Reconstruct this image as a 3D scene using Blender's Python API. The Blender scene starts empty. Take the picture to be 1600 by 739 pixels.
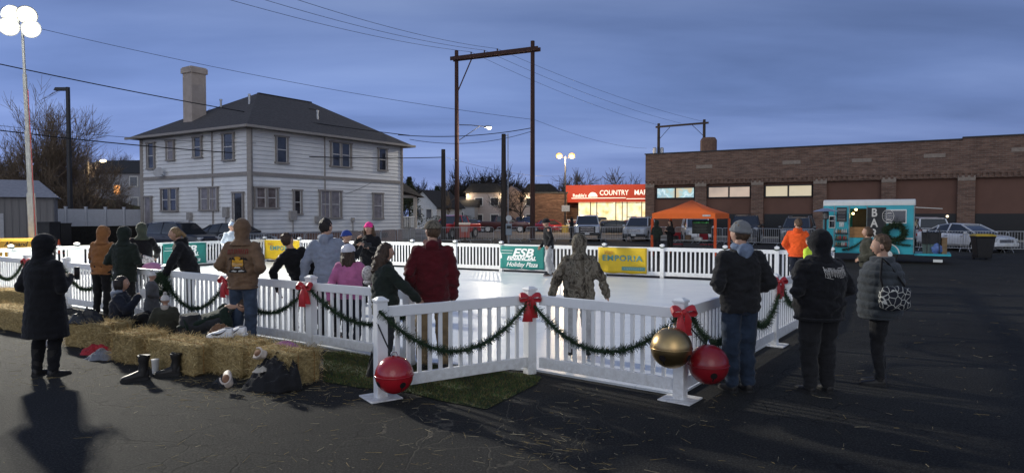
import bpy, bmesh, math, random
from mathutils import Vector, Matrix, noise
from mathutils.bvhtree import BVHTree
R = math.radians
V = Vector
random.seed(7)
scene = bpy.context.scene
COL = scene.collection

# ------------------------------------------------------------------ camera geometry
F, CX, CY, CH = 1040.0, 800.0, 369.5, 1.85
PITCH = math.atan(31.5 / F)
def ray(px, py):
    x = (px - CX) / F; y = (CY - py) / F
    c, s = math.cos(PITCH), math.sin(PITCH)
    return V((x, c + y * s, y * c - s))
def at(px, py, Y):
    d = ray(px, py); return V((d.x / d.y * Y, Y, CH + d.z / d.y * Y))
def gnd(px, py, z=0.0):
    d = ray(px, py); t = (z - CH) / d.z; return V((d.x * t, d.y * t, z))
def xat(px, Y, py=360):
    return at(px, py, Y).x

# ------------------------------------------------------------------ mesh builder
class MB:
    def __init__(s): s.v = []; s.f = []; s.m = []; s.mi = 0
    def add(s, vs, fs, mi=None):
        o = len(s.v); s.v.extend([tuple(p) for p in vs])
        for f in fs: s.f.append(tuple(i + o for i in f)); s.m.append(s.mi if mi is None else mi)
        return s
    def box(s, c, d, rz=0.0, mat=None, mi=None, taper=1.0):
        x, y, z = d[0] / 2, d[1] / 2, d[2] / 2
        P = [(-x, -y, -z), (x, -y, -z), (x, y, -z), (-x, y, -z), (-x * taper, -y * taper, z), (x * taper, -y * taper, z), (x * taper, y * taper, z), (-x * taper, y * taper, z)]
        T = mat if mat is not None else Matrix.Rotation(rz, 4, 'Z')
        c = V(c); P = [T.to_3x3() @ V(p) + c for p in P]
        return s.add(P, [(0, 3, 2, 1), (4, 5, 6, 7), (0, 1, 5, 4), (1, 2, 6, 5), (2, 3, 7, 6), (3, 0, 4, 7)], mi)
    def bar(s, a, b, w, h, mi=None):
        a, b = V(a), V(b); d = (b - a); L = d.length; d.normalize()
        up = V((0, 0, 1)) if abs(d.z) < .95 else V((0, 1, 0))
        r = d.cross(up).normalized(); u = r.cross(d)
        P = []
        for q in (a, b):
            for sx, sz in ((-1, -1), (1, -1), (1, 1), (-1, 1)): P.append(q + r * (sx * w / 2) + u * (sz * h / 2))
        return s.add(P, [(0, 1, 2, 3), (7, 6, 5, 4), (0, 4, 5, 1), (1, 5, 6, 2), (2, 6, 7, 3), (3, 7, 4, 0)], mi)
    def tube(s, pts, rad, n=8, cap=True, mi=None, flat=None, closed=False):
        pts = [V(p) for p in pts]; k = len(pts)
        if not hasattr(rad, '__len__'): rad = [rad] * k
        vs = []; prev = None
        for i, p in enumerate(pts):
            if closed: d = pts[(i + 1) % k] - pts[i - 1]
            else: d = pts[min(i + 1, k - 1)] - pts[max(i - 1, 0)]
            if d.length < 1e-9: d = V((0, 0, 1))
            d.normalize()
            if prev is None:
                ref = V((0, 0, 1)) if abs(d.z) < .9 else V((1, 0, 0))
                a = d.cross(ref).normalized()
            else:
                a = (prev - d * prev.dot(d))
                a = a.normalized() if a.length > 1e-6 else d.orthogonal().normalized()
            prev = a; b = d.cross(a); r = rad[i]
            ra, rb = (r, r) if not hasattr(r, '__len__') else r
            for j in range(n):
                t = 2 * math.pi * j / n
                vs.append(p + a * (math.cos(t) * ra) + b * (math.sin(t) * rb))
        fs = []
        for i in range(k if closed else k - 1):
            i2 = (i + 1) % k
            for j in range(n):
                j2 = (j + 1) % n
                fs.append((i * n + j, i * n + j2, i2 * n + j2, i2 * n + j))
        if cap and not closed:
            fs.append(tuple(reversed(range(n)))); fs.append(tuple((k - 1) * n + j for j in range(n)))
        return s.add(vs, fs, mi)
    def ell(s, c, r, mat=None, nu=16, nv=10, mi=None, fn=None):
        c = V(c); r = r if hasattr(r, '__len__') else (r, r, r)
        T = mat.to_3x3() if mat is not None else Matrix.Identity(3)
        vs = []; fs = []
        def q(u, w):
            p = V((math.cos(u) * math.sin(w), math.sin(u) * math.sin(w), math.cos(w)))
            if fn: p = fn(p)
            return c + T @ V((p.x * r[0], p.y * r[1], p.z * r[2]))
        vs.append(q(0, 0))
        for i in range(1, nv):
            for j in range(nu): vs.append(q(2 * math.pi * j / nu, math.pi * i / nv))
        vs.append(q(0, math.pi)); e = len(vs) - 1
        for j in range(nu):
            j2 = (j + 1) % nu
            fs.append((0, 1 + j, 1 + j2)); b = 1 + (nv - 2) * nu; fs.append((e, b + j2, b + j))
            for i in range(nv - 2):
                a0 = 1 + i * nu; fs.append((a0 + j, a0 + nu + j, a0 + nu + j2, a0 + j2))
        return s.add(vs, fs, mi)
    def lathe(s, prof, c=(0, 0, 0), n=24, mat=None, mi=None):
        c = V(c); T = mat.to_3x3() if mat is not None else Matrix.Identity(3)
        vs = []; fs = []; k = len(prof)
        for r, z in prof:
            for j in range(n):
                t = 2 * math.pi * j / n; vs.append(c + T @ V((r * math.cos(t), r * math.sin(t), z)))
        for i in range(k - 1):
            for j in range(n):
                j2 = (j + 1) % n; fs.append((i * n + j, i * n + j2, (i + 1) * n + j2, (i + 1) * n + j))
        fs.append(tuple(reversed(range(n)))); fs.append(tuple((k - 1) * n + j for j in range(n)))
        return s.add(vs, fs, mi)
    def prism(s, poly, a, b, mat=None, mi=None):
        # polygon in local (x,z), extruded along y from a to b
        T = mat if mat is not None else Matrix.Identity(4); n = len(poly)
        vs = [T @ V((p[0], a, p[1])) for p in poly] + [T @ V((p[0], b, p[1])) for p in poly]
        fs = [tuple(range(n)), tuple(reversed(range(n, 2 * n)))]
        for i in range(n): j = (i + 1) % n; fs.append((i, i + n, j + n, j))
        return s.add(vs, fs, mi)
    def quad(s, a, b, c, d, mi=None): return s.add([a, b, c, d], [(0, 1, 2, 3)], mi)
    def loft(s, rings, cap=True, mi=None):
        n = len(rings[0]); vs = [p for r in rings for p in r]; fs = []
        for i in range(len(rings) - 1):
            for j in range(n):
                j2 = (j + 1) % n; fs.append((i * n + j, i * n + j2, (i + 1) * n + j2, (i + 1) * n + j))
        if cap: fs.append(tuple(reversed(range(n)))); fs.append(tuple((len(rings) - 1) * n + j for j in range(n)))
        return s.add(vs, fs, mi)
    def mesh(s, name):
        me = bpy.data.meshes.new(name); me.from_pydata(s.v, [], s.f); me.validate(); return me
    def build(s, name, mats, parent=None, smooth=False, loc=None, fix=True, bevel=0):
        me = bpy.data.meshes.new(name); me.from_pydata(s.v, [], s.f)
        mats = mats if isinstance(mats, (list, tuple)) else [mats]
        for m in mats: me.materials.append(m)
        if len(mats) > 1: me.polygons.foreach_set('material_index', s.m)
        if fix:
            bm = bmesh.new(); bm.from_mesh(me); bmesh.ops.recalc_face_normals(bm, faces=bm.faces[:]); bm.to_mesh(me); bm.free()
        o = link(name, me, parent, loc)
        if smooth: shade(me, smooth)
        if bevel:
            b = o.modifiers.new('bevel', 'BEVEL'); b.width = bevel; b.segments = 2; b.limit_method = 'ANGLE'
        return o
def shade(me, ang=True):
    me.polygons.foreach_set('use_smooth', [True] * len(me.polygons))
    if ang is not True:
        me.set_sharp_from_angle(angle=R(ang))
def link(name, me, parent=None, loc=None):
    o = bpy.data.objects.new(name, me); COL.objects.link(o)
    if parent: o.parent = parent
    if loc is not None: o.location = loc
    return o
def tag(o, label=None, cat=None, group=None, kind=None):
    if label: o['label'] = label
    if cat: o['category'] = cat
    if group: o['group'] = group
    if kind: o['kind'] = kind
    return o
def thing(name, label, cat, loc=(0, 0, 0), rz=0.0, group=None):
    o = bpy.data.objects.new(name, None); COL.objects.link(o); o.empty_display_size = .1
    o.location = loc; o.rotation_euler = (0, 0, rz)
    return tag(o, label, cat, group)
def copy_tree(o, parent=None):
    c = o.copy(); COL.objects.link(c)
    if parent: c.parent = parent
    for ch in list(o.children): copy_tree(ch, c)
    return c
def dup(o, loc, rz=None, label=None, group=None, scale=None):
    c = copy_tree(o); c.location = loc
    if rz is not None: c.rotation_euler = (0, 0, rz)
    if label: c['label'] = label
    if group: c['group'] = group
    if scale: c.scale = (scale,) * 3 if not hasattr(scale, '__len__') else scale
    return c
DG = None
def evaluated(o):
    dg = bpy.context.evaluated_depsgraph_get(); dg.update()
    return bpy.data.meshes.new_from_object(o.evaluated_get(dg))
def text_mesh(body, size, depth=.004, shear=0.0, bold=0.0, align='CENTER', sx=1.0, spacing=1.0):
    c = bpy.data.curves.new('lettering', 'FONT'); c.body = body; c.size = size; c.extrude = depth
    c.shear = shear; c.offset = bold; c.align_x = align; c.align_y = 'CENTER'; c.space_character = spacing; c.resolution_u = 3
    o = bpy.data.objects.new('lettering', c); COL.objects.link(o)
    me = evaluated(o); bpy.data.objects.remove(o); bpy.data.curves.remove(c)
    for v in me.vertices:        # lie in local xz plane, facing -y
        x, y, z = v.co; v.co = (x * sx, -z, y)
    me.name = 'lettering'; return me
def text(body, size, m, parent, loc, rz=0.0, name='lettering', **k):
    me = text_mesh(body, size, **k); me.materials.clear(); me.materials.append(m)
    o = link(name, me, parent, loc); o.rotation_euler = (0, 0, rz); return o
def remesh(mb, vox, it=4, fac=.5):
    me = mb.mesh('tmp'); 
    bm = bmesh.new(); bm.from_mesh(me); bmesh.ops.recalc_face_normals(bm, faces=bm.faces[:]); bm.to_mesh(me); bm.free()
    o = bpy.data.objects.new('tmp', me); COL.objects.link(o)
    r = o.modifiers.new('r', 'REMESH'); r.mode = 'VOXEL'; r.voxel_size = vox; r.use_smooth_shade = True
    if it:
        sm = o.modifiers.new('s', 'SMOOTH'); sm.factor = fac; sm.iterations = it
    out = evaluated(o); bpy.data.objects.remove(o); bpy.data.meshes.remove(me)
    return out
def catenary(a, b, sag, n=16):
    a, b = V(a), V(b)
    return [a.lerp(b, i / n) - V((0, 0, sag * 4 * (i / n) * (1 - i / n))) for i in range(n + 1)]

# ------------------------------------------------------------------ materials
MC = {}
def nt(name):
    m = bpy.data.materials.new(name); m.use_nodes = True
    t = m.node_tree; return m, t, t.nodes, t.links, t.nodes['Principled BSDF']
def rgba(c): return (c[0], c[1], c[2], 1)
def M(name, col, rough=.7, metal=0.0, var=.18, vs=6.0, bump=0.0, bs=40.0, spec=.4, emit=None, estr=0.0, coat=0.0, sheen=0.0, stretch=(1, 1, 1), alpha=None):
    if name in MC: return MC[name]
    m, t, N, L, P = nt(name)
    P.inputs['Roughness'].default_value = rough; P.inputs['Metallic'].default_value = metal
    P.inputs['Specular IOR Level'].default_value = spec
    P.inputs['Coat Weight'].default_value = coat
    P.inputs['Sheen Weight'].default_value = sheen
    g = N.new('ShaderNodeNewGeometry'); mp = N.new('ShaderNodeMapping'); mp.inputs['Scale'].default_value = stretch
    L.new(g.outputs['Position'], mp.inputs['Vector'])
    n = N.new('ShaderNodeTexNoise'); n.inputs['Scale'].default_value = vs; n.inputs['Detail'].default_value = 5; n.inputs['Roughness'].default_value = .6
    L.new(mp.outputs[0], n.inputs['Vector'])
    cr = N.new('ShaderNodeValToRGB'); e = cr.color_ramp.elements
    e[0].position = .3; e[1].position = .72
    e[0].color = rgba([max(0, c * (1 - var)) for c in col]); e[1].color = rgba([min(1, c * (1 + var)) for c in col])
    L.new(n.outputs['Fac'], cr.inputs['Fac']); L.new(cr.outputs[0], P.inputs['Base Color'])
    if bump:
        n2 = N.new('ShaderNodeTexNoise'); n2.inputs['Scale'].default_value = bs; n2.inputs['Detail'].default_value = 4
        L.new(mp.outputs[0], n2.inputs['Vector'])
        b = N.new('ShaderNodeBump'); b.inputs['Strength'].default_value = bump; b.inputs['Distance'].default_value = .02
        L.new(n2.outputs['Fac'], b.inputs['Height']); L.new(b.outputs[0], P.inputs['Normal'])
    if emit is not None:
        P.inputs['Emission Color'].default_value = rgba(emit); P.inputs['Emission Strength'].default_value = estr
    MC[name] = m; return m
def cloth(name, col, rough=.92, var=.22, vs=7, bump=.35):
    return M('cloth_' + name, col, rough=rough, var=var, vs=vs, bump=bump, bs=55, spec=.15, sheen=.12)
def glow(name, col, s):
    return M(name, (.01, .01, .01), emit=col, estr=s, var=0)
def brick_mat(name, u, c1, c2, mortar, sx=.22, sz=.075, rough=.9, mott=.5):
    if name in MC: return MC[name]
    m, t, N, L, P = nt(name); P.inputs['Roughness'].default_value = rough; P.inputs['Specular IOR Level'].default_value = .2
    g = N.new('ShaderNodeNewGeometry'); d = N.new('ShaderNodeVectorMath'); d.operation = 'DOT_PRODUCT'; d.inputs[1].default_value = (u[0], u[1], 0)
    L.new(g.outputs['Position'], d.inputs[0]); sep = N.new('ShaderNodeSeparateXYZ'); L.new(g.outputs['Position'], sep.inputs[0])
    cb = N.new('ShaderNodeCombineXYZ'); L.new(d.outputs['Value'], cb.inputs['X']); L.new(sep.outputs['Z'], cb.inputs['Y'])
    b = N.new('ShaderNodeTexBrick'); b.inputs['Scale'].default_value = 1; b.inputs['Brick Width'].default_value = sx; b.inputs['Row Height'].default_value = sz
    b.inputs['Mortar Size'].default_value = sz * .1; b.inputs['Color1'].default_value = rgba(c1); b.inputs['Color2'].default_value = rgba(c2); b.inputs['Mortar'].default_value = rgba(mortar)
    L.new(cb.outputs[0], b.inputs['Vector'])
    mp = N.new('ShaderNodeMapping'); mp.inputs['Scale'].default_value = (.9, 4.5, 1); L.new(cb.outputs[0], mp.inputs['Vector'])
    n = N.new('ShaderNodeTexNoise'); n.inputs['Scale'].default_value = 1.1; n.inputs['Detail'].default_value = 6; n.inputs['Roughness'].default_value = .75; L.new(mp.outputs[0], n.inputs['Vector'])
    cr = N.new('ShaderNodeValToRGB'); cr.color_ramp.elements[0].position = .38; cr.color_ramp.elements[1].position = .66
    lo, hi = 1 - mott, 1 + mott
    cr.color_ramp.elements[0].color = (lo, lo, lo, 1); cr.color_ramp.elements[1].color = (hi, hi, hi, 1); L.new(n.outputs['Fac'], cr.inputs['Fac'])
    mx = N.new('ShaderNodeMix'); mx.data_type = 'RGBA'; mx.blend_type = 'MULTIPLY'; mx.inputs['Factor'].default_value = 1
    L.new(b.outputs['Color'], mx.inputs[6]); L.new(cr.outputs[0], mx.inputs[7]); L.new(mx.outputs[2], P.inputs['Base Color'])
    MC[name] = m; return m

def vinyl():
    # white vinyl, scuffed, with splashed dirt along the foot and faint vertical runs
    m, t, N, L, P = nt('white_vinyl'); P.inputs['Roughness'].default_value = .4
    g = N.new('ShaderNodeNewGeometry'); sp = N.new('ShaderNodeSeparateXYZ'); L.new(g.outputs['Position'], sp.inputs[0])
    zr = N.new('ShaderNodeMapRange'); zr.inputs['From Min'].default_value = .34; zr.inputs['From Max'].default_value = .02; L.new(sp.outputs['Z'], zr.inputs[0])
    def nz(sc, st):
        mp = N.new('ShaderNodeMapping'); mp.inputs['Scale'].default_value = st; L.new(g.outputs['Position'], mp.inputs[0]); n = N.new('ShaderNodeTexNoise'); n.inputs['Scale'].default_value = sc; n.inputs['Detail'].default_value = 6; n.inputs['Roughness'].default_value = .7; L.new(mp.outputs[0], n.inputs['Vector']); return n.outputs['Fac']
    def rp(f, a, b):
        r = N.new('ShaderNodeMapRange'); r.inputs['From Min'].default_value = a; r.inputs['From Max'].default_value = b; L.new(f, r.inputs[0]); return r.outputs[0]
    def mt(op, a, b):
        n = N.new('ShaderNodeMath'); n.operation = op
        for i, q in enumerate((a, b)):
            if isinstance(q, (int, float)): n.inputs[i].default_value = q
            else: L.new(q, n.inputs[i])
        return n.outputs[0]
    dirt = mt('MULTIPLY', mt('MULTIPLY', zr.outputs[0], rp(nz(14, (1, 1, 1)), .38, .62)), .5)
    runs = mt('MULTIPLY', rp(nz(16, (1, 1, .09)), .55, .78), .10); scuff = mt('MULTIPLY', rp(nz(5, (1, 1, 1)), .6, .74), .12)
    f = mt('MAXIMUM', dirt, mt('MAXIMUM', runs, scuff))
    x = N.new('ShaderNodeMix'); x.data_type = 'RGBA'; x.inputs[6].default_value = (.8, .81, .82, 1); x.inputs[7].default_value = (.33, .30, .26, 1); L.new(f, x.inputs[0]); L.new(x.outputs[2], P.inputs['Base Color'])
    MC['white_vinyl'] = m; return m
white_vinyl = vinyl()
steel = M('galvanised_steel', (.42, .43, .45), rough=.45, metal=.7, var=.15)
dark_steel = M('dark_steel', (.035, .035, .038), rough=.5, metal=.3)
black_plastic = M('black_plastic', (.018, .018, .02), rough=.45)
rubber = M('tyre_rubber', (.02, .02, .021), rough=.85)
glass_dark = M('dark_glass', (.02, .024, .03), rough=.06, spec=.9, var=.1)
chrome = M('chrome', (.6, .6, .62), rough=.18, metal=1)
FLOOD_W = 4500
alu = M('aluminium', (.55, .56, .58), rough=.35, metal=.8)
wood_pole = M('weathered_pole_wood', (.075, .05, .04), rough=.95, var=.4, vs=5, stretch=(3, 3, .3), bump=.4, bs=20)
rust_pole = M('rust_brown_pole', (.06, .029, .024), rough=.9, var=.35, vs=4, stretch=(3, 3, .3), bump=.3, bs=20)
wire_mat = M('black_wire', (.012, .012, .014), rough=.6)
needle = M('pine_needles', (.018, .04, .018), rough=.8, var=.6, vs=40)
ribbon = M('red_ribbon', (.42, .012, .02), rough=.45, var=.2, vs=10, sheen=.3)
# ------------------------------------------------------------------ camera, world, sun
cam = bpy.data.cameras.new('camera'); cam.sensor_width = 36; cam.lens = 36 * F / 1600; cam.clip_end = 3000; cam.clip_start = .05
cob = bpy.data.objects.new('camera', cam); COL.objects.link(cob); cob.location = (0, 0, CH); cob.rotation_euler = (R(90) - PITCH, 0, 0)
scene.camera = cob
scene.view_settings.view_transform = 'Standard'; scene.view_settings.look = 'None'; scene.view_settings.gamma = 1; scene.view_settings.use_curve_mapping = False
scene.view_settings.exposure = 0.38

SUN_EL, SUN_ROT = R(4), R(180)
w = bpy.data.worlds.new('World'); scene.world = w; w.use_nodes = True
T = w.node_tree; N = T.nodes; L = T.links; N.clear()
out = N.new('ShaderNodeOutputWorld'); bg = N.new('ShaderNodeBackground'); L.new(bg.outputs[0], out.inputs[0]); bg.inputs['Strength'].default_value = .1
tc = N.new('ShaderNodeTexCoord'); sep = N.new('ShaderNodeSeparateXYZ'); L.new(tc.outputs['Generated'], sep.inputs[0])
sky = N.new('ShaderNodeTexSky'); sky.sky_type = 'NISHITA'; sky.sun_disc = False; sky.sun_elevation = SUN_EL; sky.sun_rotation = SUN_ROT
sky.air_density = 1.0; sky.dust_density = 1.0; sky.ozone_density = 3.0
def math_node(op, a=None, b=None, clamp=False):
    n = N.new('ShaderNodeMath'); n.operation = op; n.use_clamp = clamp
    for i, q in enumerate((a, b)):
        if q is None: continue
        if isinstance(q, (int, float)): n.inputs[i].default_value = q
        else: L.new(q, n.inputs[i])
    return n.outputs[0]
def ramp(fac, stops):
    n = N.new('ShaderNodeValToRGB'); L.new(fac, n.inputs[0]); e = n.color_ramp.elements
    while len(e) < len(stops): e.new(.5)
    for k, (p, c) in zip(e, stops): k.position = p; k.color = (c[0], c[1], c[2], 1)
    return n.outputs[0]
def mixc(f, a, b, mode='MIX'):
    n = N.new('ShaderNodeMix'); n.data_type = 'RGBA'; n.blend_type = mode
    for i, q in ((0, f), (6, a), (7, b)):
        if isinstance(q, (int, float)): n.inputs[i].default_value = q
        elif isinstance(q, tuple): n.inputs[i].default_value = (*q, 1)
        else: L.new(q, n.inputs[i])
    return n.outputs[2]
# cloud deck: dusk blue, a little paler low down, streaked by stretched noise on a flat cloud plane
den = math_node('ADD', math_node('ABSOLUTE', sep.outputs['Z']), .12)
cx = math_node('DIVIDE', sep.outputs['X'], den); cy = math_node('DIVIDE', sep.outputs['Y'], den)
cb = N.new('ShaderNodeCombineXYZ'); L.new(cx, cb.inputs[0]); L.new(cy, cb.inputs[1])
mp = N.new('ShaderNodeMapping'); mp.inputs['Scale'].default_value = (.34, .8, 1); mp.inputs['Rotation'].default_value = (0, 0, R(-14)); mp.inputs['Location'].default_value = (3.1, .4, 0); L.new(cb.outputs[0], mp.inputs[0])
n1 = N.new('ShaderNodeTexNoise'); n1.inputs['Scale'].default_value = 1.35; n1.inputs['Detail'].default_value = 7; n1.inputs['Roughness'].default_value = .5; n1.inputs['Distortion'].default_value = .25; L.new(mp.outputs[0], n1.inputs['Vector'])
elev = ramp(sep.outputs['Z'], [(0.0, (1.75, 2.35, 4.9)), (.06, (1.7, 2.35, 5.0)), (.18, (1.6, 2.3, 4.8)), (.34, (1.15, 1.6, 3.15)), (.7, (1.0, 1.38, 2.6))])
cl = ramp(n1.outputs['Fac'], [(.30, (.62, .65, .70)), (.44, (.85, .87, .90)), (.56, (1.06, 1.05, 1.03)), (.70, (1.32, 1.27, 1.16))])
deck = mixc(1.0, elev, cl, 'MULTIPLY')

lf = N.new('ShaderNodeMapRange'); lf.inputs['From Min'].default_value = -.75; lf.inputs['From Max'].default_value = .75; lf.inputs['To Min'].default_value = 1.25; lf.inputs['To Max'].default_value = .82; L.new(sep.outputs['X'], lf.inputs[0])
deck = mixc(1.0, deck, lf.outputs[0], 'MULTIPLY')
# the western half of the sky, behind the photographer, still holds the light of the set sun
wf = N.new('ShaderNodeMapRange'); wf.interpolation_type = 'SMOOTHSTEP'; wf.inputs['From Min'].default_value = .25; wf.inputs['From Max'].default_value = -.8; wf.inputs['To Min'].default_value = 0; wf.inputs['To Max'].default_value = 1; L.new(sep.outputs['Y'], wf.inputs[0])
west = mixc(1.0, deck, (3.5, 2.85, 1.75), 'MULTIPLY')
deck = mixc(wf.outputs[0], deck, west)
total = mixc(.12, deck, sky.outputs[0])
L.new(total, bg.inputs['Color'])

sun = bpy.data.lights.new('sun', 'SUN'); sun.energy = .22; sun.angle = R(35); sun.color = (1.0, .93, .86)
so = bpy.data.objects.new('sun', sun); COL.objects.link(so); so.rotation_euler = (R(90 - 22), 0, 0)   # shines towards +y from low in the west

# ------------------------------------------------------------------ ground
def ground_material():
    m, t, N, L, P = nt('old_asphalt')
    g = N.new('ShaderNodeNewGeometry'); pos = g.outputs['Position']
    def noise_(s, d=5, r=.6, v=None):
        n = N.new('ShaderNodeTexNoise'); n.inputs['Scale'].default_value = s; n.inputs['Detail'].default_value = d; n.inputs['Roughness'].default_value = r; L.new(v or pos, n.inputs['Vector']); return n.outputs['Fac']
    def rmp(f, stops):
        n = N.new('ShaderNodeValToRGB'); L.new(f, n.inputs[0]); e = n.color_ramp.elements
        while len(e) < len(stops): e.new(.5)
        for k, (p, c) in zip(e, stops): k.position = p; k.color = (c, c, c, 1) if not hasattr(c, '__len__') else (*c, 1)
        return n.outputs[0]
    def mx(f, a, b, mode='MIX'):
        n = N.new('ShaderNodeMix'); n.data_type = 'RGBA'; n.blend_type = mode
        for i, q in ((0, f), (6, a), (7, b)):
            if isinstance(q, (int, float)): n.inputs[i].default_value = q
            elif isinstance(q, tuple): n.inputs[i].default_value = (*q, 1)
            else: L.new(q, n.inputs[i])
        return n.outputs[2]
    def mt(op, a, b):
        n = N.new('ShaderNodeMath'); n.operation = op
        for i, q in ((0, a), (1, b)):
            if isinstance(q, (int, float)): n.inputs[i].default_value = q
            else: L.new(q, n.inputs[i])
        if op == 'MULTIPLY_ADD': n.inputs[2].default_value = 0
        return n.outputs[0]
    base = rmp(noise_(.35, 4), [(.3, (.027, .027, .027)), (.7, (.049, .048, .045))])
    fine = rmp(noise_(55, 3, .7), [(.3, .45), (.52, .95), (.72, 2.3)])
    col = mx(1.0, base, fine, 'MULTIPLY')
    # distorted cracks: wide cells everywhere, fine alligator cracking in patches
    nd = N.new('ShaderNodeTexNoise'); nd.inputs['Scale'].default_value = 2.2; nd.inputs['Detail'].default_value = 4; L.new(pos, nd.inputs['Vector'])
    ad = N.new('ShaderNodeVectorMath'); ad.operation = 'MULTIPLY_ADD'; ad.inputs[1].default_value = (.45, .45, .45); L.new(nd.outputs['Color'], ad.inputs[0]); L.new(pos, ad.inputs[2])
    def crack(s, w):
        v = N.new('ShaderNodeTexVoronoi'); v.feature = 'DISTANCE_TO_EDGE'; v.inputs['Scale'].default_value = s; L.new(ad.outputs[0], v.inputs['Vector'])
        return rmp(v.outputs['Distance'], [(0, 1.0), (w, 0.0)])
    c1 = crack(.7, .012); c2 = crack(2.1, .028); c3 = crack(5.5, .05)
    patch = rmp(noise_(.5, 3), [(.5, 0.0), (.6, 1.0)]); patch2 = rmp(noise_(.8, 3), [(.52, 0.0), (.64, 1.0)])
    allc = mt('MAXIMUM', mt('MULTIPLY', mt('MULTIPLY', c1, patch), .8), mt('MAXIMUM', mt('MULTIPLY', c2, patch), mt('MULTIPLY', mt('MULTIPLY', c3, patch2), .6)))
    dn_ = N.new('ShaderNodeVectorMath'); dn_.operation = 'DISTANCE'; L.new(pos, dn_.inputs[0]); wp_ = gnd(745, 668); dn_.inputs[1].default_value = (wp_.x, wp_.y, 0)
    worn = rmp(mt('MULTIPLY_ADD', dn_.outputs['Value'], .45), [(.35, 1.0), (.75, 0.0)])
    c4 = mt('MULTIPLY', crack(1.9, .022), worn)
    allc = mt('MAXIMUM', allc, c4)
    dust = rmp(noise_(1.4, 4), [(.55, 0.0), (.75, 1.0)])
    ccol = mx(dust, (.012, .012, .012), (.13, .12, .10))
    ccol = mx(c4, ccol, (.15, .135, .11))
    col = mx(mt('MULTIPLY', allc, .85), col, ccol)
    L.new(col, P.inputs['Base Color'])
    P.inputs['Roughness'].default_value = .82; P.inputs['Specular IOR Level'].default_value = .12
    h = mt('SUBTRACT', noise_(75, 4, .75), mt('MULTIPLY', allc, .45))
    b = N.new('ShaderNodeBump'); b.inputs['Strength'].default_value = .9; b.inputs['Distance'].default_value = .03; L.new(h, b.inputs['Height']); L.new(b.outputs[0], P.inputs['Normal'])
    return m
def struct(o): return tag(o, kind='structure')
def sheet(name, pts, z, m, kind='structure'):
    b = MB(); b.add([(p[0], p[1], z) for p in pts], [tuple(range(len(pts)))])
    o = b.build(name, m, fix=False)
    if o.data.polygons[0].normal.z < 0: o.data.flip_normals()
    return tag(o, kind=kind)
asphalt = ground_material()
sheet('ground', [(-900, -120), (900, -120), (900, 1500), (-900, 1500)], 0, asphalt)
U = V((.87, -.49, 0)).normalized()       # runs along the street, the brick block and the far side of the rink
W = V((.49, .87, 0)).normalized()        # away from the rink
street_mat = M('worn_street', (.13, .12, .115), rough=.85, var=.22, vs=.6, bump=.3, bs=40)
lot_mat = M('concrete_lot', (.10, .095, .092), rough=.9, var=.25, vs=.4, bump=.3, bs=40)
lawn_mat = M('winter_lawn', (.055, .052, .025), rough=1, var=.5, vs=2.5, bump=.8, bs=30)
conc = M('concrete', (.3, .29, .27), rough=.9, var=.2, vs=3, bump=.2)
yellow_paint = M('yellow_road_paint', (.5, .32, .05), rough=.8, var=.3, vs=4)
C0 = V((9.9, 51.5, 0))
def uw(a, b, z=0): p = C0 + U * a + W * b; return V((p.x, p.y, z))
sheet('street', [uw(-90, 10), uw(-3, 10), uw(-3, 26), uw(-90, 26)], .004, street_mat)
sheet('market_car_park', [uw(-16, 26.2), uw(-1, 26.2), uw(60, 60), uw(-16, 60)], .004, lot_mat)
sheet('parking_strip', [uw(-24, -1.2), uw(34, -1.2), uw(34, 9.9), uw(-24, 9.9)], .004, lot_mat)
sheet('street_line', [uw(-60, 17.6), uw(-4, 17.6), uw(-4, 17.85), uw(-60, 17.85)], .008, yellow_paint)
sheet('lawn', [(-60, 30.5), (-21, 30.5), (-19, 38.2), (-16, 37.2), (-5.8, 52), (-14, 60), (-60, 66)], .012, lawn_mat)
kb = MB(); kb.bar(uw(-60, 26.3, .06), uw(-16, 26.3, .06), .16, .13); struct(kb.build('kerb', conc))
sheet('far_lawn', [uw(-90, 27), uw(-16.2, 27), uw(-16.2, 60), uw(-90, 60)], .02, lawn_mat)
# rising ground far left, with the dark timbered bank under the white fence
hb = MB(); hv = []; hf = []
nx, ny = 30, 16
for j in range(ny + 1):
    for i in range(nx + 1):
        x = -120 + i * 3.25; y = 62 + j * 8
        e = max(0, min(1, (-x - 24) / 26)) * max(0, min(1, (y - 62) / 30))
        hv.append((x, y, -.3 + 6.0 * e * e * (3 - 2 * e) + .4 * e * noise.noise((x * .07, y * .07, 0))))
for j in range(ny):
    for i in range(nx): a = j * (nx + 1) + i; hf.append((a, a + 1, a + nx + 2, a + nx + 1))
hb.add(hv, hf); struct(hb.build('hill', lawn_mat, smooth=True))

# ------------------------------------------------------------------ rink floor and mats
E_ = V((4.85, 11.03)); C_ = V((1.70, 6.68)); B_ = V((.21, 7.79)); A_ = V((-1.34, 6.75))
PE = V((-1.28, 8.23)); Ld = V((-.83, .557)).normalized(); F_ = V((-2.80, 9.25))
P1121 = V((6.03, 18.8)); Fd = V((-.891, .453)).normalized(); K_ = P1121 + Fd * 18.0; R_ = P1121 - Fd * 2.72
LE = V((-15.4, 17.7))
ice, t_, N_, L_, P_ = nt('rink_panels')
g_ = N_.new('ShaderNodeNewGeometry'); n_ = N_.new('ShaderNodeTexNoise'); n_.inputs['Scale'].default_value = .9; n_.inputs['Detail'].default_value = 8; n_.inputs['Roughness'].default_value = .65
mp_ = N_.new('ShaderNodeMapping'); mp_.inputs['Scale'].default_value = (1, 1.6, 1); mp_.inputs['Rotation'].default_value = (0, 0, R(27)); L_.new(g_.outputs['Position'], mp_.inputs[0]); L_.new(mp_.outputs[0], n_.inputs['Vector'])
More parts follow.
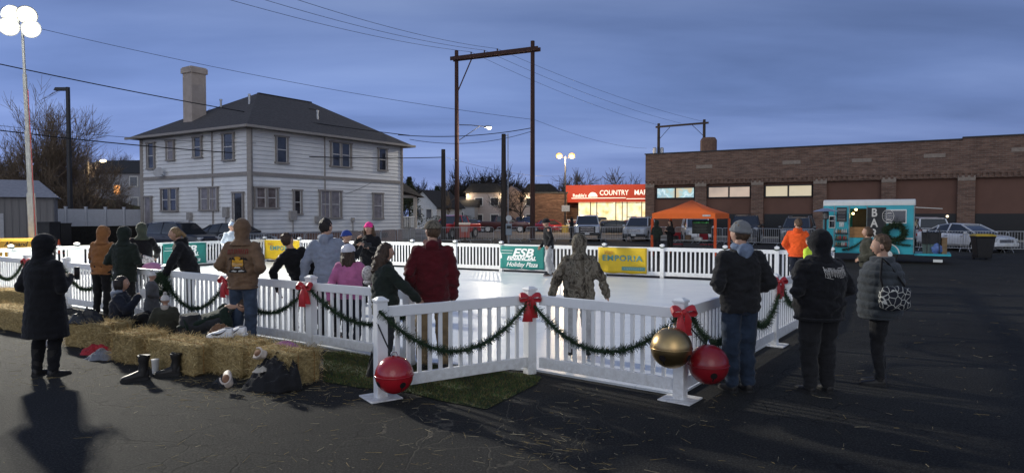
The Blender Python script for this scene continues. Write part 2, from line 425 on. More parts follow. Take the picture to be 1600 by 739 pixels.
c_ = N_.new('ShaderNodeValToRGB'); c_.color_ramp.elements[0].position = .3; c_.color_ramp.elements[1].position = .6; c_.color_ramp.elements[0].color = (.60, .64, .68, 1); c_.color_ramp.elements[1].color = (.71, .74, .76, 1); L_.new(n_.outputs['Fac'], c_.inputs[0])
bk = N_.new('ShaderNodeTexBrick'); bk.inputs['Scale'].default_value = 1; bk.inputs['Brick Width'].default_value = 2.4; bk.inputs['Row Height'].default_value = 1.2; bk.inputs['Mortar Size'].default_value = .006; bk.inputs['Color1'].default_value = (1, 1, 1, 1); bk.inputs['Color2'].default_value = (.97, .97, .98, 1); bk.inputs['Mortar'].default_value = (.72, .74, .78, 1)
mp2_ = N_.new('ShaderNodeMapping'); mp2_.inputs['Rotation'].default_value = (0, 0, R(30)); L_.new(g_.outputs['Position'], mp2_.inputs[0]); L_.new(mp2_.outputs[0], bk.inputs['Vector'])
x_ = N_.new('ShaderNodeMix'); x_.data_type = 'RGBA'; x_.blend_type = 'MULTIPLY'; x_.inputs[0].default_value = 1; L_.new(c_.outputs[0], x_.inputs[6]); L_.new(bk.outputs['Color'], x_.inputs[7]); sc_ = N_.new('ShaderNodeTexNoise'); sc_.inputs['Scale'].default_value = 1.3; sc_.inputs['Detail'].default_value = 2; sc_.inputs['Distortion'].default_value = 1.2; L_.new(mp_.outputs[0], sc_.inputs['Vector'])
mul_ = N_.new('ShaderNodeMath'); mul_.operation = 'MULTIPLY'; mul_.inputs[1].default_value = 14; L_.new(sc_.outputs['Fac'], mul_.inputs[0]); fr_ = N_.new('ShaderNodeMath'); fr_.operation = 'FRACT'; L_.new(mul_.outputs[0], fr_.inputs[0])
cr_ = N_.new('ShaderNodeValToRGB'); e_ = cr_.color_ramp.elements; e_[0].position = 0; e_[0].color = (.84, .86, .9, 1); e_[1].position = .07; e_[1].color = (1, 1, 1, 1); L_.new(fr_.outputs[0], cr_.inputs[0])
x2_ = N_.new('ShaderNodeMix'); x2_.data_type = 'RGBA'; x2_.blend_type = 'MULTIPLY'; x2_.inputs[0].default_value = 1; L_.new(x_.outputs[2], x2_.inputs[6]); L_.new(cr_.outputs[0], x2_.inputs[7]); L_.new(x2_.outputs[2], P_.inputs['Base Color'])
P_.inputs['Roughness'].default_value = .3; P_.inputs['Specular IOR Level'].default_value = .5
rk = [B_ + V((.06, .1)), C_ + V((.02, .1)), E_ + V((-.08, 0)), R_ + V((-.1, -.1)), K_ + V((.08, -.1)), LE + V((.1, 0)), F_ + Ld * 5 + V((.06, .1)), F_ + V((.06, .1)), PE + V((0, .1))]
rf = MB(); n = len(rk)
rf.add([(p.x, p.y, .03) for p in rk] + [(p.x, p.y, .005) for p in rk], [tuple(range(n))] + [(i, i + n, (i + 1) % n + n, (i + 1) % n) for i in range(n)])
struct(rf.build('rink_floor', ice))
turf_mat = M('green_turf', (.028, .042, .012), rough=1, var=.6, vs=9, bump=.8, bs=120)
tz = [gnd(505, 552), gnd(578, 545), gnd(640, 560), gnd(700, 570), gnd(828, 586), gnd(846, 590), gnd(838, 601), gnd(760, 640), gnd(690, 627), gnd(640, 614), gnd(560, 606), gnd(505, 597)]
sheet('turf_mat', tz, .008, turf_mat)
def inside(p, poly):
    c = False; j = len(poly) - 1
    for i in range(len(poly)):
        a, b = poly[i], poly[j]
        if (a.y > p.y) != (b.y > p.y) and p.x < (b.x - a.x) * (p.y - a.y) / (b.y - a.y) + a.x: c = not c
        j = i
    return c
gb = MB(); xs = [p.x for p in tz]; ys = [p.y for p in tz]; k = 0
while k < 15000:
    p = V((random.uniform(min(xs), max(xs)), random.uniform(min(ys), max(ys)), .008))
    if not inside(p, tz): continue
    k += 1; a = random.uniform(0, 6.28); h = random.uniform(.012, .032); q = V((math.cos(a), math.sin(a), 0)) * .004
    tip = p + V((random.gauss(0, .012), random.gauss(0, .012), h)); gb.add([p - q, p + q, tip], [(0, 1, 2)], mi=k % 2)
tag(gb.build('artificial_grass', [M('grass_blade', (.05, .085, .02), rough=.8, var=.5, vs=3), M('dry_blade', (.13, .11, .04), rough=.9, var=.4)], fix=False), 'short green artificial turf by the open gate of the rink', 'grass', kind='stuff')
# loose straw blown over the asphalt
straw_mat = M('straw', (.34, .25, .10), rough=.85, var=.45, vs=30)
straw_pale = M('straw_pale', (.5, .42, .26), rough=.85, var=.3, vs=30)
sb = MB()
def sliver(b, p, d, L_, w, mi=0):
    d = V(d).normalized(); s_ = d.orthogonal().normalized() * w; s_.rotate(Matrix.Rotation(random.uniform(0, 6.28), 3, d))
    u_ = d.cross(s_).normalized() * w * .7
    b.add([p - s_ - u_, p + s_ - u_, p + u_, p + d * L_ - s_ * .6, p + d * L_ + s_ * .6, p + d * L_ + u_], [(0, 2, 1), (3, 4, 5), (0, 1, 4, 3), (1, 2, 5, 4), (2, 0, 3, 5)], mi)
for i in range(1150):
    if i < 170: p = gnd(random.gauss(560, 200), random.uniform(608, 735))
    elif i < 290: p = gnd(random.uniform(850, 1590), random.uniform(560, 735))
    elif i < 400: p = gnd(random.uniform(1330, 1600), random.uniform(430, 600))
    elif i < 540: p = gnd(random.gauss(860, 60), random.gauss(690, 28))
    elif i < 950: p = gnd(random.gauss(400, 100), random.gauss(607, 16))
    else: p = gnd(random.uniform(-20, 330), random.gauss(566, 22))
    a = random.uniform(0, 6.28)
    sliver(sb, V((p.x, p.y, .006)), (math.cos(a), math.sin(a), random.uniform(0, .12)), min(.13, random.expovariate(18) + .012), random.uniform(.0009, .0019), mi=int(random.random() < .4))
tag(sb.build('loose_straw', [straw_mat, straw_pale], fix=False), 'loose straw scattered over the dark asphalt', 'straw', kind='stuff')

# ------------------------------------------------------------------ rink fence
def panel(parent, a, L_, rz, d0=.06, d1=.06, n=13, h=.93, name='fence_panel', pk_w=.042):
    b = MB(); x0, x1 = d0, L_ - d1; sp = (x1 - x0) / (n + 1)
    for i in range(n): b.box((x0 + sp * (i + 1), 0, (.12 + h) / 2), (pk_w, .028, h - .12 - .04))
    e = b.build(name, white_vinyl, parent, loc=a, bevel=.003); e.rotation_euler = (0, 0, rz)
    t = MB(); t.box(((x0 + x1) / 2, 0, h - .055), (x1 - x0, .055, .11)); t.build('top_rail', white_vinyl, e, bevel=.006)
    t = MB(); t.box(((x0 + x1) / 2, 0, .15), (x1 - x0, .055, .12)); t.build('bottom_rail', white_vinyl, e, bevel=.006)
    return e
def post(parent, a, rz, h=.985, plate=False, band=False, w=.115):
    b = MB(); b.box((0, 0, h / 2), (w, w, h)); e = b.build('fence_post', white_vinyl, parent, loc=a, bevel=.006); e.rotation_euler = (0, 0, rz)
    c = MB(); c.box((0, 0, h + .012), (w + .02, w + .02, .024)); c.box((0, 0, h + .036), (w + .006, w + .006, .026), taper=.45); c.build('post_cap', white_vinyl, e, bevel=.004)
    if plate:
        p = MB(); p.box((0, 0, .008), (.34, .34, .016)); p.build('base_plate', white_vinyl, e, bevel=.004)
    if band:
        g = MB(); g.tube([(.075 * math.cos(t), .075 * math.sin(t), h - .05 + .012 * math.sin(3 * t)) for t in [i * math.pi / 6 for i in range(12)]], .017, 6, closed=True); g.build('garland_wrap', needle, e)
    return e
FENCES = {}
def fence_run(key, pts, label, z=0.0, plates=(), band=False, group=None, skip=(), n=13, pk_w=.042):
    o = V(pts[0]); root = thing('rink_fence', label, 'fence', (o.x, o.y, z), 0, group); FENCES[key] = (root, pts)
    for i, p in enumerate(pts):
        q = V(p) - o; d = (V(pts[min(i + 1, len(pts) - 1)]) - V(pts[max(i - 1, 0)])); rz = math.atan2(d.y, d.x)
        if i not in skip: post(root, (q.x, q.y, 0), rz, plate=i in plates, band=band)
        if i + 1 < len(pts):
            d = V(pts[i + 1]) - V(p); panel(root, (q.x, q.y, 0), d.length, math.atan2(d.y, d.x), n=n, pk_w=pk_w)
    return root
fence_run('gate', [A_, B_], 'white picket gate panel swung open towards the camera with a red bell at its post', plates=(0,))
MID = (C_ + V((3.76, 9.52))) / 2; D_ = V((3.76, 9.52))
fence_run('front', [B_ + V((.07, -.02)), C_], 'white vinyl picket fence section joining the two garlanded posts at the front', plates=(1,), skip=(0,))
rp = [C_, MID, D_, E_] + [E_.lerp(R_, i / 4) for i in (1, 2, 3, 4)]
fence_run('right', rp, 'white vinyl picket fence along the right side of the rink beside the people in black', plates=(1, 2, 3, 4, 5), skip=(0,))
lp = [PE] + [F_ + Ld * (1.86 * i) for i in range(0, 9)]
fence_run('left', lp, 'long white picket fence behind the hay bales with people leaning on it', plates=())
fp = [R_, P1121 - Fd * 1.82 * .75] + [P1121 + Fd * (1.79 * i) for i in range(0, 10)] + [K_]
fence_run('far', fp, 'far white picket fence across the rink carrying the teal and yellow banners', band=True, n=12, pk_w=.05)
ep = [K_ + (LE - K_) * (i / 6) for i in range(0, 7)]
fence_run('end', ep, 'white picket fence closing the left end of the rink below the yellow generator', band=True, n=12, pk_w=.05)
fence_far = fp
# ------------------------------------------------------------------ the white two storey house
siding = M('white_siding', (.72, .72, .73), rough=.6, var=.07, vs=1.2)
trim = M('taupe_trim', (.29, .265, .25), rough=.7, var=.1)
shingle = M('roof_shingle', (.078, .072, .072), rough=.95, var=.35, vs=5, stretch=(1, 1, 6), bump=.5, bs=14)
shingle_dark = M('roof_shingle_dark', (.03, .03, .032), rough=.95, var=.35, vs=5)
stucco = M('chimney_render', (.40, .34, .30), rough=.9, var=.14, vs=2, bump=.3)
found = M('foundation_brick', (.19, .12, .10), rough=.95, var=.3, vs=6)
pane_m = M('window_glass', (.035, .037, .045), rough=.08, spec=.8, var=.5, vs=1.5)
blind_m = M('net_curtain', (.24, .22, .24), rough=.35, var=.35, vs=2.5)
warm_pane = M('lit_pane', (.13, .12, .125), rough=.2, emit=(1, .5, .3), estr=.006, var=.6, vs=3)
HO = V((-15.7, 40, 0)); Hu = V((.56, .83, 0)).normalized(); Hv = V((-.85, .53, 0)).normalized()
HLu, HLv = 13.0, 11.6
house = thing('house', 'white clapboard two storey house with a dark hip roof and a tall chimney', 'house', HO)
def hp(u, v, z=0): return Hu * u + Hv * v + V((0, 0, z))
FZ, EZ = .82, 7.14
def siding_wall(a, b, z0, z1, nrm, course=.26):
    m = MB(); n = int(round((z1 - z0) / course)); h = (z1 - z0) / n
    for i in range(n):
        za, zb = z0 + h * i, z0 + h * (i + 1); o0 = nrm * .045; o1 = nrm * .004
        zl = za + .02; v_ = lambda p, o, z: p + o + V((0, 0, z)); oi = nrm * -.02
        m.quad(v_(a, o0, zl), v_(b, o0, zl), v_(b, o1, zb), v_(a, o1, zb)); m.quad(v_(a, oi, zl), v_(b, oi, zl), v_(b, o0, zl), v_(a, o0, zl)); m.quad(v_(a, oi, za), v_(b, oi, za), v_(b, oi, zl), v_(a, oi, zl)); m.quad(v_(a, o1, za), v_(b, o1, za), v_(b, oi, za), v_(a, oi, za))
    return m
core = MB()
core.add([hp(.05, .05, 0), hp(HLu - .05, .05, 0), hp(HLu - .05, HLv - .05, 0), hp(.05, HLv - .05, 0), hp(.05, .05, EZ), hp(HLu - .05, .05, EZ), hp(HLu - .05, HLv - .05, EZ), hp(.05, HLv - .05, EZ)], [(0, 3, 2, 1), (4, 5, 6, 7), (0, 1, 5, 4), (1, 2, 6, 5), (2, 3, 7, 6), (3, 0, 4, 7)])
core.build('structure_core', siding, house)
nR, nL = -Hv, -Hu
nR = (nR - Hu * nR.dot(Hu)).normalized(); nL = (nL - Hv * nL.dot(Hv)).normalized()
wm = siding_wall(hp(0, 0), hp(HLu, 0), FZ, EZ, nR)
wm2 = siding_wall(hp(0, 0), hp(0, HLv), FZ, EZ, nL); wm.add(wm2.v, wm2.f)
wm.build('clapboard_wall', siding, house, fix=False)
fb = MB(); fb.bar(hp(-.03, .0, FZ / 2), hp(HLu, 0, FZ / 2), .14, FZ); fb.bar(hp(0, -.03, FZ / 2), hp(0, HLv, FZ / 2), .14, FZ - .01); fb.build('foundation', found, house)
lat = MB()
for u in (2.2, 10.2):
    for k in range(7): lat.bar(hp(u + k * .17, -.1, .3), hp(u + k * .17 + .25, -.1, .68), .03, .03); lat.bar(hp(u + k * .17 + .25, -.12, .3), hp(u + k * .17, -.12, .68), .03, .03)
lat.build('vent_lattice', dark_steel, house)
for (u, v, s_) in ((-.06, -.06, .26), (HLu, -.03, .2), (-.03, HLv, .2)):
    tb = MB(); tb.bar(hp(u, v, FZ), hp(u, v, EZ), s_, s_); tb.build('corner_board', trim, house)
bb = MB(); bz = 4.42
bb.bar(hp(0.1, -.05, bz), hp(HLu, -.05, bz), .1, .22); bb.bar(hp(-.05, .1, bz), hp(-.05, HLv, bz), .1, .22); bb.build('belt_course', trim, house)
dp = MB()
for (u, v) in ((5.6, -.08), (-.08, 3.6)): dp.tube([hp(u, v, 1.2), hp(u, v, EZ)], .045, 6)
dp.build('downspout', trim, house)
OV = .74
rz0, rzr = EZ + .02, 10.5
rf_ = MB(); c0, c1, c2, c3 = hp(-OV, -OV, rz0), hp(HLu + OV, -OV, rz0), hp(HLu + OV, HLv + OV, rz0), hp(-OV, HLv + OV, rz0)
ra, rb = hp(4.9, HLv / 2, rzr), hp(9.5, HLv / 2, rzr)
th = V((0, 0, .17))
rf_.add([c0, c1, c2, c3, ra, rb], [(0, 1, 5, 4), (1, 2, 5), (2, 3, 4, 5), (3, 0, 4)])
rf = rf_.build('roof', shingle, house)
so_ = MB(); so_.add([c0 - V((0, 0, .03)), c1 - V((0, 0, .03)), c2 - V((0, 0, .03)), c3 - V((0, 0, .03))], [(3, 2, 1, 0)]); so_.build('soffit', trim, rf, fix=False)
gt = MB(); gt.bar(c0, c1, .12, .15); gt.bar(c3, c0, .12, .149); gt.bar(c1, c2, .12, .148); gt.build('gutter', trim, rf)
rdg = MB(); rdg.bar(ra, rb, .25, .07); rdg.build('ridge_cap', shingle_dark, rf)
for (u, v, hh) in ((2.9, 4.0, .55), (3.0, 7.2, .45), (7.0, 2.2, .5)):
    zb = rz0 + (rzr - rz0) * min((u + OV) / (4.9 + OV), (v + OV) / (HLv / 2 + OV)); q = MB(); q.tube([hp(u, v, zb - .1), hp(u, v, zb + hh)], .07, 8); q.tube([hp(u, v, zb + hh), hp(u, v, zb + hh + .1)], .1, 8); q.build('roof_vent', steel, rf)
bv = MB(); bv.box(hp(8.2, 4.3, 9.62), (.5, .5, .18), rz=R(56)); bv.build('box_vent', dark_steel, rf)
ch = MB(); cm = Matrix.Rotation(math.atan2(Hu.y, Hu.x), 4, 'Z'); cc = hp(1.5, 7.85, 0)
ch.box(cc + V((0, 0, 9.7)), (1.05, 1.05, 4.0), mat=cm); cho = ch.build('chimney', stucco, rf, bevel=.02)
cp = MB(); cp.box(cc + V((0, 0, 11.62)), (1.22, 1.22, .34), mat=cm); cp.box(cc + V((0, 0, 11.82)), (1.1, 1.1, .1), mat=cm); cp.build('chimney_cap', stucco, cho)
def window(parent, u, z, w, h, side, n=1, pane=None, door=False, name='window'):
    # side 'R': long wall facing the rink ; 'L': the left gable wall
    P0, D, Nn = (hp(u, 0), Hu, nR) if side == 'R' else (hp(0, u), Hv, nL)
    rz = math.atan2(D.y, D.x)
    fr = MB(); t = .10; c = P0 + Nn * .12 + V((0, 0, z))
    for sx in (-1, 1): fr.bar(c + D * (sx * (w / 2 + t / 2)) - V((0, 0, h / 2)), c + D * (sx * (w / 2 + t / 2)) + V((0, 0, h / 2)), .1, t) if False else fr.box(c + D * (sx * (w / 2 + t / 2)), (t, .1, h), rz=rz)
    fr.box(c + V((0, 0, h / 2 + t / 2)), (w + 2 * t + .12, .12, t), rz=rz); fr.box(c - V((0, 0, h / 2 + .05)), (w + 2 * t + .1, .14, .1), rz=rz)
    for i in range(1, n): fr.box(c + D * (-w / 2 + w * i / n), (.13, .1, h), rz=rz)
    fo = fr.build(name, trim, parent)
    sh = MB(); iw = w / n
    for i in range(n):
        q = c + D * (-w / 2 + iw * (i + .5)) - Nn * .03
        if not door: sh.box(q, (iw - (.13 if n > 1 else 0), .05, .05), rz=rz)
        for sx in (-1, 1): sh.box(q + D * (sx * (iw / 2 - .03 - (.065 if n > 1 else 0))), (.05, .05, h), rz=rz)
    sh.build('sash', M('white_sash', (.6, .58, .58), rough=.6), fo)
    pn = MB()
    for i in range(n): pn.box(c + D * (-w / 2 + iw * (i + .5)) - Nn * .045, (iw - (.1 if n > 1 else 0), .02, h), rz=rz)
    pn.build('pane', pane or pane_m, fo)
    return fo
# long wall (right): u found from where the windows stand along it
for (u, z, w, h, n, p) in ((2.2, 6.0, .75, 1.55, 1, pane_m), (7.0, 6.05, .85 * 2, 1.55, 2, pane_m), (10.95, 6.0, .75, 1.5, 1, pane_m),
                        (1.05, 2.98, 1.55, 1.15, 2, warm_pane), (3.35, 2.75, .5, 1.45, 1, pane_m), (6.05, 2.65, 1.75, 1.75, 2, blind_m), (10.45, 2.6, .85, 1.75, 1, blind_m)):
    window(house, u, z, w, h, 'R', n, p)
for (v, z, w, h, n, p) in ((1.95, 6.1, .95, 1.55, 1, pane_m), (5.1, 6.25, .75, 1.2, 1, pane_m), (8.1, 6.2, .72, 1.2, 1, blind_m), (10.4, 5.95, .75, 1.65, 1, pane_m),
                        (4.0, 2.95, 1.75, 1.35, 2, blind_m), (8.3, 2.95, 1.75, 1.4, 2, pane_m)):
    window(house, v, z, w, h, 'L', n, p)
window(house, 1.05, 2.2, .85, 2.1, 'L', 1, pane_m, door=True, name='door')
window(house, 10.9, 2.1, .8, 2.1, 'L', 1, blind_m, door=True, name='door')
ugm = M('utility_grey', (.33, .31, .30), rough=.6)
for k, (q, s_) in enumerate(((hp(2.95, -.14, 1.9), (.5, .2, .6)), (hp(5.1, -.14, 1.62), (.75, .16, .45)), (hp(8.0, -.12, 1.6), (.22, .14, .3)), (hp(-.14, 2.2, 2.1), (.2, .45, .65)), (hp(-.14, 6.0, 1.85), (.18, .4, .5)))):
    ub = MB(); ub.box(q, s_, rz=math.atan2(Hu.y, Hu.x)); ub.tube([q - V((0, 0, s_[2] / 2 - .02)), V((q.x, q.y, .85))], .04, 6); ub.build('meter_box', ugm, house)
dsh = MB(); dsh.lathe([(.02, 0), (.2, .03), (.34, .1)], hp(-.4, 8.9, 4.75), 16, Matrix.Rotation(R(70), 4, 'X')); dsh.tube([hp(-.02, 8.9, 4.5), hp(-.35, 8.9, 4.75)], .03, 6); dsh.build('satellite_dish', M('dish_grey', (.4, .4, .42)), house)
# side porch at the right end
po = MB(); x0, x1, y0, y1 = HLu + .05, HLu + 2.9, 1.2, 7.5
po.add([hp(x0, y0 - .5, 3.95), hp(x1 + .6, y0 - .5, 3.35), hp(x1 + .6, y1, 3.35), hp(x0, y1, 3.95), hp(x0, y0 - .5, 4.9), hp(x0, y1, 4.9)], [(0, 1, 4), (4, 1, 2, 5), (5, 2, 3), (0, 4, 5, 3), (0, 3, 2, 1)])
po.build('porch_roof', shingle, house)
pp = MB()
for v in (y0, 4.3, y1 - .2): pp.bar(hp(x1, v, .9), hp(x1, v, 3.45), .26, .26)
pp.bar(hp(x0, y0, 3.42), hp(x1, y0, 3.42), .16, .22); pp.bar(hp(x1, y0, 3.44), hp(x1, y1, 3.44), .16, .22)
pp.build('porch_post', M('porch_cream', (.5, .46, .42)), house)
pf = MB(); pf.add([hp(x0, y0, .1), hp(x1, y0, .1), hp(x1, y1, .1), hp(x0, y1, .1), hp(x0, y0, .95), hp(x1, y0, .95), hp(x1, y1, .95), hp(x0, y1, .95)], [(4, 5, 6, 7), (0, 1, 5, 4), (1, 2, 6, 5), (2, 3, 7, 6), (3, 0, 4, 7)]); pf.build('porch_floor', M('porch_skirt', (.2, .2, .2)), house)
pr = MB()
for k in range(16): q = hp(x0 + (x1 - x0) * k / 16, y0, 0); pr.bar(q + V((0, 0, .98)), q + V((0, 0, 1.75)), .05, .05)
for k in range(30): q = hp(x1, y0 + (y1 - y0) * k / 30, 0); pr.bar(q + V((0, 0, .98)), q + V((0, 0, 1.75)), .05, .05)
pr.bar(hp(x0, y0, 1.8), hp(x1, y0, 1.8), .1, .08); pr.bar(hp(x1, y0, 1.8), hp(x1, y1, 1.8), .1, .08); pr.build('porch_railing', white_vinyl, house)

# ------------------------------------------------------------------ the long brick block on the right
BO = V((12.4, 62, 0)); Bu = V((24.5, -14.0, 0)).normalized(); Bn = V((-Bu.y, Bu.x, 0)); Bf = -Bn
brick = brick_mat('brown_brick', Bu, (.20, .118, .086), (.14, .085, .066), (.19, .155, .13), sx=.42, sz=.14, mott=.34)
brick_side = brick_mat('brown_brick_side', Bn, (.20, .118, .086), (.14, .085, .066), (.19, .155, .13), sx=.42, sz=.14, mott=.34)
infill = M('red_brown_panel', (.14, .072, .052), rough=.8, var=.12, vs=.8)
black_open = M('dark_bay', (.006, .006, .007), rough=.3, var=.2)
stone = M('stone_block', (.27, .22, .18), rough=.9, var=.2)
block = thing('brick_building', 'long brown brick commercial block with high windows and a flat parapet', 'building', BO)
def bp(a, n=0, z=0): return Bu * a + Bf * n + V((0, 0, z))
BZ = 7.55
def wall_box(m, a0, a1, n0, n1, z0, z1):
    m.add([bp(a0, n0, z0), bp(a1, n0, z0), bp(a1, n1, z0), bp(a0, n1, z0), bp(a0, n0, z1), bp(a1, n0, z1), bp(a1, n1, z1), bp(a0, n1, z1)], [(0, 3, 2, 1), (4, 5, 6, 7), (0, 1, 5, 4), (1, 2, 6, 5), (2, 3, 7, 6), (3, 0, 4, 7)])
bm_ = MB(); wall_box(bm_, 0, 24.4, -26, 0, 4.7, BZ); wall_box(bm_, 24.4, 70, -26, 0, 4.7, BZ + .12); bm_.build('upper_wall', brick, block)
bs_ = MB(); wall_box(bs_, 0.02, 70, -26, -.32, 0, 4.71); bs_.build('recessed_wall', infill, block)
bl = MB(); wall_box(bl, -.004, .5, -26, -.31, 0, 4.702); bl.build('side_wall', brick_side, block)
cpm = MB(); wall_box(cpm, -.08, 24.45, -.4, .07, BZ, BZ + .1); wall_box(cpm, 24.45, 70, -.4, .07, BZ + .12, BZ + .22); cpm.build('parapet_cap', dark_steel, block)
co = MB()
for k in range(190): wall_box(co, .2 + k * .37, .2 + k * .37 + .2, -.02, .07, 4.76, 5.05)
wall_box(co, 0, 70, -.02, .09, 5.05, 5.15); co.build('brick_corbel', brick, block)
piers = [(0, .85), (4.6, 5.6), (9.4, 10.4), (14.3, 15.3), (19.2, 20.2), (24.2, 25.3), (31, 32.1), (37, 38), (45, 46)]
for (a0, a1) in piers:
    q = MB(); wall_box(q, a0, a1, -.33, 0.03, 0, 4.698); pq = q.build('brick_pier', brick, block)
    q = MB(); wall_box(q, a0, a1, -.02, .06, 4.52, 4.88); q.build('pier_cap', stone, pq)
for (a, z) in ((4.7, 6.1), (11.9, 6.2), (17.1, 6.15), (22.0, 6.3), (27.4, 6.5), (34, 6.4)): ob = MB(); wall_box(ob, a, a + 1.4, -.02, .03, z, z + .3); ob.build('stone_panel', stone, block)
def pane_mat(name, cols, s, sc):
    m, t, N, L, P = nt(name); P.inputs['Roughness'].default_value = .15; P.inputs['Base Color'].default_value = (.1, .1, .1, 1)
    g = N.new('ShaderNodeNewGeometry'); n = N.new('ShaderNodeTexNoise'); n.inputs['Scale'].default_value = sc; n.inputs['Detail'].default_value = 3; L.new(g.outputs['Position'], n.inputs['Vector'])
    cr = N.new('ShaderNodeValToRGB'); L.new(n.outputs['Fac'], cr.inputs[0]); e = cr.color_ramp.elements
    while len(e) < len(cols): e.new(.5)
    for k, (p, c) in zip(e, cols): k.position = p; k.color = (*c, 1)
    L.new(cr.outputs[0], P.inputs['Emission Color']); P.inputs['Emission Strength'].default_value = s; return m
cream_lit = pane_mat('lit_cream_window', [(.3, (.62, .5, .3)), (.6, (.72, .62, .42)), (.75, (.4, .36, .27))], .62, .35)
pink_lit = pane_mat('lit_blush_window', [(.3, (.62, .42, .34)), (.6, (.72, .55, .42)), (.75, (.5, .38, .3))], .55, .35)
screen_lit = pane_mat('lit_screen_window', [(.34, (.62, .5, .3)), (.46, (.35, .62, .68)), (.52, (.7, .85, .88)), (.58, (.28, .5, .6)), (.7, (.6, .5, .33))], .75, .9)
for (a0, a1, ms) in ((1.0, 4.5, screen_lit), (5.7, 9.3, pink_lit), (10.5, 14.2, cream_lit)):
    f = MB(); z0, z1 = 3.5, 4.45
    for (p, q) in (((a0, z0), (a1, z0)), ((a0, z1), (a1, z1))): f.bar(bp(p[0], -.24, p[1]), bp(q[0], -.24, q[1]), .12, .1)
    for a in (a0, (a0 + a1) / 2, a1): f.bar(bp(a, -.24, z0), bp(a, -.24, z1), .12, .1)
    fo = f.build('strip_window', dark_steel, block)
    g = MB(); g.quad(bp(a0, -.27, z0), bp(a1, -.27, z0), bp(a1, -.27, z1), bp(a0, -.27, z1)); g.build('pane', ms, fo, fix=False)
for (a0, a1) in ((5.65, 9.35), (10.45, 14.25), (15.35, 19.15), (20.25, 24.15), (25.35, 30.95), (32.2, 36.9)):
    q = MB(); wall_box(q, a0, a1, -.318, -.27, .12, 2.05); q.build('dark_bay_window', black_open, block)
wl = MB(); wl.ell(bp(23.6, -.15, 1.85), (.1, .1, .1), nu=10, nv=6); wl.build('wall_lamp', glow('bay_lamp', (1, .8, .55), 1.5), block)
rc = MB(); rc.lathe([(.75, 6.8), (.75, 8.9), (.6, 9.15)], bp(5.0, -3.2, 0), 18); rc.build('roof_chimney', M('chimney_brick', (.15, .085, .06), var=.3), block)
sk = MB(); wall_box(sk, 0, 70, -.3, .12, 0, .13); sk.build('plinth', conc, block)

# ------------------------------------------------------------------ food market beyond
MO = at(882, 340, 84); MO.z = 0
mk = thing('grocery_store', 'brightly lit grocery store with a broad red sign fascia', 'shop', MO, math.atan2(-.32, .95))
red_f = M('red_fascia', (.42, .04, .02), rough=.6, var=.06, emit=(.9, .10, .04), estr=.12)
q = MB(); q.box((13, .3, 4.66), (26, .6, 2.15)); fas = q.build('sign_fascia', red_f, mk)
q = MB(); q.box((13, 8.2, 2.9), (26, 14, 5.6)); q.build('wall', brick_mat('market_brick', (1, 0), (.14, .075, .05), (.1, .055, .04), (.12, .1, .09)), mk)
q = MB(); q.box((12.5, 8.1, 5.73), (25, 15, .06)); q.build('roof', dark_steel, mk)
shop = pane_mat('shop_interior', [(.3, (.9, .5, .16)), (.45, (1, .8, .42)), (.62, (1, .92, .62)), (.72, (.7, .4, .15))], 1.0, 1.1)
q = MB(); q.quad((1.5, 1.16, .5), (26, 1.16, .5), (26, 1.16, 3.6), (1.5, 1.16, 3.6)); wn = q.build('shop_window', shop, mk, fix=False)
q = MB()
for x in (1.5, 3.1, 3.9, 6.3, 7.1, 7.7, 9.5, 10.1, 13): q.box((x, 1.1, 2), (.09, .12, 3.2)); q.box((x + 1, 1.1, 3.5), (2.2, .08, .06))
q.box((14, 1.1, 1.9), (26 - 1.9, .1, .07)) if False else q.box((8.6, 1.1, 1.75), (1.9, .1, .08)); q.build('mullion', dark_steel, wn)
q = MB()
for i in range(9): q.box((2.2 + i * 1.1 + random.uniform(-.4, .4), 1.4, .95), (random.uniform(.4, .9), .2, random.uniform(.3, .8)))
q.build('window_display', M('display_goods', (.35, .16, .05), emit=(1, .5, .15), estr=.25, var=.6, vs=2), mk)
wl_ = M('sign_white', (.8, .78, .7), emit=(1, .93, .8), estr=.55, var=0)
text("Reeble's", .56, wl_, fas, (1.95, -.02, 4.42), sx=.95, bold=.012)
text('COUNTRY', .86, wl_, fas, (6.25, -.02, 4.72), sx=.86, bold=.012)
text('MART', .86, wl_, fas, (9.75, -.02, 4.72), sx=.9, bold=.012)
q = MB(); q.prism([(.58 * math.cos(t), .58 * math.sin(t)) for t in [i * math.pi / 16 for i in range(17)]], -.03, 0.0, Matrix.Translation((3.62, 0, 4.25))); q.build('sun_emblem', wl_, fas)
q = MB(); q.box((4.3, -.015, 4.1), (6.8, .03, .09)); q.box((9.6, -.015, 3.98), (3.6, .03, .09)); q.build('sign_underline', wl_, fas)

# small brick block and grey roofs left of the market
q = thing('brick_annex', 'low plain brown brick building left of the lit grocery store', 'building', at(836, 340, 78) * V((1, 1, 0)).x if False else V((at(836, 340, 80).x, 80, 0)))
b = MB(); b.box((1.9, 4, 2.3), (3.9, 8, 4.6)); b.build('wall', brick_mat('annex_brick', (1, 0), (.12, .062, .045), (.085, .047, .037), (.1, .085, .075)), q)
b = MB(); b.box((1.9, 4, 4.67), (4.1, 8.2, .14)); b.build('parapet_cap', dark_steel, q)

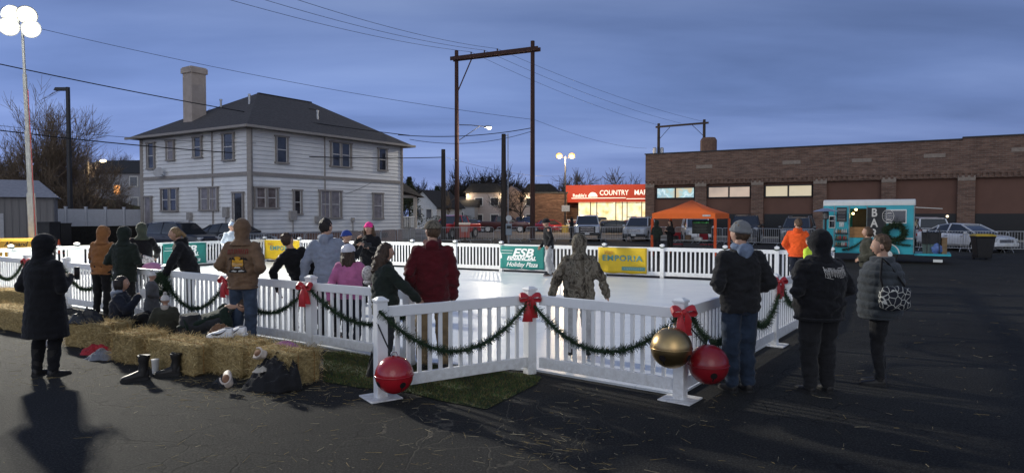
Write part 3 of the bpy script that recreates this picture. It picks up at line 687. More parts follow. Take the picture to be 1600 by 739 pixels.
def simple_house(label, loc, rz, w, d, h, rh, wallm, roofm, wins=(), lit=None, gable='x', cat='house', name='house'):
    t = thing(name, label, cat, loc, rz)
    b = MB(); b.box((0, d / 2, h / 2), (w, d, h))
    if gable == 'y': b.prism([(-w / 2, h), (w / 2, h), (0, h + rh)], 0, d)
    b.build('wall', wallm, t)
    r = MB(); o = .4; k = .15
    if gable == 'x':
        r.add([(-w / 2 - o, -o, h - .1), (w / 2 + o, -o, h - .1), (w / 2 + o, d + o, h - .1), (-w / 2 - o, d + o, h - .1), (-w / 2 - o + w * .0, d / 2, h + rh), (w / 2 + o, d / 2, h + rh)], [(0, 1, 5, 4), (1, 2, 5), (2, 3, 4, 5), (3, 0, 4), (3, 2, 1, 0)])
    else:
        for s in (-1, 1): r.add([(0, -o, h + rh + .12), (0, d + o, h + rh + .12), (s * (w / 2 + o), d + o, h - rh * 2 * o / w + .12), (s * (w / 2 + o), -o, h - rh * 2 * o / w + .12), (0, -o, h + rh), (0, d + o, h + rh), (s * (w / 2 + o), d + o, h - rh * 2 * o / w), (s * (w / 2 + o), -o, h - rh * 2 * o / w)], [(0, 1, 2, 3), (7, 6, 5, 4), (0, 3, 7, 4), (3, 2, 6, 7), (2, 1, 5, 6)])
    r.build('roof', roofm, t)
    for (x, z, ww, wh, m) in wins:
        f = MB(); f.box((x, -.03, z), (ww + .24, .08, wh + .24)); fo = f.build('window', M('pale_trim', (.5, .5, .5)), t)
        g = MB(); g.box((x, -.075, z), (ww, .02, wh)); g.build('pane', m, fo)
    return t
lit_amber = M('amber_lit_window', (.3, .15, .05), emit=(1, .42, .14), estr=1.3, var=.3, vs=2)
grey_sid = M('grey_siding', (.30, .31, .34), rough=.7, var=.1)
p = at(179, 322, 82)
simple_house('grey house up the slope with one amber lit window', (p.x, 82, 2.2), R(-6), 9, 7, 5.0, 1.8, M('pale_siding', (.26, .26, .29)), shingle_dark,
    [(-2.6, 3.9, .9, 1.1, pane_m), (0.4, 2.9, .8, 1.1, lit_amber), (2.6, 3.9, .9, 1.1, pane_m), (-2.4, 1.4, 1.2, 1.1, pane_m), (2.6, 1.3, 1.0, 1.2, pane_m)])
p = at(661, 340, 92)
simple_house('white house with steep dark gable just right of the porch', (p.x, 92, 0), R(-25), 4.4, 7, 3.3, 2.1, M('white_house_wall', (.5, .52, .55)), shingle_dark, [(-.7, 2.2, .9, 1.2, pane_m), (1.0, 2.2, .8, 1.2, pane_m)], gable='y')
p = at(700, 340, 110)
simple_house('low grey bungalow behind the bare street tree', (p.x, 110, 0), R(-10), 9, 8, 3.6, 1.6, grey_sid, shingle_dark, [(-2, 1.9, 1.2, 1.2, pane_m), (2, 1.9, 1.2, 1.2, pane_m)])
# two storey apartment row with wall lights
ap = thing('apartment_block', 'pale two storey apartment block with wall lights under its eaves', 'building', (at(728, 340, 112).x, 112, 0), R(-8))
apw = M('apartment_siding', (.34, .30, .30), rough=.7, var=.08)
b = MB(); b.box((3.2, 5, 2.9), (6.4, 10, 5.8)); b.box((12.2, 7, 2.9), (5.4, 10, 5.8)); b.build('wall', apw, ap)
b = MB(); b.box((8, 6.2, 2.7), (3.4, 8, 5.4)); b.prism([(5.9, 5.4), (9.9, 5.4), (7.4, 7.0)], 2.0, 9); b.build('stair_bay', M('stair_bay_tan', (.28, .2, .17)), ap)
b = MB(); b.prism([(-.4, 5.8), (6.8, 5.8), (5.4, 7.3), (1, 7.3)], -.4, 10); b.prism([(9, 5.8), (15.4, 5.8), (14, 7.3), (10.4, 7.3)], 1.6, 12); b.build('roof', shingle_dark, ap)
for (x, y) in ((2.2, -.03), (4.9, -.03), (10.6, 1.97), (13.4, 1.97)):
    for z in (1.5, 4.3):
        f = MB(); f.box((x, y, z), (1.5, .08, 1.45)); fo = f.build('window', M('white_frame', (.55, .55, .55)), ap); g = MB(); g.box((x, y - .05, z), (1.2, .02, 1.2)); g.build('pane', pane_m, fo)
for (x, y) in ((.4, -.25), (6.15, -.25), (9.9, 1.75)):
    f = MB(); f.box((x, y, 5.45), (.35, .25, .25)); f.build('wall_light', glow('wall_light', (1, .74, .38), 3), ap)
    l = bpy.data.lights.new('wall_light_glow', 'POINT'); l.energy = 90; l.color = (1, .75, .45); l.shadow_soft_size = .15; lo = bpy.data.objects.new('wall_light_glow', l); COL.objects.link(lo); lo.parent = ap; lo.location = (x, y - .45, 5.2)

# ------------------------------------------------------------------ white privacy fence, dark bank, grey shed on the left
a, b2 = at(70, 340, 42), at(222, 340, 46.5)
pf = thing('privacy_fence', 'solid white vinyl privacy fence between the grey shed and the house', 'fence', (a.x, a.y, 0)); d = V((b2.x - a.x, b2.y - a.y, 0)); n = 5
dm = d.normalized()
m = MB()
for i in range(n): m.bar(d * (i / n) + dm * .08 + V((0, 0, 1.75)), d * ((i + 1) / n) - dm * .08 + V((0, 0, 1.75)), .05, 1.15)
pm = m.build('board_panel', M('fence_white', (.5, .51, .56), rough=.5, var=.06), pf)
for i in range(n + 1):
    m = MB(); q = d * (i / n); m.bar(q + V((0, 0, .2)), q + V((0, 0, 2.42)), .13, .13); m.box(q + V((0, 0, 2.45)), (.16, .16, .06)); m.build('post', M('fence_white', (.5, .51, .56)), pf)
m = MB(); m.bar(d * 0 + V((0, -.05, .6)), d + V((0, -.05, .6)), .3, 1.2); tag(m.build('retaining_wall', M('dark_timber', (.02, .018, .016), rough=.95, var=.4), None, loc=(a.x, a.y - .1, 0)), 'low dark timber wall along the foot of the white privacy fence', 'wall')
shw = M('shed_siding', (.20, .19, .19), rough=.7, var=.12, vs=4, stretch=(6, 6, .2))
q = at(22, 340, 36); s = thing('storage_shed', 'grey flat sided storage shed with a pale roof at the left edge', 'shed', (q.x, 36, 0), R(32))
b = MB(); b.box((-2, 2, 1.45), (7.6, 4, 2.9)); b.build('wall', shw, s)
for k in range(22):
    pass
b = MB()
for k in range(25): b.box((-5.7 + k * .31, -.012, 1.45), (.05, .03, 2.86))
b.build('siding_batten', shw, s)
b = MB(); b.add([(-6, -.25, 2.88), (2.0, -.25, 2.88), (2.0, 4.3, 2.88), (-6, 4.3, 2.88), (-6, 2, 3.9), (1.0, 2, 3.9)], [(0, 1, 5, 4), (1, 2, 5), (2, 3, 4, 5), (3, 0, 4), (3, 2, 1, 0)]); b.build('roof', M('shed_roof', (.27, .27, .30), rough=.6), s)
b = MB(); b.box((-.9, -.04, 1.0), (.9, .06, 2.0)); b.build('door', M('shed_door', (.45, .45, .47)), s)
m = MB(); m.box((0, 0, .75), (1.0, .8, 1.5)); m.box((0, -.02, 1.53), (1.06, .86, .08)); q = at(70, 340, 34); tag(m.build('utility_cabinet', dark_steel, None, loc=(q.x, 34, 0)), 'dark utility cabinet standing at the corner of the grey shed', 'cabinet')
m = MB(); m.box((0, 0, .7), (.95, .9, 1.4)); m.box((0, 0, 1.43), (1.0, .95, .07)); q = at(90, 340, 38); tag(m.build('waste_bin', black_plastic, None, loc=(q.x, 38, 0)), 'black wheeled bin in front of the white privacy fence', 'bin')
# ------------------------------------------------------------------ mobile light tower that lights the rink
LT = at(27, 380, 21.0); LT.z = 0
yel = M('machine_yellow', (.62, .33, .03), rough=.45, var=.1, spec=.5)
tw = thing('light_tower', 'yellow mobile light tower with a tall mast and four lit floodlights', 'light tower', (LT.x, LT.y, 0), R(6))
b = MB(); b.box((-.35, 0, .72), (2.1, 1.1, .78)); b.box((-.35, 0, 1.12), (1.95, 1.0, .06)); bod = b.build('generator_body', yel, tw, bevel=.04)
text('Allmand', .2, black_plastic, bod, (.28, -.552, .99), shear=.25, bold=.004)
b = MB(); b.box((.28, -.556, .86), (.72, .008, .014)); b.box((.28, -.556, .825), (.5, .008, .01)); b.build('stripe', black_plastic, bod)
b = MB()
for x in (-1.3, .55): b.tube([(x, -.7, .16), (x, .7, .16)], .16, 16)
b.build('wheel', rubber, tw)
b = MB(); b.box((-.35, 0, .28), (2.6, .12, .12)); b.box((1.1, 0, .28), (1.2, .1, .1)); b.build('trailer_frame', dark_steel, tw)
mast_m = M('mast_grey', (.36, .37, .36), rough=.5, metal=.5, var=.15)
b = MB(); lean = V((-.028, 0, 1)); base = V((.18, .55, .3))
sec = [(.3, .17), (2.6, .17), (2.6, .125), (4.6, .125), (4.6, .09), (6.4, .09), (6.4, .06), (8.0, .06)]
for i in range(0, 8, 2):
    (z0, s0), (z1, s1) = sec[i], sec[i + 1]; b.bar(base + lean * (z0 - .3), base + lean * (z1 - .3), s0, s0)
b.build('mast', mast_m, tw)
b = MB(); b.tube(catenary(base + V((-.03, -.09, 5.6)), base + V((.11, -.09, .8)), .0, 10), .012, 6); b.build('power_cord', M('red_cord', (.3, .03, .03)), tw)
top = base + lean * 7.7
b = MB(); b.bar(top + V((-.62, 0, -.1)), top + V((.5, 0, -.1)), .06, .06); b.bar(top + V((-.1, 0, -.1)), top + V((-.1, 0, .35)), .05, .05); b.bar(top + V((-.5, 0, .3)), top + V((.4, 0, .3)), .05, .05); b.build('lamp_bar', mast_m, tw)
flood_lens = glow('flood_lens', (1, .97, .84), 9)
aims = [V((.45, -.75, -.42)), V((.65, -.5, -.42)), V((.75, -.35, -.42)), V((.3, -.9, -.42))]
for i, (ox, oz) in enumerate(((-.34, -.10), (.30, -.15), (-.30, .30), (.22, .27))):
    d = aims[i].normalized(); q = d.to_track_quat('Z', 'Y').to_matrix().to_4x4(); c = top + V((ox, -.1, oz))
    b = MB(); b.lathe([(.08, -.26), (.17, -.19), (.26, .0), (.30, .06)], c, 20, q); h = b.build('floodlight', alu, tw, smooth=40)
    b = MB(); b.lathe([(.27, .062), (.27, .068), (.17, .07)], c, 24, q); b.build('reflector', glow('flood_reflector', (1, .96, .76), 1.7), h, smooth=True)
    b = MB(); b.lathe([(.19, .072), (.17, .10), (.10, .125), (.01, .13)], c, 20, q); b.build('lens', flood_lens, h, smooth=True)
    l = bpy.data.lights.new('flood_beam', 'SPOT'); l.energy = FLOOD_W; l.color = (1, .95, .82); l.spot_size = R(150); l.spot_blend = .7; l.shadow_soft_size = .16
    lo = bpy.data.objects.new('flood_beam', l); COL.objects.link(lo); lo.parent = tw; lo.matrix_local = Matrix.Translation(c + d * .5 - V((0, 0, .1))) @ (-d).to_track_quat('Z', 'Y').to_matrix().to_4x4()

# ------------------------------------------------------------------ poles
def wood_pole(label, x, Y, h, r=.16, m=None, name='utility_pole', lean=0.0):
    t = thing(name, label, 'pole', (x, Y, 0)); b = MB()
    b.tube([(lean * z, 0, z) for z in (0, h * .33, h * .66, h)], [r * 1.25, r * 1.15, r * 1.02, r * .9], 10); b.build('shaft', m, t, smooth=50); return t
hf1, hf2 = at(714, 340, 55), at(832, 340, 52)
hf = thing('h_frame_pole', 'tall rust brown H frame power pole rising behind the middle of the rink', 'power pole', (hf1.x, hf1.y, 0))
d = V((hf2.x - hf1.x, hf2.y - hf1.y, 0)); zt = 15.1
for o_ in (V((0, 0, 0)), d):
    b = MB(); b.tube([o_ + V((0, 0, z)) for z in (0, 5, 10, zt + .3)], [.2, .185, .17, .155], 12); b.build('pole_shaft', rust_pole, hf, smooth=50)
dn = d.normalized(); side = V((-dn.y, dn.x, 0))
for s_ in (-1, 1):
    b = MB(); b.bar(-dn * .45 + side * (.24 * s_) + V((0, 0, zt - .35)), d + dn * .55 + side * (.24 * s_) + V((0, 0, zt - .35)), .1, .3); b.build('crossarm', rust_pole, hf)
b = MB(); b.tube([V((.1, 0, zt - 3.0)), dn * 1.45 + V((0, 0, zt - .45))], .05, 6); b.build('brace', rust_pole, hf)
for f_ in (.2, .38, .55):
    b = MB(); b.lathe([(.04, 0), (.06, .08), (.04, .12), (.07, .17), (.03, .26)], d * f_ + V((0, 0, zt - .2)), 8); b.build('insulator', M('insulator_brown', (.05, .03, .03), rough=.3), hf)
arm = thing('street_lamp', 'lit street lamp on a long arm from the left H frame pole', 'street lamp', (hf1.x, hf1.y, 0))
b = MB(); b.tube([(.2, 0, 9.35), (1.2, -.05, 9.32), (2.3, -.1, 9.2)], .035, 6); b.tube([(.2, 0, 8.1), (1.9, -.08, 9.24)], .03, 6); b.build('arm', dark_steel, arm)
b = MB(); b.ell((2.55, -.12, 9.18), (.32, .16, .12), nu=12, nv=8); b.build('lamp_head', steel, arm)
b = MB(); b.ell((2.68, -.14, 9.09), (.2, .15, .13), nu=12, nv=8); b.build('lamp_bulb', glow('street_bulb', (1, .90, .62), 4), arm)
def pt(name, loc, e, col, parent=None, soft=.2):
    l = bpy.data.lights.new(name, 'POINT'); l.energy = e; l.color = col; l.shadow_soft_size = soft
    o = bpy.data.objects.new(name, l); COL.objects.link(o); o.location = loc
    if parent: o.parent = parent
    return o
pt('street_lamp_glow', (2.7, -.15, 8.75), 900, (1, .9, .7), arm)
wpm = M('pole_dark_wood', (.045, .036, .032), rough=.95, var=.4, vs=4, stretch=(3, 3, .3), bump=.4, bs=20)
wood_pole('short dark wooden pole just left of the H frame', at(693, 340, 50).x, 50, 6.85, .17, wpm)
t = wood_pole('dark square topped wooden pole standing between the H frame legs', at(787, 340, 46).x, 46, 7.5, .17, wpm)
b = MB(); b.tube([(.3, 0, 0), (.3, 0, 7.55)], .035, 6); b.tube([(.02, 0, 7.4), (.3, 0, 7.4)], .03, 6); b.build('conduit', steel, t)
t = thing('street_light_pole', 'tall dark unlit street light pole with a flat head at left', 'street lamp', (at(110, 340, 45).x, 45, 0))
b = MB(); b.tube([(0, 0, 0), (0, 0, 10.5)], [.17, .13], 10); b.build('shaft', dark_steel, t); b = MB(); b.box((-.42, 0, 10.38), (.9, .32, .2), taper=.8); b.build('lamp_head', dark_steel, t)
q = at(133, 322, 62)
t = thing('street_lamp', 'leaning pale wooden street lamp glowing beyond the white privacy fence', 'street lamp', (q.x, 62, 0))
b = MB(); b.tube([(0, 0, 0), (.35, 0, 6.9)], [.14, .1], 8); b.build('shaft', M('pale_pole', (.2, .16, .12), rough=.9), t); b = MB(); b.tube([(.34, 0, 6.7), (1.6, 0, 7.0)], .035, 6); b.build('arm', dark_steel, t)
b = MB(); b.ell((1.75, 0, 6.98), (.3, .2, .14), nu=12, nv=8); b.build('lamp_bulb', glow('left_bulb', (1, .84, .5), 4), t); pt('left_lamp_glow', (1.75, 0, 6.6), 500, (1, .85, .6), t)
q = at(883, 340, 76)
t = thing('car_park_light', 'twin headed amber car park light on a thin pole', 'lamp post', (q.x, 76, 0))
b = MB(); b.lathe([(.4, 0), (.4, .75), (.36, .8)], n=16); b.build('footing', M('yellow_footing', (.5, .34, .05), rough=.7), t)
b = MB(); b.tube([(0, 0, .7), (0, 0, 8.7)], [.09, .07], 8); b.tube([(-.9, 0, 8.5), (.9, 0, 8.5)], .04, 6); b.build('shaft', dark_steel, t)
for s_ in (-1, 1):
    b = MB(); b.box((s_ * .72, -.05, 8.72), (.7, .5, .5), taper=.8); h = b.build('lamp_head', dark_steel, t); b = MB(); b.ell((s_ * .72, -.32, 8.68), (.36, .16, .33), nu=14, nv=10); b.build('lamp_bulb', glow('amber_bulb', (1, .46, .06), 1.7), h)
    pt('amber_glow', (s_ * .72, -.75, 8.4), 1500, (1, .74, .42), t, .3)
b = MB(); b.box((.05, -.14, 2.75), (.9, .05, .7)); b.build('notice_board', M('notice_grey', (.45, .46, .48)), t)
# second H frame over the brick block
p1, p2 = at(1029, 240, 74), at(1100, 240, 71)
t = thing('h_frame_pole', 'small H frame power pole with a transformer showing over the brick roof', 'power pole', (p1.x, p1.y, 0)); d = V((p2.x - p1.x, p2.y - p1.y, 0))
for o_ in (V((0, 0, 0)), d):
    b = MB(); b.tube([o_, o_ + V((0, 0, 12.1))], [.2, .15], 8); b.build('pole_shaft', wpm, t)
dn = d.normalized(); b = MB(); b.bar(-dn * .4 + V((0, -.2, 11.7)), d + dn * .4 + V((0, -.2, 11.7)), .12, .2); b.build('crossarm', wpm, t)
b = MB(); b.tube([V((.1, 0, 10.4)), dn * 1.3 + V((0, 0, 11.6))], .03, 5); b.tube([d + V((-.1, 0, 10.4)), d - dn * 1.3 + V((0, 0, 11.6))], .03, 5); b.build('brace', dark_steel, t)
for x in (-.45, .35):
    b = MB(); b.lathe([(.16, 8.6), (.2, 8.65), (.2, 9.35), (.12, 9.45)], (x, -.1, 0), 10); b.build('transformer', steel, t)

# ------------------------------------------------------------------ wires
def wire(label, a, b_, sag, r, grp='overhead wires'):
    m = MB(); o = V(a); m.tube([p - o for p in catenary(a, b_, sag, 24)], r, 5)
    return tag(m.build('overhead_wire', wire_mat, None, loc=o), label, 'wire', grp)
hA, hB = at(714, 340, 55), at(832, 340, 52)
wire('thick black wire sloping down across the chimney of the white house', at(-40, 92, 34), at(640, 212, 50.5), .35, .03)
wire('thick black wire passing low in front of the house windows', at(-40, 199, 33), at(690, 246, 50), .55, .03)
wire('thin black wire just above the lowest wire at left', at(-40, 192, 36), at(400, 224, 40), .2, .012)
wire('black service wire from the house eave to the H frame', at(622, 211, 51), at(832, 200, 52), .35, .03)
wire('second service wire sagging below the first behind the H frame', at(640, 218, 51), at(832, 205, 52), .6, .02)
wire('long thin wire crossing the sky from the left to the H frame', at(40, 40, 40), at(832, 187, 52), .5, .014)
hd = V((hB.x - hA.x, hB.y - hA.y, 0))
for i, (f_, px, py, l_) in enumerate(((.2, 330, -8, 'lowest of the three thin wires running up to the H frame crossarm'), (.38, 380, -10, 'middle one of the three thin wires running up to the H frame crossarm'), (.55, 440, -8, 'topmost of the three thin wires running up to the H frame crossarm'))):
    o_ = V((hA.x, hA.y, 15.15)) + hd * f_
    wire(l_, at(px, py, 33), o_, .35, .013)
    wire(['left', 'middle', 'right'][i] + ' one of the three faint wires falling away right of the H frame', o_, at(1030 + 34 * i, 196 - 3 * i, 74), .5, .012)
wire('faint wire leaving the right H frame pole towards the store', V((hB.x, hB.y, 9.4)), at(1010, 232, 84), .5, .012)
wire('faint low wire from the short pole towards the store', at(697, 246, 50), at(880, 275, 84), .5, .012)
wire('thin wire running from the lower house wall up to its corner', at(540, 303, 46), at(619, 258, 50.5), .25, .012)
# ------------------------------------------------------------------ bare winter trees
def bare_tree_mesh(seed, H, spread=.62, levels=5, r0=None, kids=3, twig=.008, up=.16, lowfork=.22):
    rnd = random.Random(seed); tr = MB(); cr = MB()
    r0 = r0 or H * .022
    def branch(p, d, L_, r, lv):
        n = 4 if lv < 2 else 3; pts = [p]; dd = V(d)
        for i in range(n):
            dd = (dd + V((rnd.gauss(0, .13), rnd.gauss(0, .13), rnd.gauss(up * .35, .08)))).normalized(); pts.append(pts[-1] + dd * (L_ / n))
        r1 = max(twig * .6, r * .55); rad = [r + (r1 - r) * i / n for i in range(n + 1)]
        (tr if lv == 0 else cr).tube(pts, rad, 7 if lv < 2 else (4 if lv < 3 else 3), cap=False)
        if lv >= levels: return
        k = kids + (1 if lv < 2 else 0) + (rnd.random() < .5) + (1 if lv >= levels - 2 else 0)
        for i in range(k):
            f_ = 1.0 if i == 0 else rnd.uniform(lowfork if lv else .35, .97)
            s_ = f_ * n; j = min(int(s_), n - 1); q = pts[j].lerp(pts[j + 1], s_ - j); dl = (pts[j + 1] - pts[j]).normalized()
            a = rnd.uniform(.35, 1.0) * (spread if i else spread * .45) * 1.5; ax = dl.orthogonal().normalized(); ax.rotate(Matrix.Rotation(rnd.uniform(0, 6.283), 3, dl))
            nd = dl * math.cos(a) + ax * math.sin(a); nd = (nd + V((0, 0, up))).normalized()
            branch(q, nd, L_ * rnd.uniform(.58, .86) * (1 if lv else .95), max(twig, (r + (r1 - r) * f_) * rnd.uniform(.5, .75)), lv + 1)
    branch(V((0, 0, -.1)), V((0, 0, 1)), H * .34, r0, 0)
    return tr, cr
bark = M('grey_brown_bark', (.12, .095, .078), rough=1, var=.35, vs=3)
bark_warm = M('warm_brown_bark', (.19, .145, .105), rough=1, var=.35, vs=3)
bark_dark = M('dark_bark', (.03, .026, .024), rough=1, var=.35, vs=3)
def tree_proto(seed, H, m, **k):
    a, b = bare_tree_mesh(seed, H, **k); return a.mesh('trunk'), b.mesh('crown')
def place_tree(pr, m, label, px, Y, z=0, s=1.0, rz=0, group='bare trees', name='bare_tree'):
    t = thing(name, label, 'tree', (at(px, 340, Y).x, Y, z), rz, group); t.scale = (s, s, s)
    for n_, me in zip(('trunk', 'crown'), pr):
        key = (me.name, m.name)
        if key not in TM:
            c = me.copy(); c.materials.append(m); TM[key] = c
        link(n_, TM[key], t)
    return t
TM = {}
T1 = tree_proto(3, 12, bark, levels=5, kids=4, twig=.013); T2 = tree_proto(8, 11, bark, levels=5, kids=4, twig=.013, spread=.75); T3 = tree_proto(21, 9, bark, levels=5, kids=3, twig=.016, spread=.8, lowfork=.1)
T4 = tree_proto(5, 4, bark, levels=4, kids=3, twig=.012, spread=.6, lowfork=.05)
place_tree(T1, bark_warm, 'tall bare tree behind the mast of the light tower', 40, 52, 0, 1.05, .4)
place_tree(T2, bark_warm, 'big spreading bare tree filling the left edge of the photo', -25, 50, 0, 1.0, 2.4)
place_tree(T2, bark_warm, 'wide bare tree just right of the tall unlit street light pole', 128, 57, 0, .95, 1.2)
place_tree(T3, bark_warm, 'lower bare tree between the shed and the white privacy fence', 78, 54, 0, .9, 3.4)
place_tree(T3, bark_warm, 'rounded bare tree low behind the grey shed roof', 8, 60, .3, 1.1, 5.1)
for i, (px, Y, s) in enumerate(((60, 66, .9), (105, 68, .8), (150, 66, .55), (15, 66, 1.0), (88, 64, .75), (-15, 63, .9), (42, 62, .8))): place_tree(T3, bark, 'scrubby bare tree in the thicket behind the white privacy fence', px, Y, .8, s, i * 1.7, 'thicket trees behind the fence')
place_tree(T4, bark, 'thin bare treetop showing over the roof beside the chimney', 337, 66, 7.0, 1.6, .3)
for i, (px, Y, s) in enumerate(((175, 118, .8), (205, 120, .75), (150, 122, .8))): place_tree(T1, bark, 'bare tree on the skyline behind the grey house up the slope', px, Y, 4.5, s, i * 2., 'skyline trees on the hill')
T5 = tree_proto(31, 11, bark, levels=4, kids=4, twig=.045, spread=.7); T6 = tree_proto(37, 10, bark, levels=4, kids=4, twig=.045, spread=.6)
# behind the apartments
lab = 'bare tree in the row rising behind the apartment block'
for i, (px, Y, s) in enumerate(((645, 150, .9), (672, 155, .85), (700, 150, .8), (722, 145, .95), (745, 150, 1.1), (765, 150, 1.2), (785, 150, 1.1), (806, 150, .95), (630, 140, .95), (655, 160, 1.0), (688, 158, 1.0), (712, 160, 1.1), (733, 158, 1.2), (755, 160, 1.25), (776, 156, 1.2), (797, 158, 1.1), (818, 155, .9), (752, 146, .95), (770, 144, 1.0), (790, 146, .9))): place_tree((T5, T6)[i % 2], bark_dark, lab, px, Y, .5, s, i * 1.3, 'trees behind the apartments')
place_tree(T3, bark_dark, 'dark wide bare street tree at the right end of the apartment block', 815, 98, 0, 1.02, .7)
place_tree(T4, bark_warm, 'small bare street tree just right of the short pole', 706, 95, 0, 1.6, .7)
for i, (px, Y, s) in enumerate(((880, 120, .95), (900, 125, .9), (918, 120, .95), (935, 124, .85), (962, 120, .95))): place_tree((T5, T6)[i % 2], bark, 'bare tree top above the red store sign', px, Y, 0, s, i * 1.1, 'tree tops over the store')
# evergreens: leaf clumps through the volume
def evergreen(label, px, Y, H, w, seed, z=0, name='evergreen_tree', n=2600, cone=True, col=None):
    rnd = random.Random(seed); t = thing(name, label, 'tree' if 'tree' in name else 'shrub', (at(px, 340, Y).x, Y, z))
    b = MB(); b.tube([(0, 0, 0), (0, 0, H * .9)], [H * .03, .02], 6); b.build('trunk', bark_dark, t)
    c = MB()
    for i in range(n):
        u = rnd.random() ** .7; zz = H * (.06 + .94 * u) if cone else H * rnd.uniform(.1, 1)
        rr = w * ((1 - u) * .9 + .1) if cone else w * math.sqrt(max(.02, 1 - ((zz / H - .5) * 2) ** 2))
        rr *= .65 + .5 * noise.noise((zz * 1.3, seed, rnd.random() * .6)) + .35 * rnd.random(); a = rnd.uniform(0, 6.28)
        p = V((math.cos(a) * rr * rnd.random() ** .4, math.sin(a) * rr * rnd.random() ** .4, zz)); s_ = rnd.uniform(.08, .24) * (H / 6) ** .5
        d1 = V((rnd.gauss(0, 1), rnd.gauss(0, 1), rnd.gauss(0, .6))).normalized() * s_; d2 = d1.orthogonal().normalized() * s_ * .5
        c.add([p - d2, p + d2, p + d1], [(0, 1, 2)], mi=rnd.randrange(2))
    c.build('crown', [M('evergreen_dark', (.018, .026, .016), rough=1, var=.5), M('evergreen_mid', (.032, .042, .022), rough=1, var=.5)], t, fix=False)
    return t
evergreen('dark pointed evergreen tree close behind the side porch roof', 640, 78, 6.4, 2.4, 1)
evergreen('dark evergreen tree rising left of the short pole', 683, 120, 7.2, 3.6, 2)
evergreen('low round dark hedge shrub at the left of the short pole', 682, 88, 1.9, 1.6, 4, name='hedge_shrub', cone=False, n=900)
evergreen('low round dark hedge shrub behind the red pickup truck', 727, 90, 2.0, 2.2, 5, name='hedge_shrub', cone=False, n=900)
for i, (px, Y, s_) in enumerate(((80, 52, 1.2), (98, 54, 1.5), (118, 52, 1.2), (140, 53, 1.4), (160, 55, 1.1), (178, 54, 1.25), (198, 55, 1.1), (62, 53, 1.6))): place_tree(T4, bark, 'leafless brush growing behind the white privacy fence', px, Y, 0, s_, i * 2.1, 'brush behind the privacy fence', 'brush_shrub')
# ------------------------------------------------------------------ people
skin_m = M('skin', (.42, .25, .18), rough=.6, var=.08, spec=.35)
eye_white = M('eye_white', (.6, .58, .55), rough=.3); eye_dark = M('eye_dark', (.02, .015, .012), rough=.2); lip_m = M('lips', (.36, .12, .10), rough=.5)
HC = {}
def hair_mat(n, c): return M('hair_' + n, c, rough=.6, var=.5, vs=25, stretch=(3, 3, .6), bump=.5, bs=60, spec=.4)
hair_brown = hair_mat('brown', (.045, .026, .016)); hair_dark = hair_mat('dark', (.014, .010, .009)); hair_blond = hair_mat('blond', (.22, .14, .065)); hair_mid = hair_mat('mid', (.085, .05, .028))

def sections(mb, secs, n=20, pts=None):
    # stacked ellipses: (centre, half width, half depth, yaw)
    rings = []
    for c, hw, hd, *yw in secs:
        c = V(c); a = yw[0] if yw else 0
        rings.append([c + V((math.cos(a) * hw * math.cos(t) - math.sin(a) * hd * math.sin(t), math.sin(a) * hw * math.cos(t) + math.cos(a) * hd * math.sin(t), 0)) for t in [2 * math.pi * j / n for j in range(n)]])
    mb.loft(rings)
def limb(mb, pts, rad, n=14):
    # rounded tapered limb through the joints, extra rings so that bends stay soft
    P = []; Rr = []
    for i in range(len(pts) - 1):
        a, b = V(pts[i]), V(pts[i + 1])
        for k in range(4): P.append(a.lerp(b, k / 4)); Rr.append(rad[i] + (rad[i + 1] - rad[i]) * k / 4)
    P.append(V(pts[-1])); Rr.append(rad[-1])
    mb.tube(P, Rr, n)
    for p, r in zip(pts, rad): mb.ell(p, (r, r, r), nu=12, nv=8)
def folds(me, amp, fx, fz, seed, mask=None):
    me.update(); nor = [v.normal.copy() for v in me.vertices]
    o = V((seed * 3.7, seed * 1.3, seed * 2.1))
    for v, n in zip(me.vertices, nor):
        p = v.co; q = V((p.x * fx, p.y * fx, p.z * fz)) + o
        d = noise.noise(q) + .55 * noise.noise(q * 2.1 + V((5, 1, 2)))
        r = 1 - abs(noise.noise(q * .8 + V((9, 4, 1)))) * 2
        k = mask(p) if mask else 1
        v.co = p + n * (amp * k * (d * .8 + .5 * r - .2))
def smooth_obj(name, me, mats, parent):
    mats = mats if isinstance(mats, (list, tuple)) else [mats]
    me.materials.clear()
    for m in mats: me.materials.append(m)
    me.polygons.foreach_set('use_smooth', [True] * len(me.polygons)); me.name = name
    return link(name, me, parent)

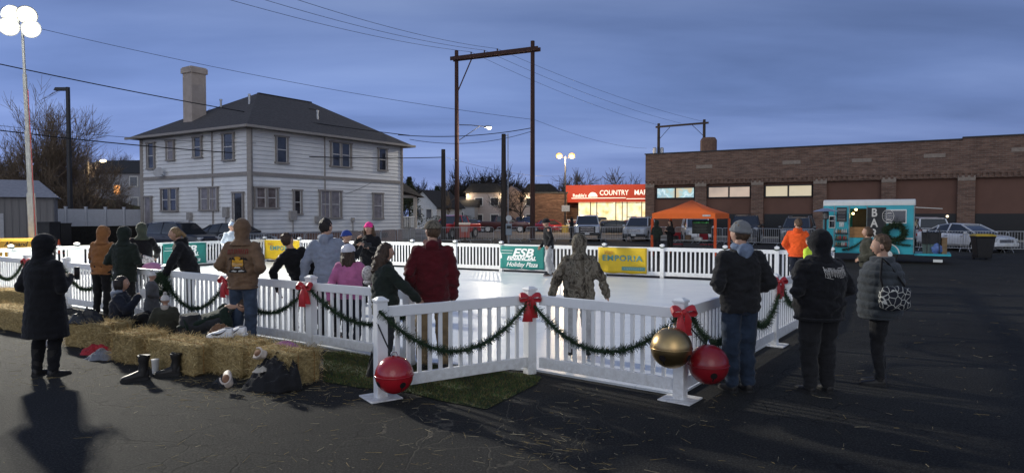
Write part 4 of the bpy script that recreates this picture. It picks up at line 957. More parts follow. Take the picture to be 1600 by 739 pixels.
def head_into(mb, c, rot, s):
    """a sculpted head with brow, nose, lips, chin and ears; +y is the face"""
    def fn(p):
        x, y, z = p
        w = 1.0
        if z < 0: w = 1 - .30 * (z * z) - .10 * max(0, y) * (-z)
        jaw = 0
        fy = y
        if y > 0:
            fy = y * (.93 + .07 * (1 - abs(z)))
            f = math.exp(-((x / .16) ** 2))
            fy += .16 * f * math.exp(-(((z + .17) / .13) ** 2)) * max(0, y)          # nose
            fy += .07 * f * math.exp(-(((z + .02) / .12) ** 2)) * max(0, y)          # bridge
            fy += .05 * math.exp(-(((z - .17) / .09) ** 2)) * math.exp(-((x / .6) ** 2)) * max(0, y)   # brow
            fy -= .06 * math.exp(-(((z - .02) / .11) ** 2)) * math.exp(-(((abs(x) - .36) / .16) ** 2))   # eye sockets
            fy += .05 * math.exp(-(((z + .50) / .07) ** 2)) * math.exp(-((x / .26) ** 2))          # lips
            fy += .08 * math.exp(-(((z + .78) / .16) ** 2)) * math.exp(-((x / .34) ** 2))          # chin
        else:
            fy = y * (1.0 if z > -.2 else 1 - .45 * (-z - .2))
        return V((x * w, fy, z))
    mb.ell(c, (.078 * s, .098 * s, .117 * s), mat=rot, nu=36, nv=28, fn=fn)
    T = rot.to_3x3()
    for sx in (-1, 1): mb.ell(V(c) + T @ V((sx * .077 * s, -.006 * s, -.006 * s)), (.013 * s, .022 * s, .032 * s), mat=rot @ Matrix.Rotation(sx * R(-18), 4, 'Z'), nu=10, nv=8)
def hand_into(mb, wrist, d, up, s, curl=.6, side=1):
    """palm, four bent fingers of different length and a thumb leaving the side of the palm"""
    d = V(d).normalized(); up = (V(up) - d * V(up).dot(d)).normalized(); sd = d.cross(up) * side
    pc = V(wrist) + d * .045 * s
    T = Matrix((sd, d, up)).transposed().to_4x4()
    mb.ell(pc, (.040 * s, .052 * s, .017 * s), mat=T, nu=12, nv=8)
    for i, (o, L_) in enumerate(((-.029, .062), (-.0105, .074), (.009, .070), (.027, .054))):
        p = V(wrist) + d * .085 * s + sd * o * s; a = 0; pts = [p - d * .025 * s]; pts.append(p); dd = d.copy()
        for k in range(3): 
            a += curl * (.45 + .1 * i); dd = d * math.cos(a) - up * math.sin(a); p = p + dd * (L_ * s * (.44, .32, .24)[k]); pts.append(p)
        mb.tube(pts, [.009 * s, .0095 * s, .0085 * s, .0075 * s, .006 * s], 7)
    p = V(wrist) + d * .03 * s - sd * .03 * s; q = p - sd * .024 * s + d * .026 * s - up * .008 * s; r = q + d * .03 * s - up * .018 * s * (1 + curl)
    mb.tube([p, q, r], [.012 * s, .011 * s, .008 * s], 7)

def person(label, pos, H, face=0.0, build=1.0, lean=(0, 0), twist=0.0, arms=('down', 'down'), legs=None, head=(0, 0), hair=None, hood=None, hat=None,
           jacket=None, jkind='hoodie', trousers=None, shoes=None, bulk=1.0, hem=None, vox=.016, group=None, skate=False, stance=.06, puff=0, seated=None, sleeve=None, low=False, coat=None, zoff=0.0, hands=True):
    """one person standing at pos, facing +y turned by `face`; lean = (forward, to the right) in radians"""
    seed = len(HC) + 1; HC[label] = 1; rnd = random.Random(seed * 17)
    t = thing('person', label, 'person', (pos[0], pos[1], pos[2] + zoff if len(pos) > 2 else zoff), face, group)
    h = H; s = H / 1.75
    j = {}
    for sx, k in ((-1, 'L'), (1, 'R')):
        j['hip' + k] = V((sx * .052 * h, 0, .505 * h)); j['knee' + k] = V((sx * (stance * .95) * h, .012 * h, .275 * h)); j['ank' + k] = V((sx * stance * h, -.01 * h, .045 * h)); j['toe' + k] = V((sx * (stance + .015) * h, .085 * h, .014 * h))
    if legs:
        for k, v in legs.items(): j[k] = V(v) * h
    pel = (j['hipL'] + j['hipR']) / 2 + V((0, 0, .02 * h))
    Lm = Matrix.Translation(pel) @ Matrix.Rotation(twist, 4, 'Z') @ Matrix.Rotation(lean[1], 4, 'Y') @ Matrix.Rotation(-lean[0], 4, 'X') @ Matrix.Translation(-V((0, 0, .525 * h)))
    def up(x, y, z): return Lm @ V((x * h, y * h, z * h))
    neck = up(0, -.004, .835); hd = up(0, .012, .925)
    hrot = Lm.to_3x3().to_4x4() @ Matrix.Rotation(head[0], 4, 'Z') @ Matrix.Rotation(-head[1], 4, 'X')
    sh = {'L': up(-.108 * build ** .5, -.002, .80), 'R': up(.108 * build ** .5, -.002, .80)}
    L3 = Lm.to_3x3()
    pres = {'down': ((.030, -.012, -.165), (.030, .030, -.315)), 'pocket': ((.052, -.045, -.160), (-.045, .095, -.225)), 'phone': ((.040, .0, -.170), (-.055, .145, -.105)), 'up': ((.05, .08, -.11), (-.03, .16, -.0)),
            'rail': ((.07, .07, -.135), (.06, .19, -.215)), 'side': ((.07, -.01, -.155), (.115, .03, -.29)), 'hip': ((.05, -.06, -.155), (.005, .045, -.255)), 'cross': ((.04, .02, -.17), (-.10, .11, -.16)), 'skate': ((.09, -.03, -.14), (.15, .05, -.25))}
    el, wr = {}, {}
    for k, sx, a in (('L', -1, arms[0]), ('R', 1, arms[1])):
        e, w_ = pres[a] if isinstance(a, str) else a
        el[k] = sh[k] + L3 @ V((sx * e[0] * h, e[1] * h, e[2] * h)); wr[k] = sh[k] + L3 @ V((sx * w_[0] * h, w_[1] * h, w_[2] * h))
    # --- body: one continuous figure
    b = MB(); B = build
    sections(b, [(up(0, 0, z), hw * h * B, hd_ * h * B, twist) for z, hw, hd_ in ((.50, .07, .055), (.54, .09, .066), (.62, .08, .058), (.70, .092, .062), (.77, .098, .058), (.81, .07, .045), (.835, .034, .034))])
    b.tube([up(0, -.006, .80), up(0, .004, .90)], [.036 * h, .032 * h], 14)
    for k in 'LR':
        limb(b, [j['hip' + k], j['knee' + k], j['ank' + k]], [.045 * h * B, .031 * h, .021 * h]); limb(b, [sh[k], el[k], wr[k]], [.028 * h, .023 * h, .016 * h])
        limb(b, [j['ank' + k] - V((0, .01 * h, .015 * h)), j['toe' + k]], [.014 * h, .010 * h])
    me = remesh(b, max(vox * .8, .012), 3)
    hb_ = MB(); hb_.v = [tuple(v.co) for v in me.vertices]; hb_.f = [tuple(p.vertices) for p in me.polygons]; hb_.m = [0] * len(hb_.f)
    head_into(hb_, hd, hrot, s * 1.0)
    if hands:
        for k, sx in (('L', -1), ('R', 1)):
            d = (wr[k] - el[k]); dn = d.normalized()
            hand_into(hb_, wr[k], dn, L3 @ V((sx * .6, -.2, .5)) if d.z > -.12 * h else L3 @ V((sx, 0, 0)), s, .55, side=sx)
    body = hb_.build('body', skin_m, t, smooth=True)
    T3 = hrot.to_3x3()
    if not low:
        for sx in (-1, 1):
            e = MB(); e.ell(hd + T3 @ V((sx * .030 * s, .0775 * s, .004 * s)), .0125 * s, nu=10, nv=8); eo = e.build('eye', eye_white, body, smooth=True)
            e = MB(); e.ell(hd + T3 @ V((sx * .030 * s, .0865 * s, .004 * s)), .006 * s, nu=8, nv=6); e.build('iris', eye_dark, eo, smooth=True) if False else e.build('eyelash', eye_dark, body, smooth=True)
        e = MB(); e.ell(hd + T3 @ V((0, .087 * s, -.057 * s)), (.022 * s, .009 * s, .006 * s), mat=hrot, nu=12, nv=6); e.build('mouth', lip_m, body, smooth=True)
    # --- trousers
    tr = MB(); wl = .0
    sections(tr, [(pel + V((0, 0, z * h)), hw * h * B, hd_ * h * B, twist) for z, hw, hd_ in ((-.065, .066, .06), (-.02, .094, .074), (.04, .094, .072), (.085, .088, .066))])
    fit = 1.0 if not isinstance(trousers, tuple) else trousers[1]; tm = trousers[0] if isinstance(trousers, tuple) else trousers
    for k in 'LR':
        limb(tr, [j['hip' + k] + V((0, 0, .0)), j['knee' + k], j['ank' + k] + V((0, 0, .012 * h))], [.056 * h * B, .043 * h * fit * B ** .5, .034 * h * fit])
    me = remesh(tr, vox, 3); kz = (j['kneeL'].z + j['kneeR'].z) / 2
    folds(me, .016 * s, 7, 11, seed, lambda p: .45 + .8 * math.exp(-((p.z - kz) / (.12 * h)) ** 2) + .9 * math.exp(-((p.z - .08 * h) / (.07 * h)) ** 2))
    smooth_obj('trousers', me, tm, t)
    # --- shoes
    for k in 'LR':
        a, tt = j['ank' + k], j['toe' + k]; f = (tt - a); f.z = 0; f.normalize(); sd = V((f.y, -f.x, 0)); L_ = (.155 * h) ; zz = a.z - .045 * h
        heel = V((a.x, a.y, zz)) - f * .035 * h
        S = MB(); lift = .05 * s if skate else 0
        rings = []
        for q, w_, z0, z1 in ((0, .55, .012, .085), (.06, .92, .0, .10), (.3, .95, .0, .092), (.5, 1.0, .0, .062), (.72, 1.06, .0, .05), (.92, .8, .005, .038), (1.0, .4, .012, .025)):
            c = heel + f * L_ * q; w2 = .045 * s * w_
            rings.append([c + sd * (x * w2) + V((0, 0, (z0 + (z1 - z0) * z) * s + lift)) for x, z in ((-.85, 0), (.85, 0), (1, .3), (.8, .8), (.3, 1), (-.3, 1), (-.8, .8), (-1, .3))])
        S.loft(rings); 
        S.tube([heel + f * .038 * h + V((0, 0, .05 * s + lift)), heel + f * .036 * h + V((0, 0, (.17 if (shoes and shoes[1] == 'boot') or skate else .095) * s + lift))], [.047 * s, .05 * s], 12)
        if shoes and shoes[1] == 'tall': S.tube([heel + f * .038 * h + V((0, 0, .05 * s)), heel + f * .034 * h + V((0, 0, .34 * s))], [.052 * s, .062 * s], 12)
        so_ = S.build('shoe', shoes[0] if shoes else black_plastic, t, smooth=60)
        so2 = MB(); so2.loft([[heel + f * L_ * q + sd * (x * .047 * s * w_) + V((0, 0, z * s + lift)) for x, z in ((-1, .0), (1, .0), (1, .02), (-1, .02))] for q, w_ in ((-.02, .6), (.06, .98), (.5, 1.04), (.75, 1.1), (.95, .8), (1.02, .4))])
        so2.build('sole', shoes[2] if shoes and len(shoes) > 2 else rubber, so_)
        if skate:
            bl_ = MB(); bl_.bar(heel + V((0, 0, .02 * s)) - f * .01, heel + f * L_ * 1.05 + V((0, 0, .02 * s)), .006, .04 * s); bl_.build('blade', steel, so_)
    # --- jacket
    jk = MB(); K = bulk * B; hem = hem if hem is not None else .475
    def jt(z, hw, hd_): return (up(0, 0, z), hw * h * K, hd_ * h * K, twist)
    if coat:
        secs = [jt(coat, .125, .10), jt(coat + .06, .122, .098), jt(.45, .112, .092), jt(.56, .103, .084)]
    else:
        secs = [jt(hem, .094, .076), jt(hem + .018, .100, .080), jt(.56, .105, .083)]
    secs += [jt(.63, .106, .081), jt(.70, .112, .083), jt(.76, .115, .077), jt(.80, .100, .062), jt(.83, .060, .046), jt(.85, .046, .042)]
    sections(jk, secs, 24)
    aw = bulk ** .6
    for k, sx in (('L', -1), ('R', 1)):
        limb(jk, [sh[k] + L3 @ V((-sx * .012 * h, 0, -.012 * h)), el[k], wr[k]], [.045 * h * aw, .038 * h * aw, .029 * h * aw])
    me = remesh(jk, vox, 5)
    if puff:
        me.update(); iL = L3.inverted(); nn = [v.normal.copy() for v in me.vertices]
        for v, n in zip(me.vertices, nn):
            # quilted rows run round the torso and round each sleeve
            zc = (Lm.inverted() @ v.co).z
            v.co = v.co + n * (puff * (abs(math.sin(zc * math.pi / .085)) ** .6 - .6))
        folds(me, .006 * s, 14, 14, seed)
    else:
        folds(me, .021 * s, 6, 12, seed + 3, lambda p: .55 + .7 * math.exp(-(((Lm.inverted() @ p).z / h - .57) / .10) ** 2)); folds(me, .010 * s, 15, 22, seed + 7)
    jo = smooth_obj('jacket' if jkind != 'coat' else 'coat', me, jacket, t)
    if jkind == 'hoodie':      # ribbed hem and cuffs
        c = MB(); n_ = 24
        a0 = secs[0]; 
        for dz, g in ((0, 1.0),):
            ring = [up(0, 0, hem + .004) + L3 @ V((math.cos(q) * .098 * h * K, math.sin(q) * .080 * h * K, 0)) for q in [2 * math.pi * i / n_ for i in range(n_)]]
            c.tube(ring, .016 * s, 8, closed=True)
        c.build('hem_band', jacket if not isinstance(jacket, list) else jacket[0], jo, smooth=True)
    # --- hood, hair, hats
    if hood:
        kind, hm = hood[0], hood[1]
        if kind == 'up':
            g = MB(); hs = s * (1.0 if len(hood) < 3 else hood[2])
            g.ell(hd + T3 @ V((0, -.018 * s, .012 * s)), (.108 * hs, .128 * hs, .142 * hs), mat=hrot, nu=22, nv=16); g.ell(hd + T3 @ V((0, -.06 * s, .075 * s)), (.07 * hs, .075 * hs, .07 * hs), mat=hrot, nu=14, nv=10)
            sections(g, [(neck + L3 @ V((0, -.01 * h, -.03 * h)), .10 * h * .95, .075 * h, twist), (neck + L3 @ V((0, -.012 * h, .02 * h)), .075 * hs * 1.15, .10 * hs, twist), (hd + T3 @ V((0, -.02 * s, -.02 * s)), .098 * hs, .115 * hs, twist)], 18)
            me = remesh(g, max(.012, vox * .8), 4); folds(me, .010 * s, 12, 15, seed + 5)
            # open the front of the hood round the face
            bm = bmesh.new(); bm.from_mesh(me); f = T3 @ V((0, 1, 0)); oc = hd + T3 @ V((0, 0, -.012 * s))
            kill = []
            for fc in bm.faces:
                q = T3.inverted() @ (fc.calc_center_median() - oc)
                if q.y > .045 * s and (q.x / (.074 * s)) ** 2 + (q.z / (.102 * s)) ** 2 < 1: kill.append(fc)
            bmesh.ops.delete(bm, geom=kill, context='FACES'); bm.to_mesh(me); bm.free()
            ho = smooth_obj('hood', me, hm, t); so_ = ho.modifiers.new('thickness', 'SOLIDIFY'); so_.thickness = .014; so_.offset = -1
            if len(hood) > 3:
                fur = MB(); rf_ = random.Random(seed)
                for i in range(420):
                    a = rf_.uniform(0, 6.283); p = oc + T3 @ V((.082 * s * math.cos(a), .065 * s + rf_.uniform(-.02, .015), .108 * s * math.sin(a))); d = T3 @ V((math.cos(a) + rf_.gauss(0, .4), .5 + rf_.gauss(0, .5), math.sin(a) + rf_.gauss(0, .4)))
                    sliver(fur, p, d, rf_.uniform(.02, .05), .003)
                fur.build('fur_trim', hood[3], ho, fix=False)
        else:
            g = MB()
            g.ell(neck + L3 @ V((0, -.055 * h, -.005 * h)), (.085 * s, .05 * s, .075 * s), nu=16, nv=10); g.ell(neck + L3 @ V((0, -.05 * h, -.045 * h)), (.07 * s, .035 * s, .07 * s), nu=14, nv=10)
            for i in range(13):
                a = math.pi * (-.12 + 1.24 * i / 12) + math.pi; p = neck + L3 @ V((math.cos(a) * .078 * s, math.sin(a) * .085 * s - .006 * h, .018 * h - .012 * h * math.sin(a - math.pi))); g.ell(p, .033 * s, nu=8, nv=6)
            me = remesh(g, max(.011, vox * .8), 4); folds(me, .012 * s, 10, 10, seed + 5); smooth_obj('hood', me, hm, t)
    if hair:
        kind, hm = hair; g = MB(); rf_ = random.Random(seed)
        g.ell(hd + T3 @ V((0, -.014 * s, .018 * s)), (.086 * s, .100 * s, .110 * s), mat=hrot, nu=20, nv=14, fn=lambda p: p * (1 if not (p.y > .34 and p.z < .36) else .80))
        if kind == 'short':
            for i in range(40):
                a, b_ = rf_.uniform(0, 6.28), rf_.uniform(0, 1.3); p = V((math.cos(a) * math.sin(b_), math.sin(a) * math.sin(b_), math.cos(b_)))
                g.ell(hd + T3 @ V((p.x * .082 * s, p.y * .095 * s - .012 * s, p.z * .105 * s + .02 * s)), (.018 * s,) * 3, nu=8, nv=6)
        if kind == 'bob':
            for i in range(16):
                a = math.pi * (.0 + i / 15) + math.pi; c_ = V((math.cos(a) * .082 * s, math.sin(a) * .09 * s, 0)); g.tube([hd + T3 @ (c_ + V((0, 0, .06 * s))), hd + T3 @ (c_ * 1.1 + V((0, 0, -.04 * s))), hd + T3 @ (c_ * .98 + V((0, 0, -.10 * s)))], [.03 * s, .034 * s, .02 * s], 8)
        if kind in ('long', 'curly'):
            L_ = .34 if kind == 'curly' else .30
            for i in range(22):
                a = math.pi * (-.02 + 1.04 * i / 21) + math.pi; c_ = V((math.cos(a) * .078 * s, math.sin(a) * .086 * s, 0)); w_ = .026 if kind == 'long' else .036; l2 = L_ * rf_.uniform(.75, 1.05) * (1 if math.sin(a) < -.3 else .8)
                pts = [hd + T3 @ (c_ + V((0, 0, .06 * s)))] + [hd + T3 @ (c_ * (1.12 + .12 * q) + V((rf_.gauss(0, .012), rf_.gauss(0, .012) - .03 * s * q, -l2 * s * q))) for q in (.15, .4, .7, 1)]
                g.tube(pts, [.028 * s, w_ * s, w_ * 1.1 * s, w_ * s, .008 * s], 8)
                if kind == 'curly':
                    for q in range(6): g.ell(pts[1].lerp(pts[-1], rf_.random()) + V((rf_.gauss(0, .018), rf_.gauss(0, .018), 0)), .024 * s, nu=8, nv=6)
        if kind == 'pony':
            g.tube([hd + T3 @ V((0, -.10 * s, .03 * s)), hd + T3 @ V((0, -.15 * s, -.03 * s)), hd + T3 @ V((0, -.14 * s, -.2 * s))], [.03 * s, .035 * s, .012 * s], 8)
        me = remesh(g, .009 if vox < .02 else .013, 2); folds(me, .008 * s if kind != 'curly' else .014 * s, 26, 14, seed + 2); smooth_obj('hair', me, hm, t)
    if hat:
        kind, hm = hat[0], hat[1]; g = MB()
        if kind == 'beanie':
            g.ell(hd + T3 @ V((0, -.014 * s, .030 * s)), (.094 * s, .110 * s, .112 * s), mat=hrot, nu=20, nv=14, fn=lambda p: p if p.z > -.1 else V((p.x, p.y, -.1 - (p.z + .1) * .0)))
            n_ = 24; g.tube([hd + T3 @ V((math.cos(q) * .090 * s, math.sin(q) * .106 * s - .014 * s, .03 * s - .016 * s * math.cos(q + math.pi / 2))) for q in [2 * math.pi * i / n_ for i in range(n_)]], .017 * s, 8, closed=True)
            me = remesh(g, .009 if vox < .02 else .013, 2); folds(me, .004 * s, 40, 8, seed); ho = smooth_obj('beanie', me, hm, t)
            if len(hat) > 2:
                p = MB(); rf_ = random.Random(seed); c = hd + T3 @ V((0, -.02 * s, .165 * s)); p.ell(c, .034 * s, nu=12, nv=8)
                for i in range(200): d = V((rf_.gauss(0, 1), rf_.gauss(0, 1), rf_.gauss(0, 1))).normalized(); sliver(p, c + d * .025 * s, d, .022 * s, .003)
                p.build('pompom', hat[2], ho, fix=False)
        if kind == 'cap':
            g.ell(hd + T3 @ V((0, -.01 * s, .042 * s)), (.101 * s, .120 * s, .098 * s), mat=hrot, nu=24, nv=14, fn=lambda p: p if p.z > -.05 else V((p.x, p.y, -.05)))
            co_ = g.build('cap', hm, t, smooth=50)
            g = MB(); pts = []
            for q in [math.pi * i / 10 for i in range(11)]: pts.append((math.cos(q) * .075 * s, .075 * s + math.sin(q) * .085 * s))
            up_ = [hd + T3 @ V((x, y, .048 * s - .016 * s * abs(x / (.075 * s)) ** 2)) for x, y in pts]; dn_ = [p - T3 @ V((0, 0, .006 * s)) for p in up_]; n_ = len(pts)
            g.add(up_ + dn_, [tuple(range(n_)), tuple(reversed(range(n_, 2 * n_)))] + [(i, i + n_, (i + 1) % n_ + n_, (i + 1) % n_) for i in range(n_)]); g.build('brim', hm, co_)
        if kind == 'helmet':
            g.ell(hd + T3 @ V((0, -.012 * s, .035 * s)), (.112 * s, .130 * s, .112 * s), mat=hrot, nu=24, nv=16, fn=lambda p: p if p.z > -.2 else V((p.x * .99, p.y * .99, -.2)))
            ho = g.build('helmet', hm, t, smooth=50)
            g = MB()
            for sx in (-1, 1): g.tube([hd + T3 @ V((sx * .098 * s, .0, .0)), hd + T3 @ V((sx * .07 * s, .03 * s, -.10 * s)), hd + T3 @ V((0, .06 * s, -.125 * s))], .006 * s, 6)
            g.build('chin_strap', black_plastic, ho)
    return dict(t=t, j=j, wr=wr, el=el, sh=sh, hd=hd, hrot=hrot, Lm=Lm, L3=L3, jacket=jo, h=h, s=s, pel=pel, up=up)

def decal(pr, me, m, xo, zo, name, parent=None, off=.006, side=-1, scale=1.0):
    """lay a flat graphic (local xz mesh) on the back of a jacket by casting it onto the cloth"""
    jm = pr['jacket'].data; bv = BVHTree.FromPolygons([v.co for v in jm.vertices], [tuple(p.vertices) for p in jm.polygons])
    for v in me.vertices:
        o = V((v.co.x * scale + xo, side * 2.0, v.co.z * scale + zo)); hit = bv.ray_cast(o, V((0, -side, 0)))[0]
        y = hit.y if hit else (me.get('last', 0.0)); me['last'] = y; v.co = V((o.x, y + side * (off + v.co.y * 0), o.z))
    if 'last' in me: del me['last']
    me.materials.clear(); me.materials.append(m); me.name = name
    return link(name, me, parent or pr['jacket'])
def flat_mesh(polys, sub=.02):
    """flat polygons in xz, cut into small pieces so that they can follow cloth"""
    bm = bmesh.new()
    for p in polys:
        f = bm.faces.new([bm.verts.new((x, 0, z)) for x, z in p])
    bmesh.ops.triangulate(bm, faces=bm.faces[:])
    for _ in range(6):
        e = [e for e in bm.edges if e.calc_length() > sub]
        if not e: break
        bmesh.ops.subdivide_edges(bm, edges=e, cuts=1); bmesh.ops.triangulate(bm, faces=bm.faces[:])
    me = bpy.data.meshes.new('graphic'); bm.to_mesh(me); bm.free(); return me
# ------------------------------------------------------------------ the cast, left to right
blk = cloth('black', (.010, .010, .012)); blk2 = cloth('soft_black', (.016, .016, .018)); navy = cloth('navy', (.014, .017, .028)); dgreen = cloth('dark_green', (.016, .022, .018)); olive = cloth('olive', (.045, .045, .034))
rust = cloth('rust', (.24, .105, .04)); tan = cloth('tan', (.155, .098, .062)); grey_h = cloth('heather_grey', (.22, .25, .32), var=.12, vs=12); maroon = cloth('maroon', (.075, .008, .012)); pink = cloth('pink', (.42, .13, .27)); orange = cloth('orange', (.75, .10, .02))
denim = cloth('denim', (.045, .065, .105), var=.4, vs=5); denim_d = cloth('dark_denim', (.022, .034, .058), var=.4, vs=5); khaki = cloth('khaki', (.20, .145, .085)); greyp = cloth('grey_sweatpants', (.40, .40, .41), var=.2); charcoal = cloth('charcoal', (.03, .032, .038)); lightbeige = cloth('beige_khaki', (.17, .135, .085))
white_knit = cloth('white_knit', (.55, .53, .52)); grey_knit = cloth('grey_knit', (.16, .165, .17)); hot_pink = cloth('hot_pink', (.75, .04, .26)); blue_knit = cloth('blue_knit', (.03, .06, .25))
vest = M('hi_vis', (.55, .75, .05), rough=.7, emit=None, var=.1)
slate = cloth('slate_puffer', (.045, .052, .060)); dark_slate = cloth('grey_brown_hoodie', (.09, .09, .095))
camo, t_, N_, L_, P_ = nt('camouflage_cloth'); P_.inputs['Roughness'].default_value = .95; P_.inputs['Specular IOR Level'].default_value = .1
g_ = N_.new('ShaderNodeNewGeometry'); n_ = N_.new('ShaderNodeTexNoise'); n_.inputs['Scale'].default_value = 9; n_.inputs['Detail'].default_value = 5; n_.inputs['Roughness'].default_value = .65; n_.inputs['Distortion'].default_value = .6; mpn = N_.new('ShaderNodeMapping'); mpn.inputs['Scale'].default_value = (1.5, 1.5, .7); L_.new(g_.outputs['Position'], mpn.inputs[0]); L_.new(mpn.outputs[0], n_.inputs['Vector'])
c_ = N_.new('ShaderNodeValToRGB'); e_ = c_.color_ramp.elements; c_.color_ramp.interpolation = 'CONSTANT'
for i_, (p_, cc_) in enumerate(((0, (.035, .03, .024)), (.40, (.10, .085, .066)), (.48, (.17, .15, .12)), (.56, (.07, .065, .05)), (.63, (.24, .22, .19)))):
    k_ = e_[i_] if i_ < len(e_) else e_.new(p_); k_.position = p_; k_.color = (*cc_, 1)
L_.new(n_.outputs['Fac'], c_.inputs[0]); L_.new(c_.outputs[0], P_.inputs['Base Color'])
bootk = M('boot_black', (.014, .013, .013), rough=.5); sneaker = M('sneaker_grey', (.09, .09, .1), rough=.7); skate_b = M('skate_black', (.02, .02, .022), rough=.4); skate_w = M('skate_grey', (.35, .35, .37), rough=.5); brown_boot = M('boot_brown', (.05, .032, .02), rough=.7); white_sole = M('white_sole', (.6, .58, .54), rough=.7)
fur_grey = M('grey_fur', (.12, .11, .10), rough=1); pale_fur = M('pale_fur', (.45, .40, .36), rough=1)
def stand(px, Y, z=0.0): return (at(px, 400, Y).x, Y, z)
RK = .03
P = {}
P['coat'] = person('person in a long black hooded coat and tall boots seen from behind', stand(69, 7.7), 1.62, R(-16), build=1.14, arms=('pocket', 'phone'), hood=('up', blk, 1.08, fur_grey), jacket=blk, jkind='coat', coat=.28, bulk=1.14, trousers=blk, shoes=(bootk, 'tall'), puff=.007, vox=.013, head=(R(-18), R(4)), stance=.075)
P['rust'] = person('person in a rust orange hoodie with raised hood and black trousers by the fence', stand(158, 12.2), 1.66, R(-6), build=1.02, arms=('rail', 'rail'), hood=('up', rust), jacket=rust, trousers=blk, shoes=(bootk, 'boot'), head=(R(-20), R(14)), lean=(.1, 0), vox=.017)
P['green'] = person('person in a very dark green hooded jacket standing right of the rust hoodie', stand(195, 11.6), 1.66, R(-10), build=1.08, arms=('pocket', 'phone'), hood=('up', dgreen), jacket=dgreen, trousers=blk2, shoes=(bootk, 'boot'), head=(R(-25), R(8)), vox=.016, hem=.43, bulk=1.08)
P['cup'] = person('person in black inside the rink behind the dark green jacket holding a packet', stand(222, 13.4, RK), 1.68, R(35), build=1.0, arms=('phone', 'rail'), hood=('up', cloth('moss_cap', (.05, .06, .045))), jacket=blk, trousers=blk2, shoes=(skate_b, 'boot'), skate=True, vox=.019)
P['blond'] = person('blond person in a black jacket leaning on the fence inside the rink and facing left', stand(297, 11.55, RK), 1.68, R(112), build=1.0, lean=(.32, 0), arms=(((.06, .12, -.13), (.03, .22, -.23)), 'rail'), hair=('pony', hair_blond), jacket=blk, jkind='jacket', hood=('down', blk), trousers=blk2, shoes=(skate_b, 'boot'), skate=True, bulk=1.15, hem=.45, head=(0, R(-14)), vox=.015)
kneel = {'hipL': (-.05, 0, .10), 'hipR': (.05, 0, .10), 'kneeL': (-.08, .2, .21), 'kneeR': (.08, .2, .21), 'ankL': (-.07, .30, .045), 'ankR': (.07, .30, .045), 'toeL': (-.08, .39, .014), 'toeR': (.08, .39, .014)}
P['seated'] = person('dark haired person in a black jacket sitting among the bales and holding up a phone', stand(188, 10.0), 1.62, R(-72), build=1.02, legs=kneel, arms=('down', 'up'), hair=('bob', hair_dark), hood=('down', grey_h), jacket=navy, jkind='jacket', trousers=blk2, shoes=(bootk, 'boot'), bulk=1.12, vox=.013, hem=.49)
P['kid1'] = person('small child in a grey knit hat and grey coat against the fence by the wreath', stand(236, 10.75), .95, R(-60), build=1.12, arms=('pocket', 'pocket'), hat=('beanie', white_knit, white_knit), jacket=dark_slate, jkind='coat', coat=.34, trousers=blk2, shoes=(bootk, 'boot'), vox=.014, bulk=1.15)
P['kid2'] = person('small child in a white pompom hat and a hooded olive coat near the hay bales', stand(257, 10.0), 1.12, R(25), build=1.18, legs=kneel, arms=('pocket', 'pocket'), hat=('beanie', white_knit, white_knit), hood=('down', pale_fur), jacket=olive, jkind='jacket', trousers=blk2, shoes=(bootk, 'boot'), vox=.013, bulk=1.2)
squat = {'hipL': (-.05, 0, .20), 'hipR': (.05, 0, .20), 'kneeL': (-.09, .21, .25), 'kneeR': (.09, .21, .25), 'ankL': (-.07, .13, .045), 'ankR': (.07, .13, .045), 'toeL': (-.08, .22, .014), 'toeR': (.08, .22, .014)}
P['bend'] = person('person in a dark green sweater and grey shorts bent over behind the bales changing shoes', stand(296, 9.0), 1.72, R(-66), build=1.08, legs=squat, lean=(1.2, 0), arms=(((.03, .13, -.03), (.0, .26, .0)), ((.03, .13, -.03), (.0, .26, .0))), hair=('short', hair_brown), jacket=cloth('forest_sweater', (.012, .022, .017)), trousers=charcoal, shoes=(sneaker, 'low'), head=(0, R(35)), vox=.014, hem=.5)
P['tan'] = person('person in a tan hoodie with a yellow sunset print on the back and blue jeans', stand(379, 9.25), 1.80, R(-3), build=1.03, arms=('pocket', 'pocket'), hood=('up', tan, .98), jacket=tan, trousers=(denim, 1.12), shoes=(brown_boot, 'low'), vox=.013, bulk=1.06, stance=.058, head=(R(-8), R(4)))
P['hatblue'] = person('person in a white and blue knit hat half hidden behind the tan hoodie', stand(363, 18.5, RK), 1.66, R(190), hat=('beanie', M('pale_blue_hat', (.45, .55, .7), var=.5, vs=14), white_knit), jacket=cloth('sky_jacket', (.45, .52, .6)), jkind='jacket', trousers=blk2, shoes=(skate_w, 'boot'), skate=True, vox=.024, arms=('pocket', 'pocket'))
P['boy'] = person('boy in a black jacket with brown hair leaning both hands on the fence from inside', stand(470, 10.15, RK), 1.60, R(24), build=.92, lean=(-.06, -.30), arms=(((.12, -.10, -.10), (.13, -.19, -.255)), ((.02, -.10, -.15), (-.02, -.14, -.30))), hair=('short', hair_brown), jacket=blk, jkind='jacket', trousers=(charcoal, 1.0), shoes=(skate_b, 'boot'), skate=True, vox=.013, head=(R(-50), 0), hem=.5)
P['grey'] = person('tall person in a light grey hoodie with short dark hair inside the fence', stand(513, 9.75, RK), 1.79, R(-4), build=1.0, lean=(.05, -.07), arms=('side', 'cross'), hair=('short', hair_dark), hood=('down', grey_h), jacket=grey_h, trousers=(blk2, 1.0), shoes=(skate_b, 'boot'), skate=True, vox=.013, head=(R(-24), 0), bulk=1.08)
P['blue'] = person('person in a royal blue beanie holding a black camera behind the grey hoodie', stand(541, 12.4, RK), 1.56, R(-60), hat=('beanie', blue_knit), jacket=blk, jkind='jacket', trousers=blk2, shoes=(skate_b, 'boot'), skate=True, vox=.02, arms=('up', 'up'))
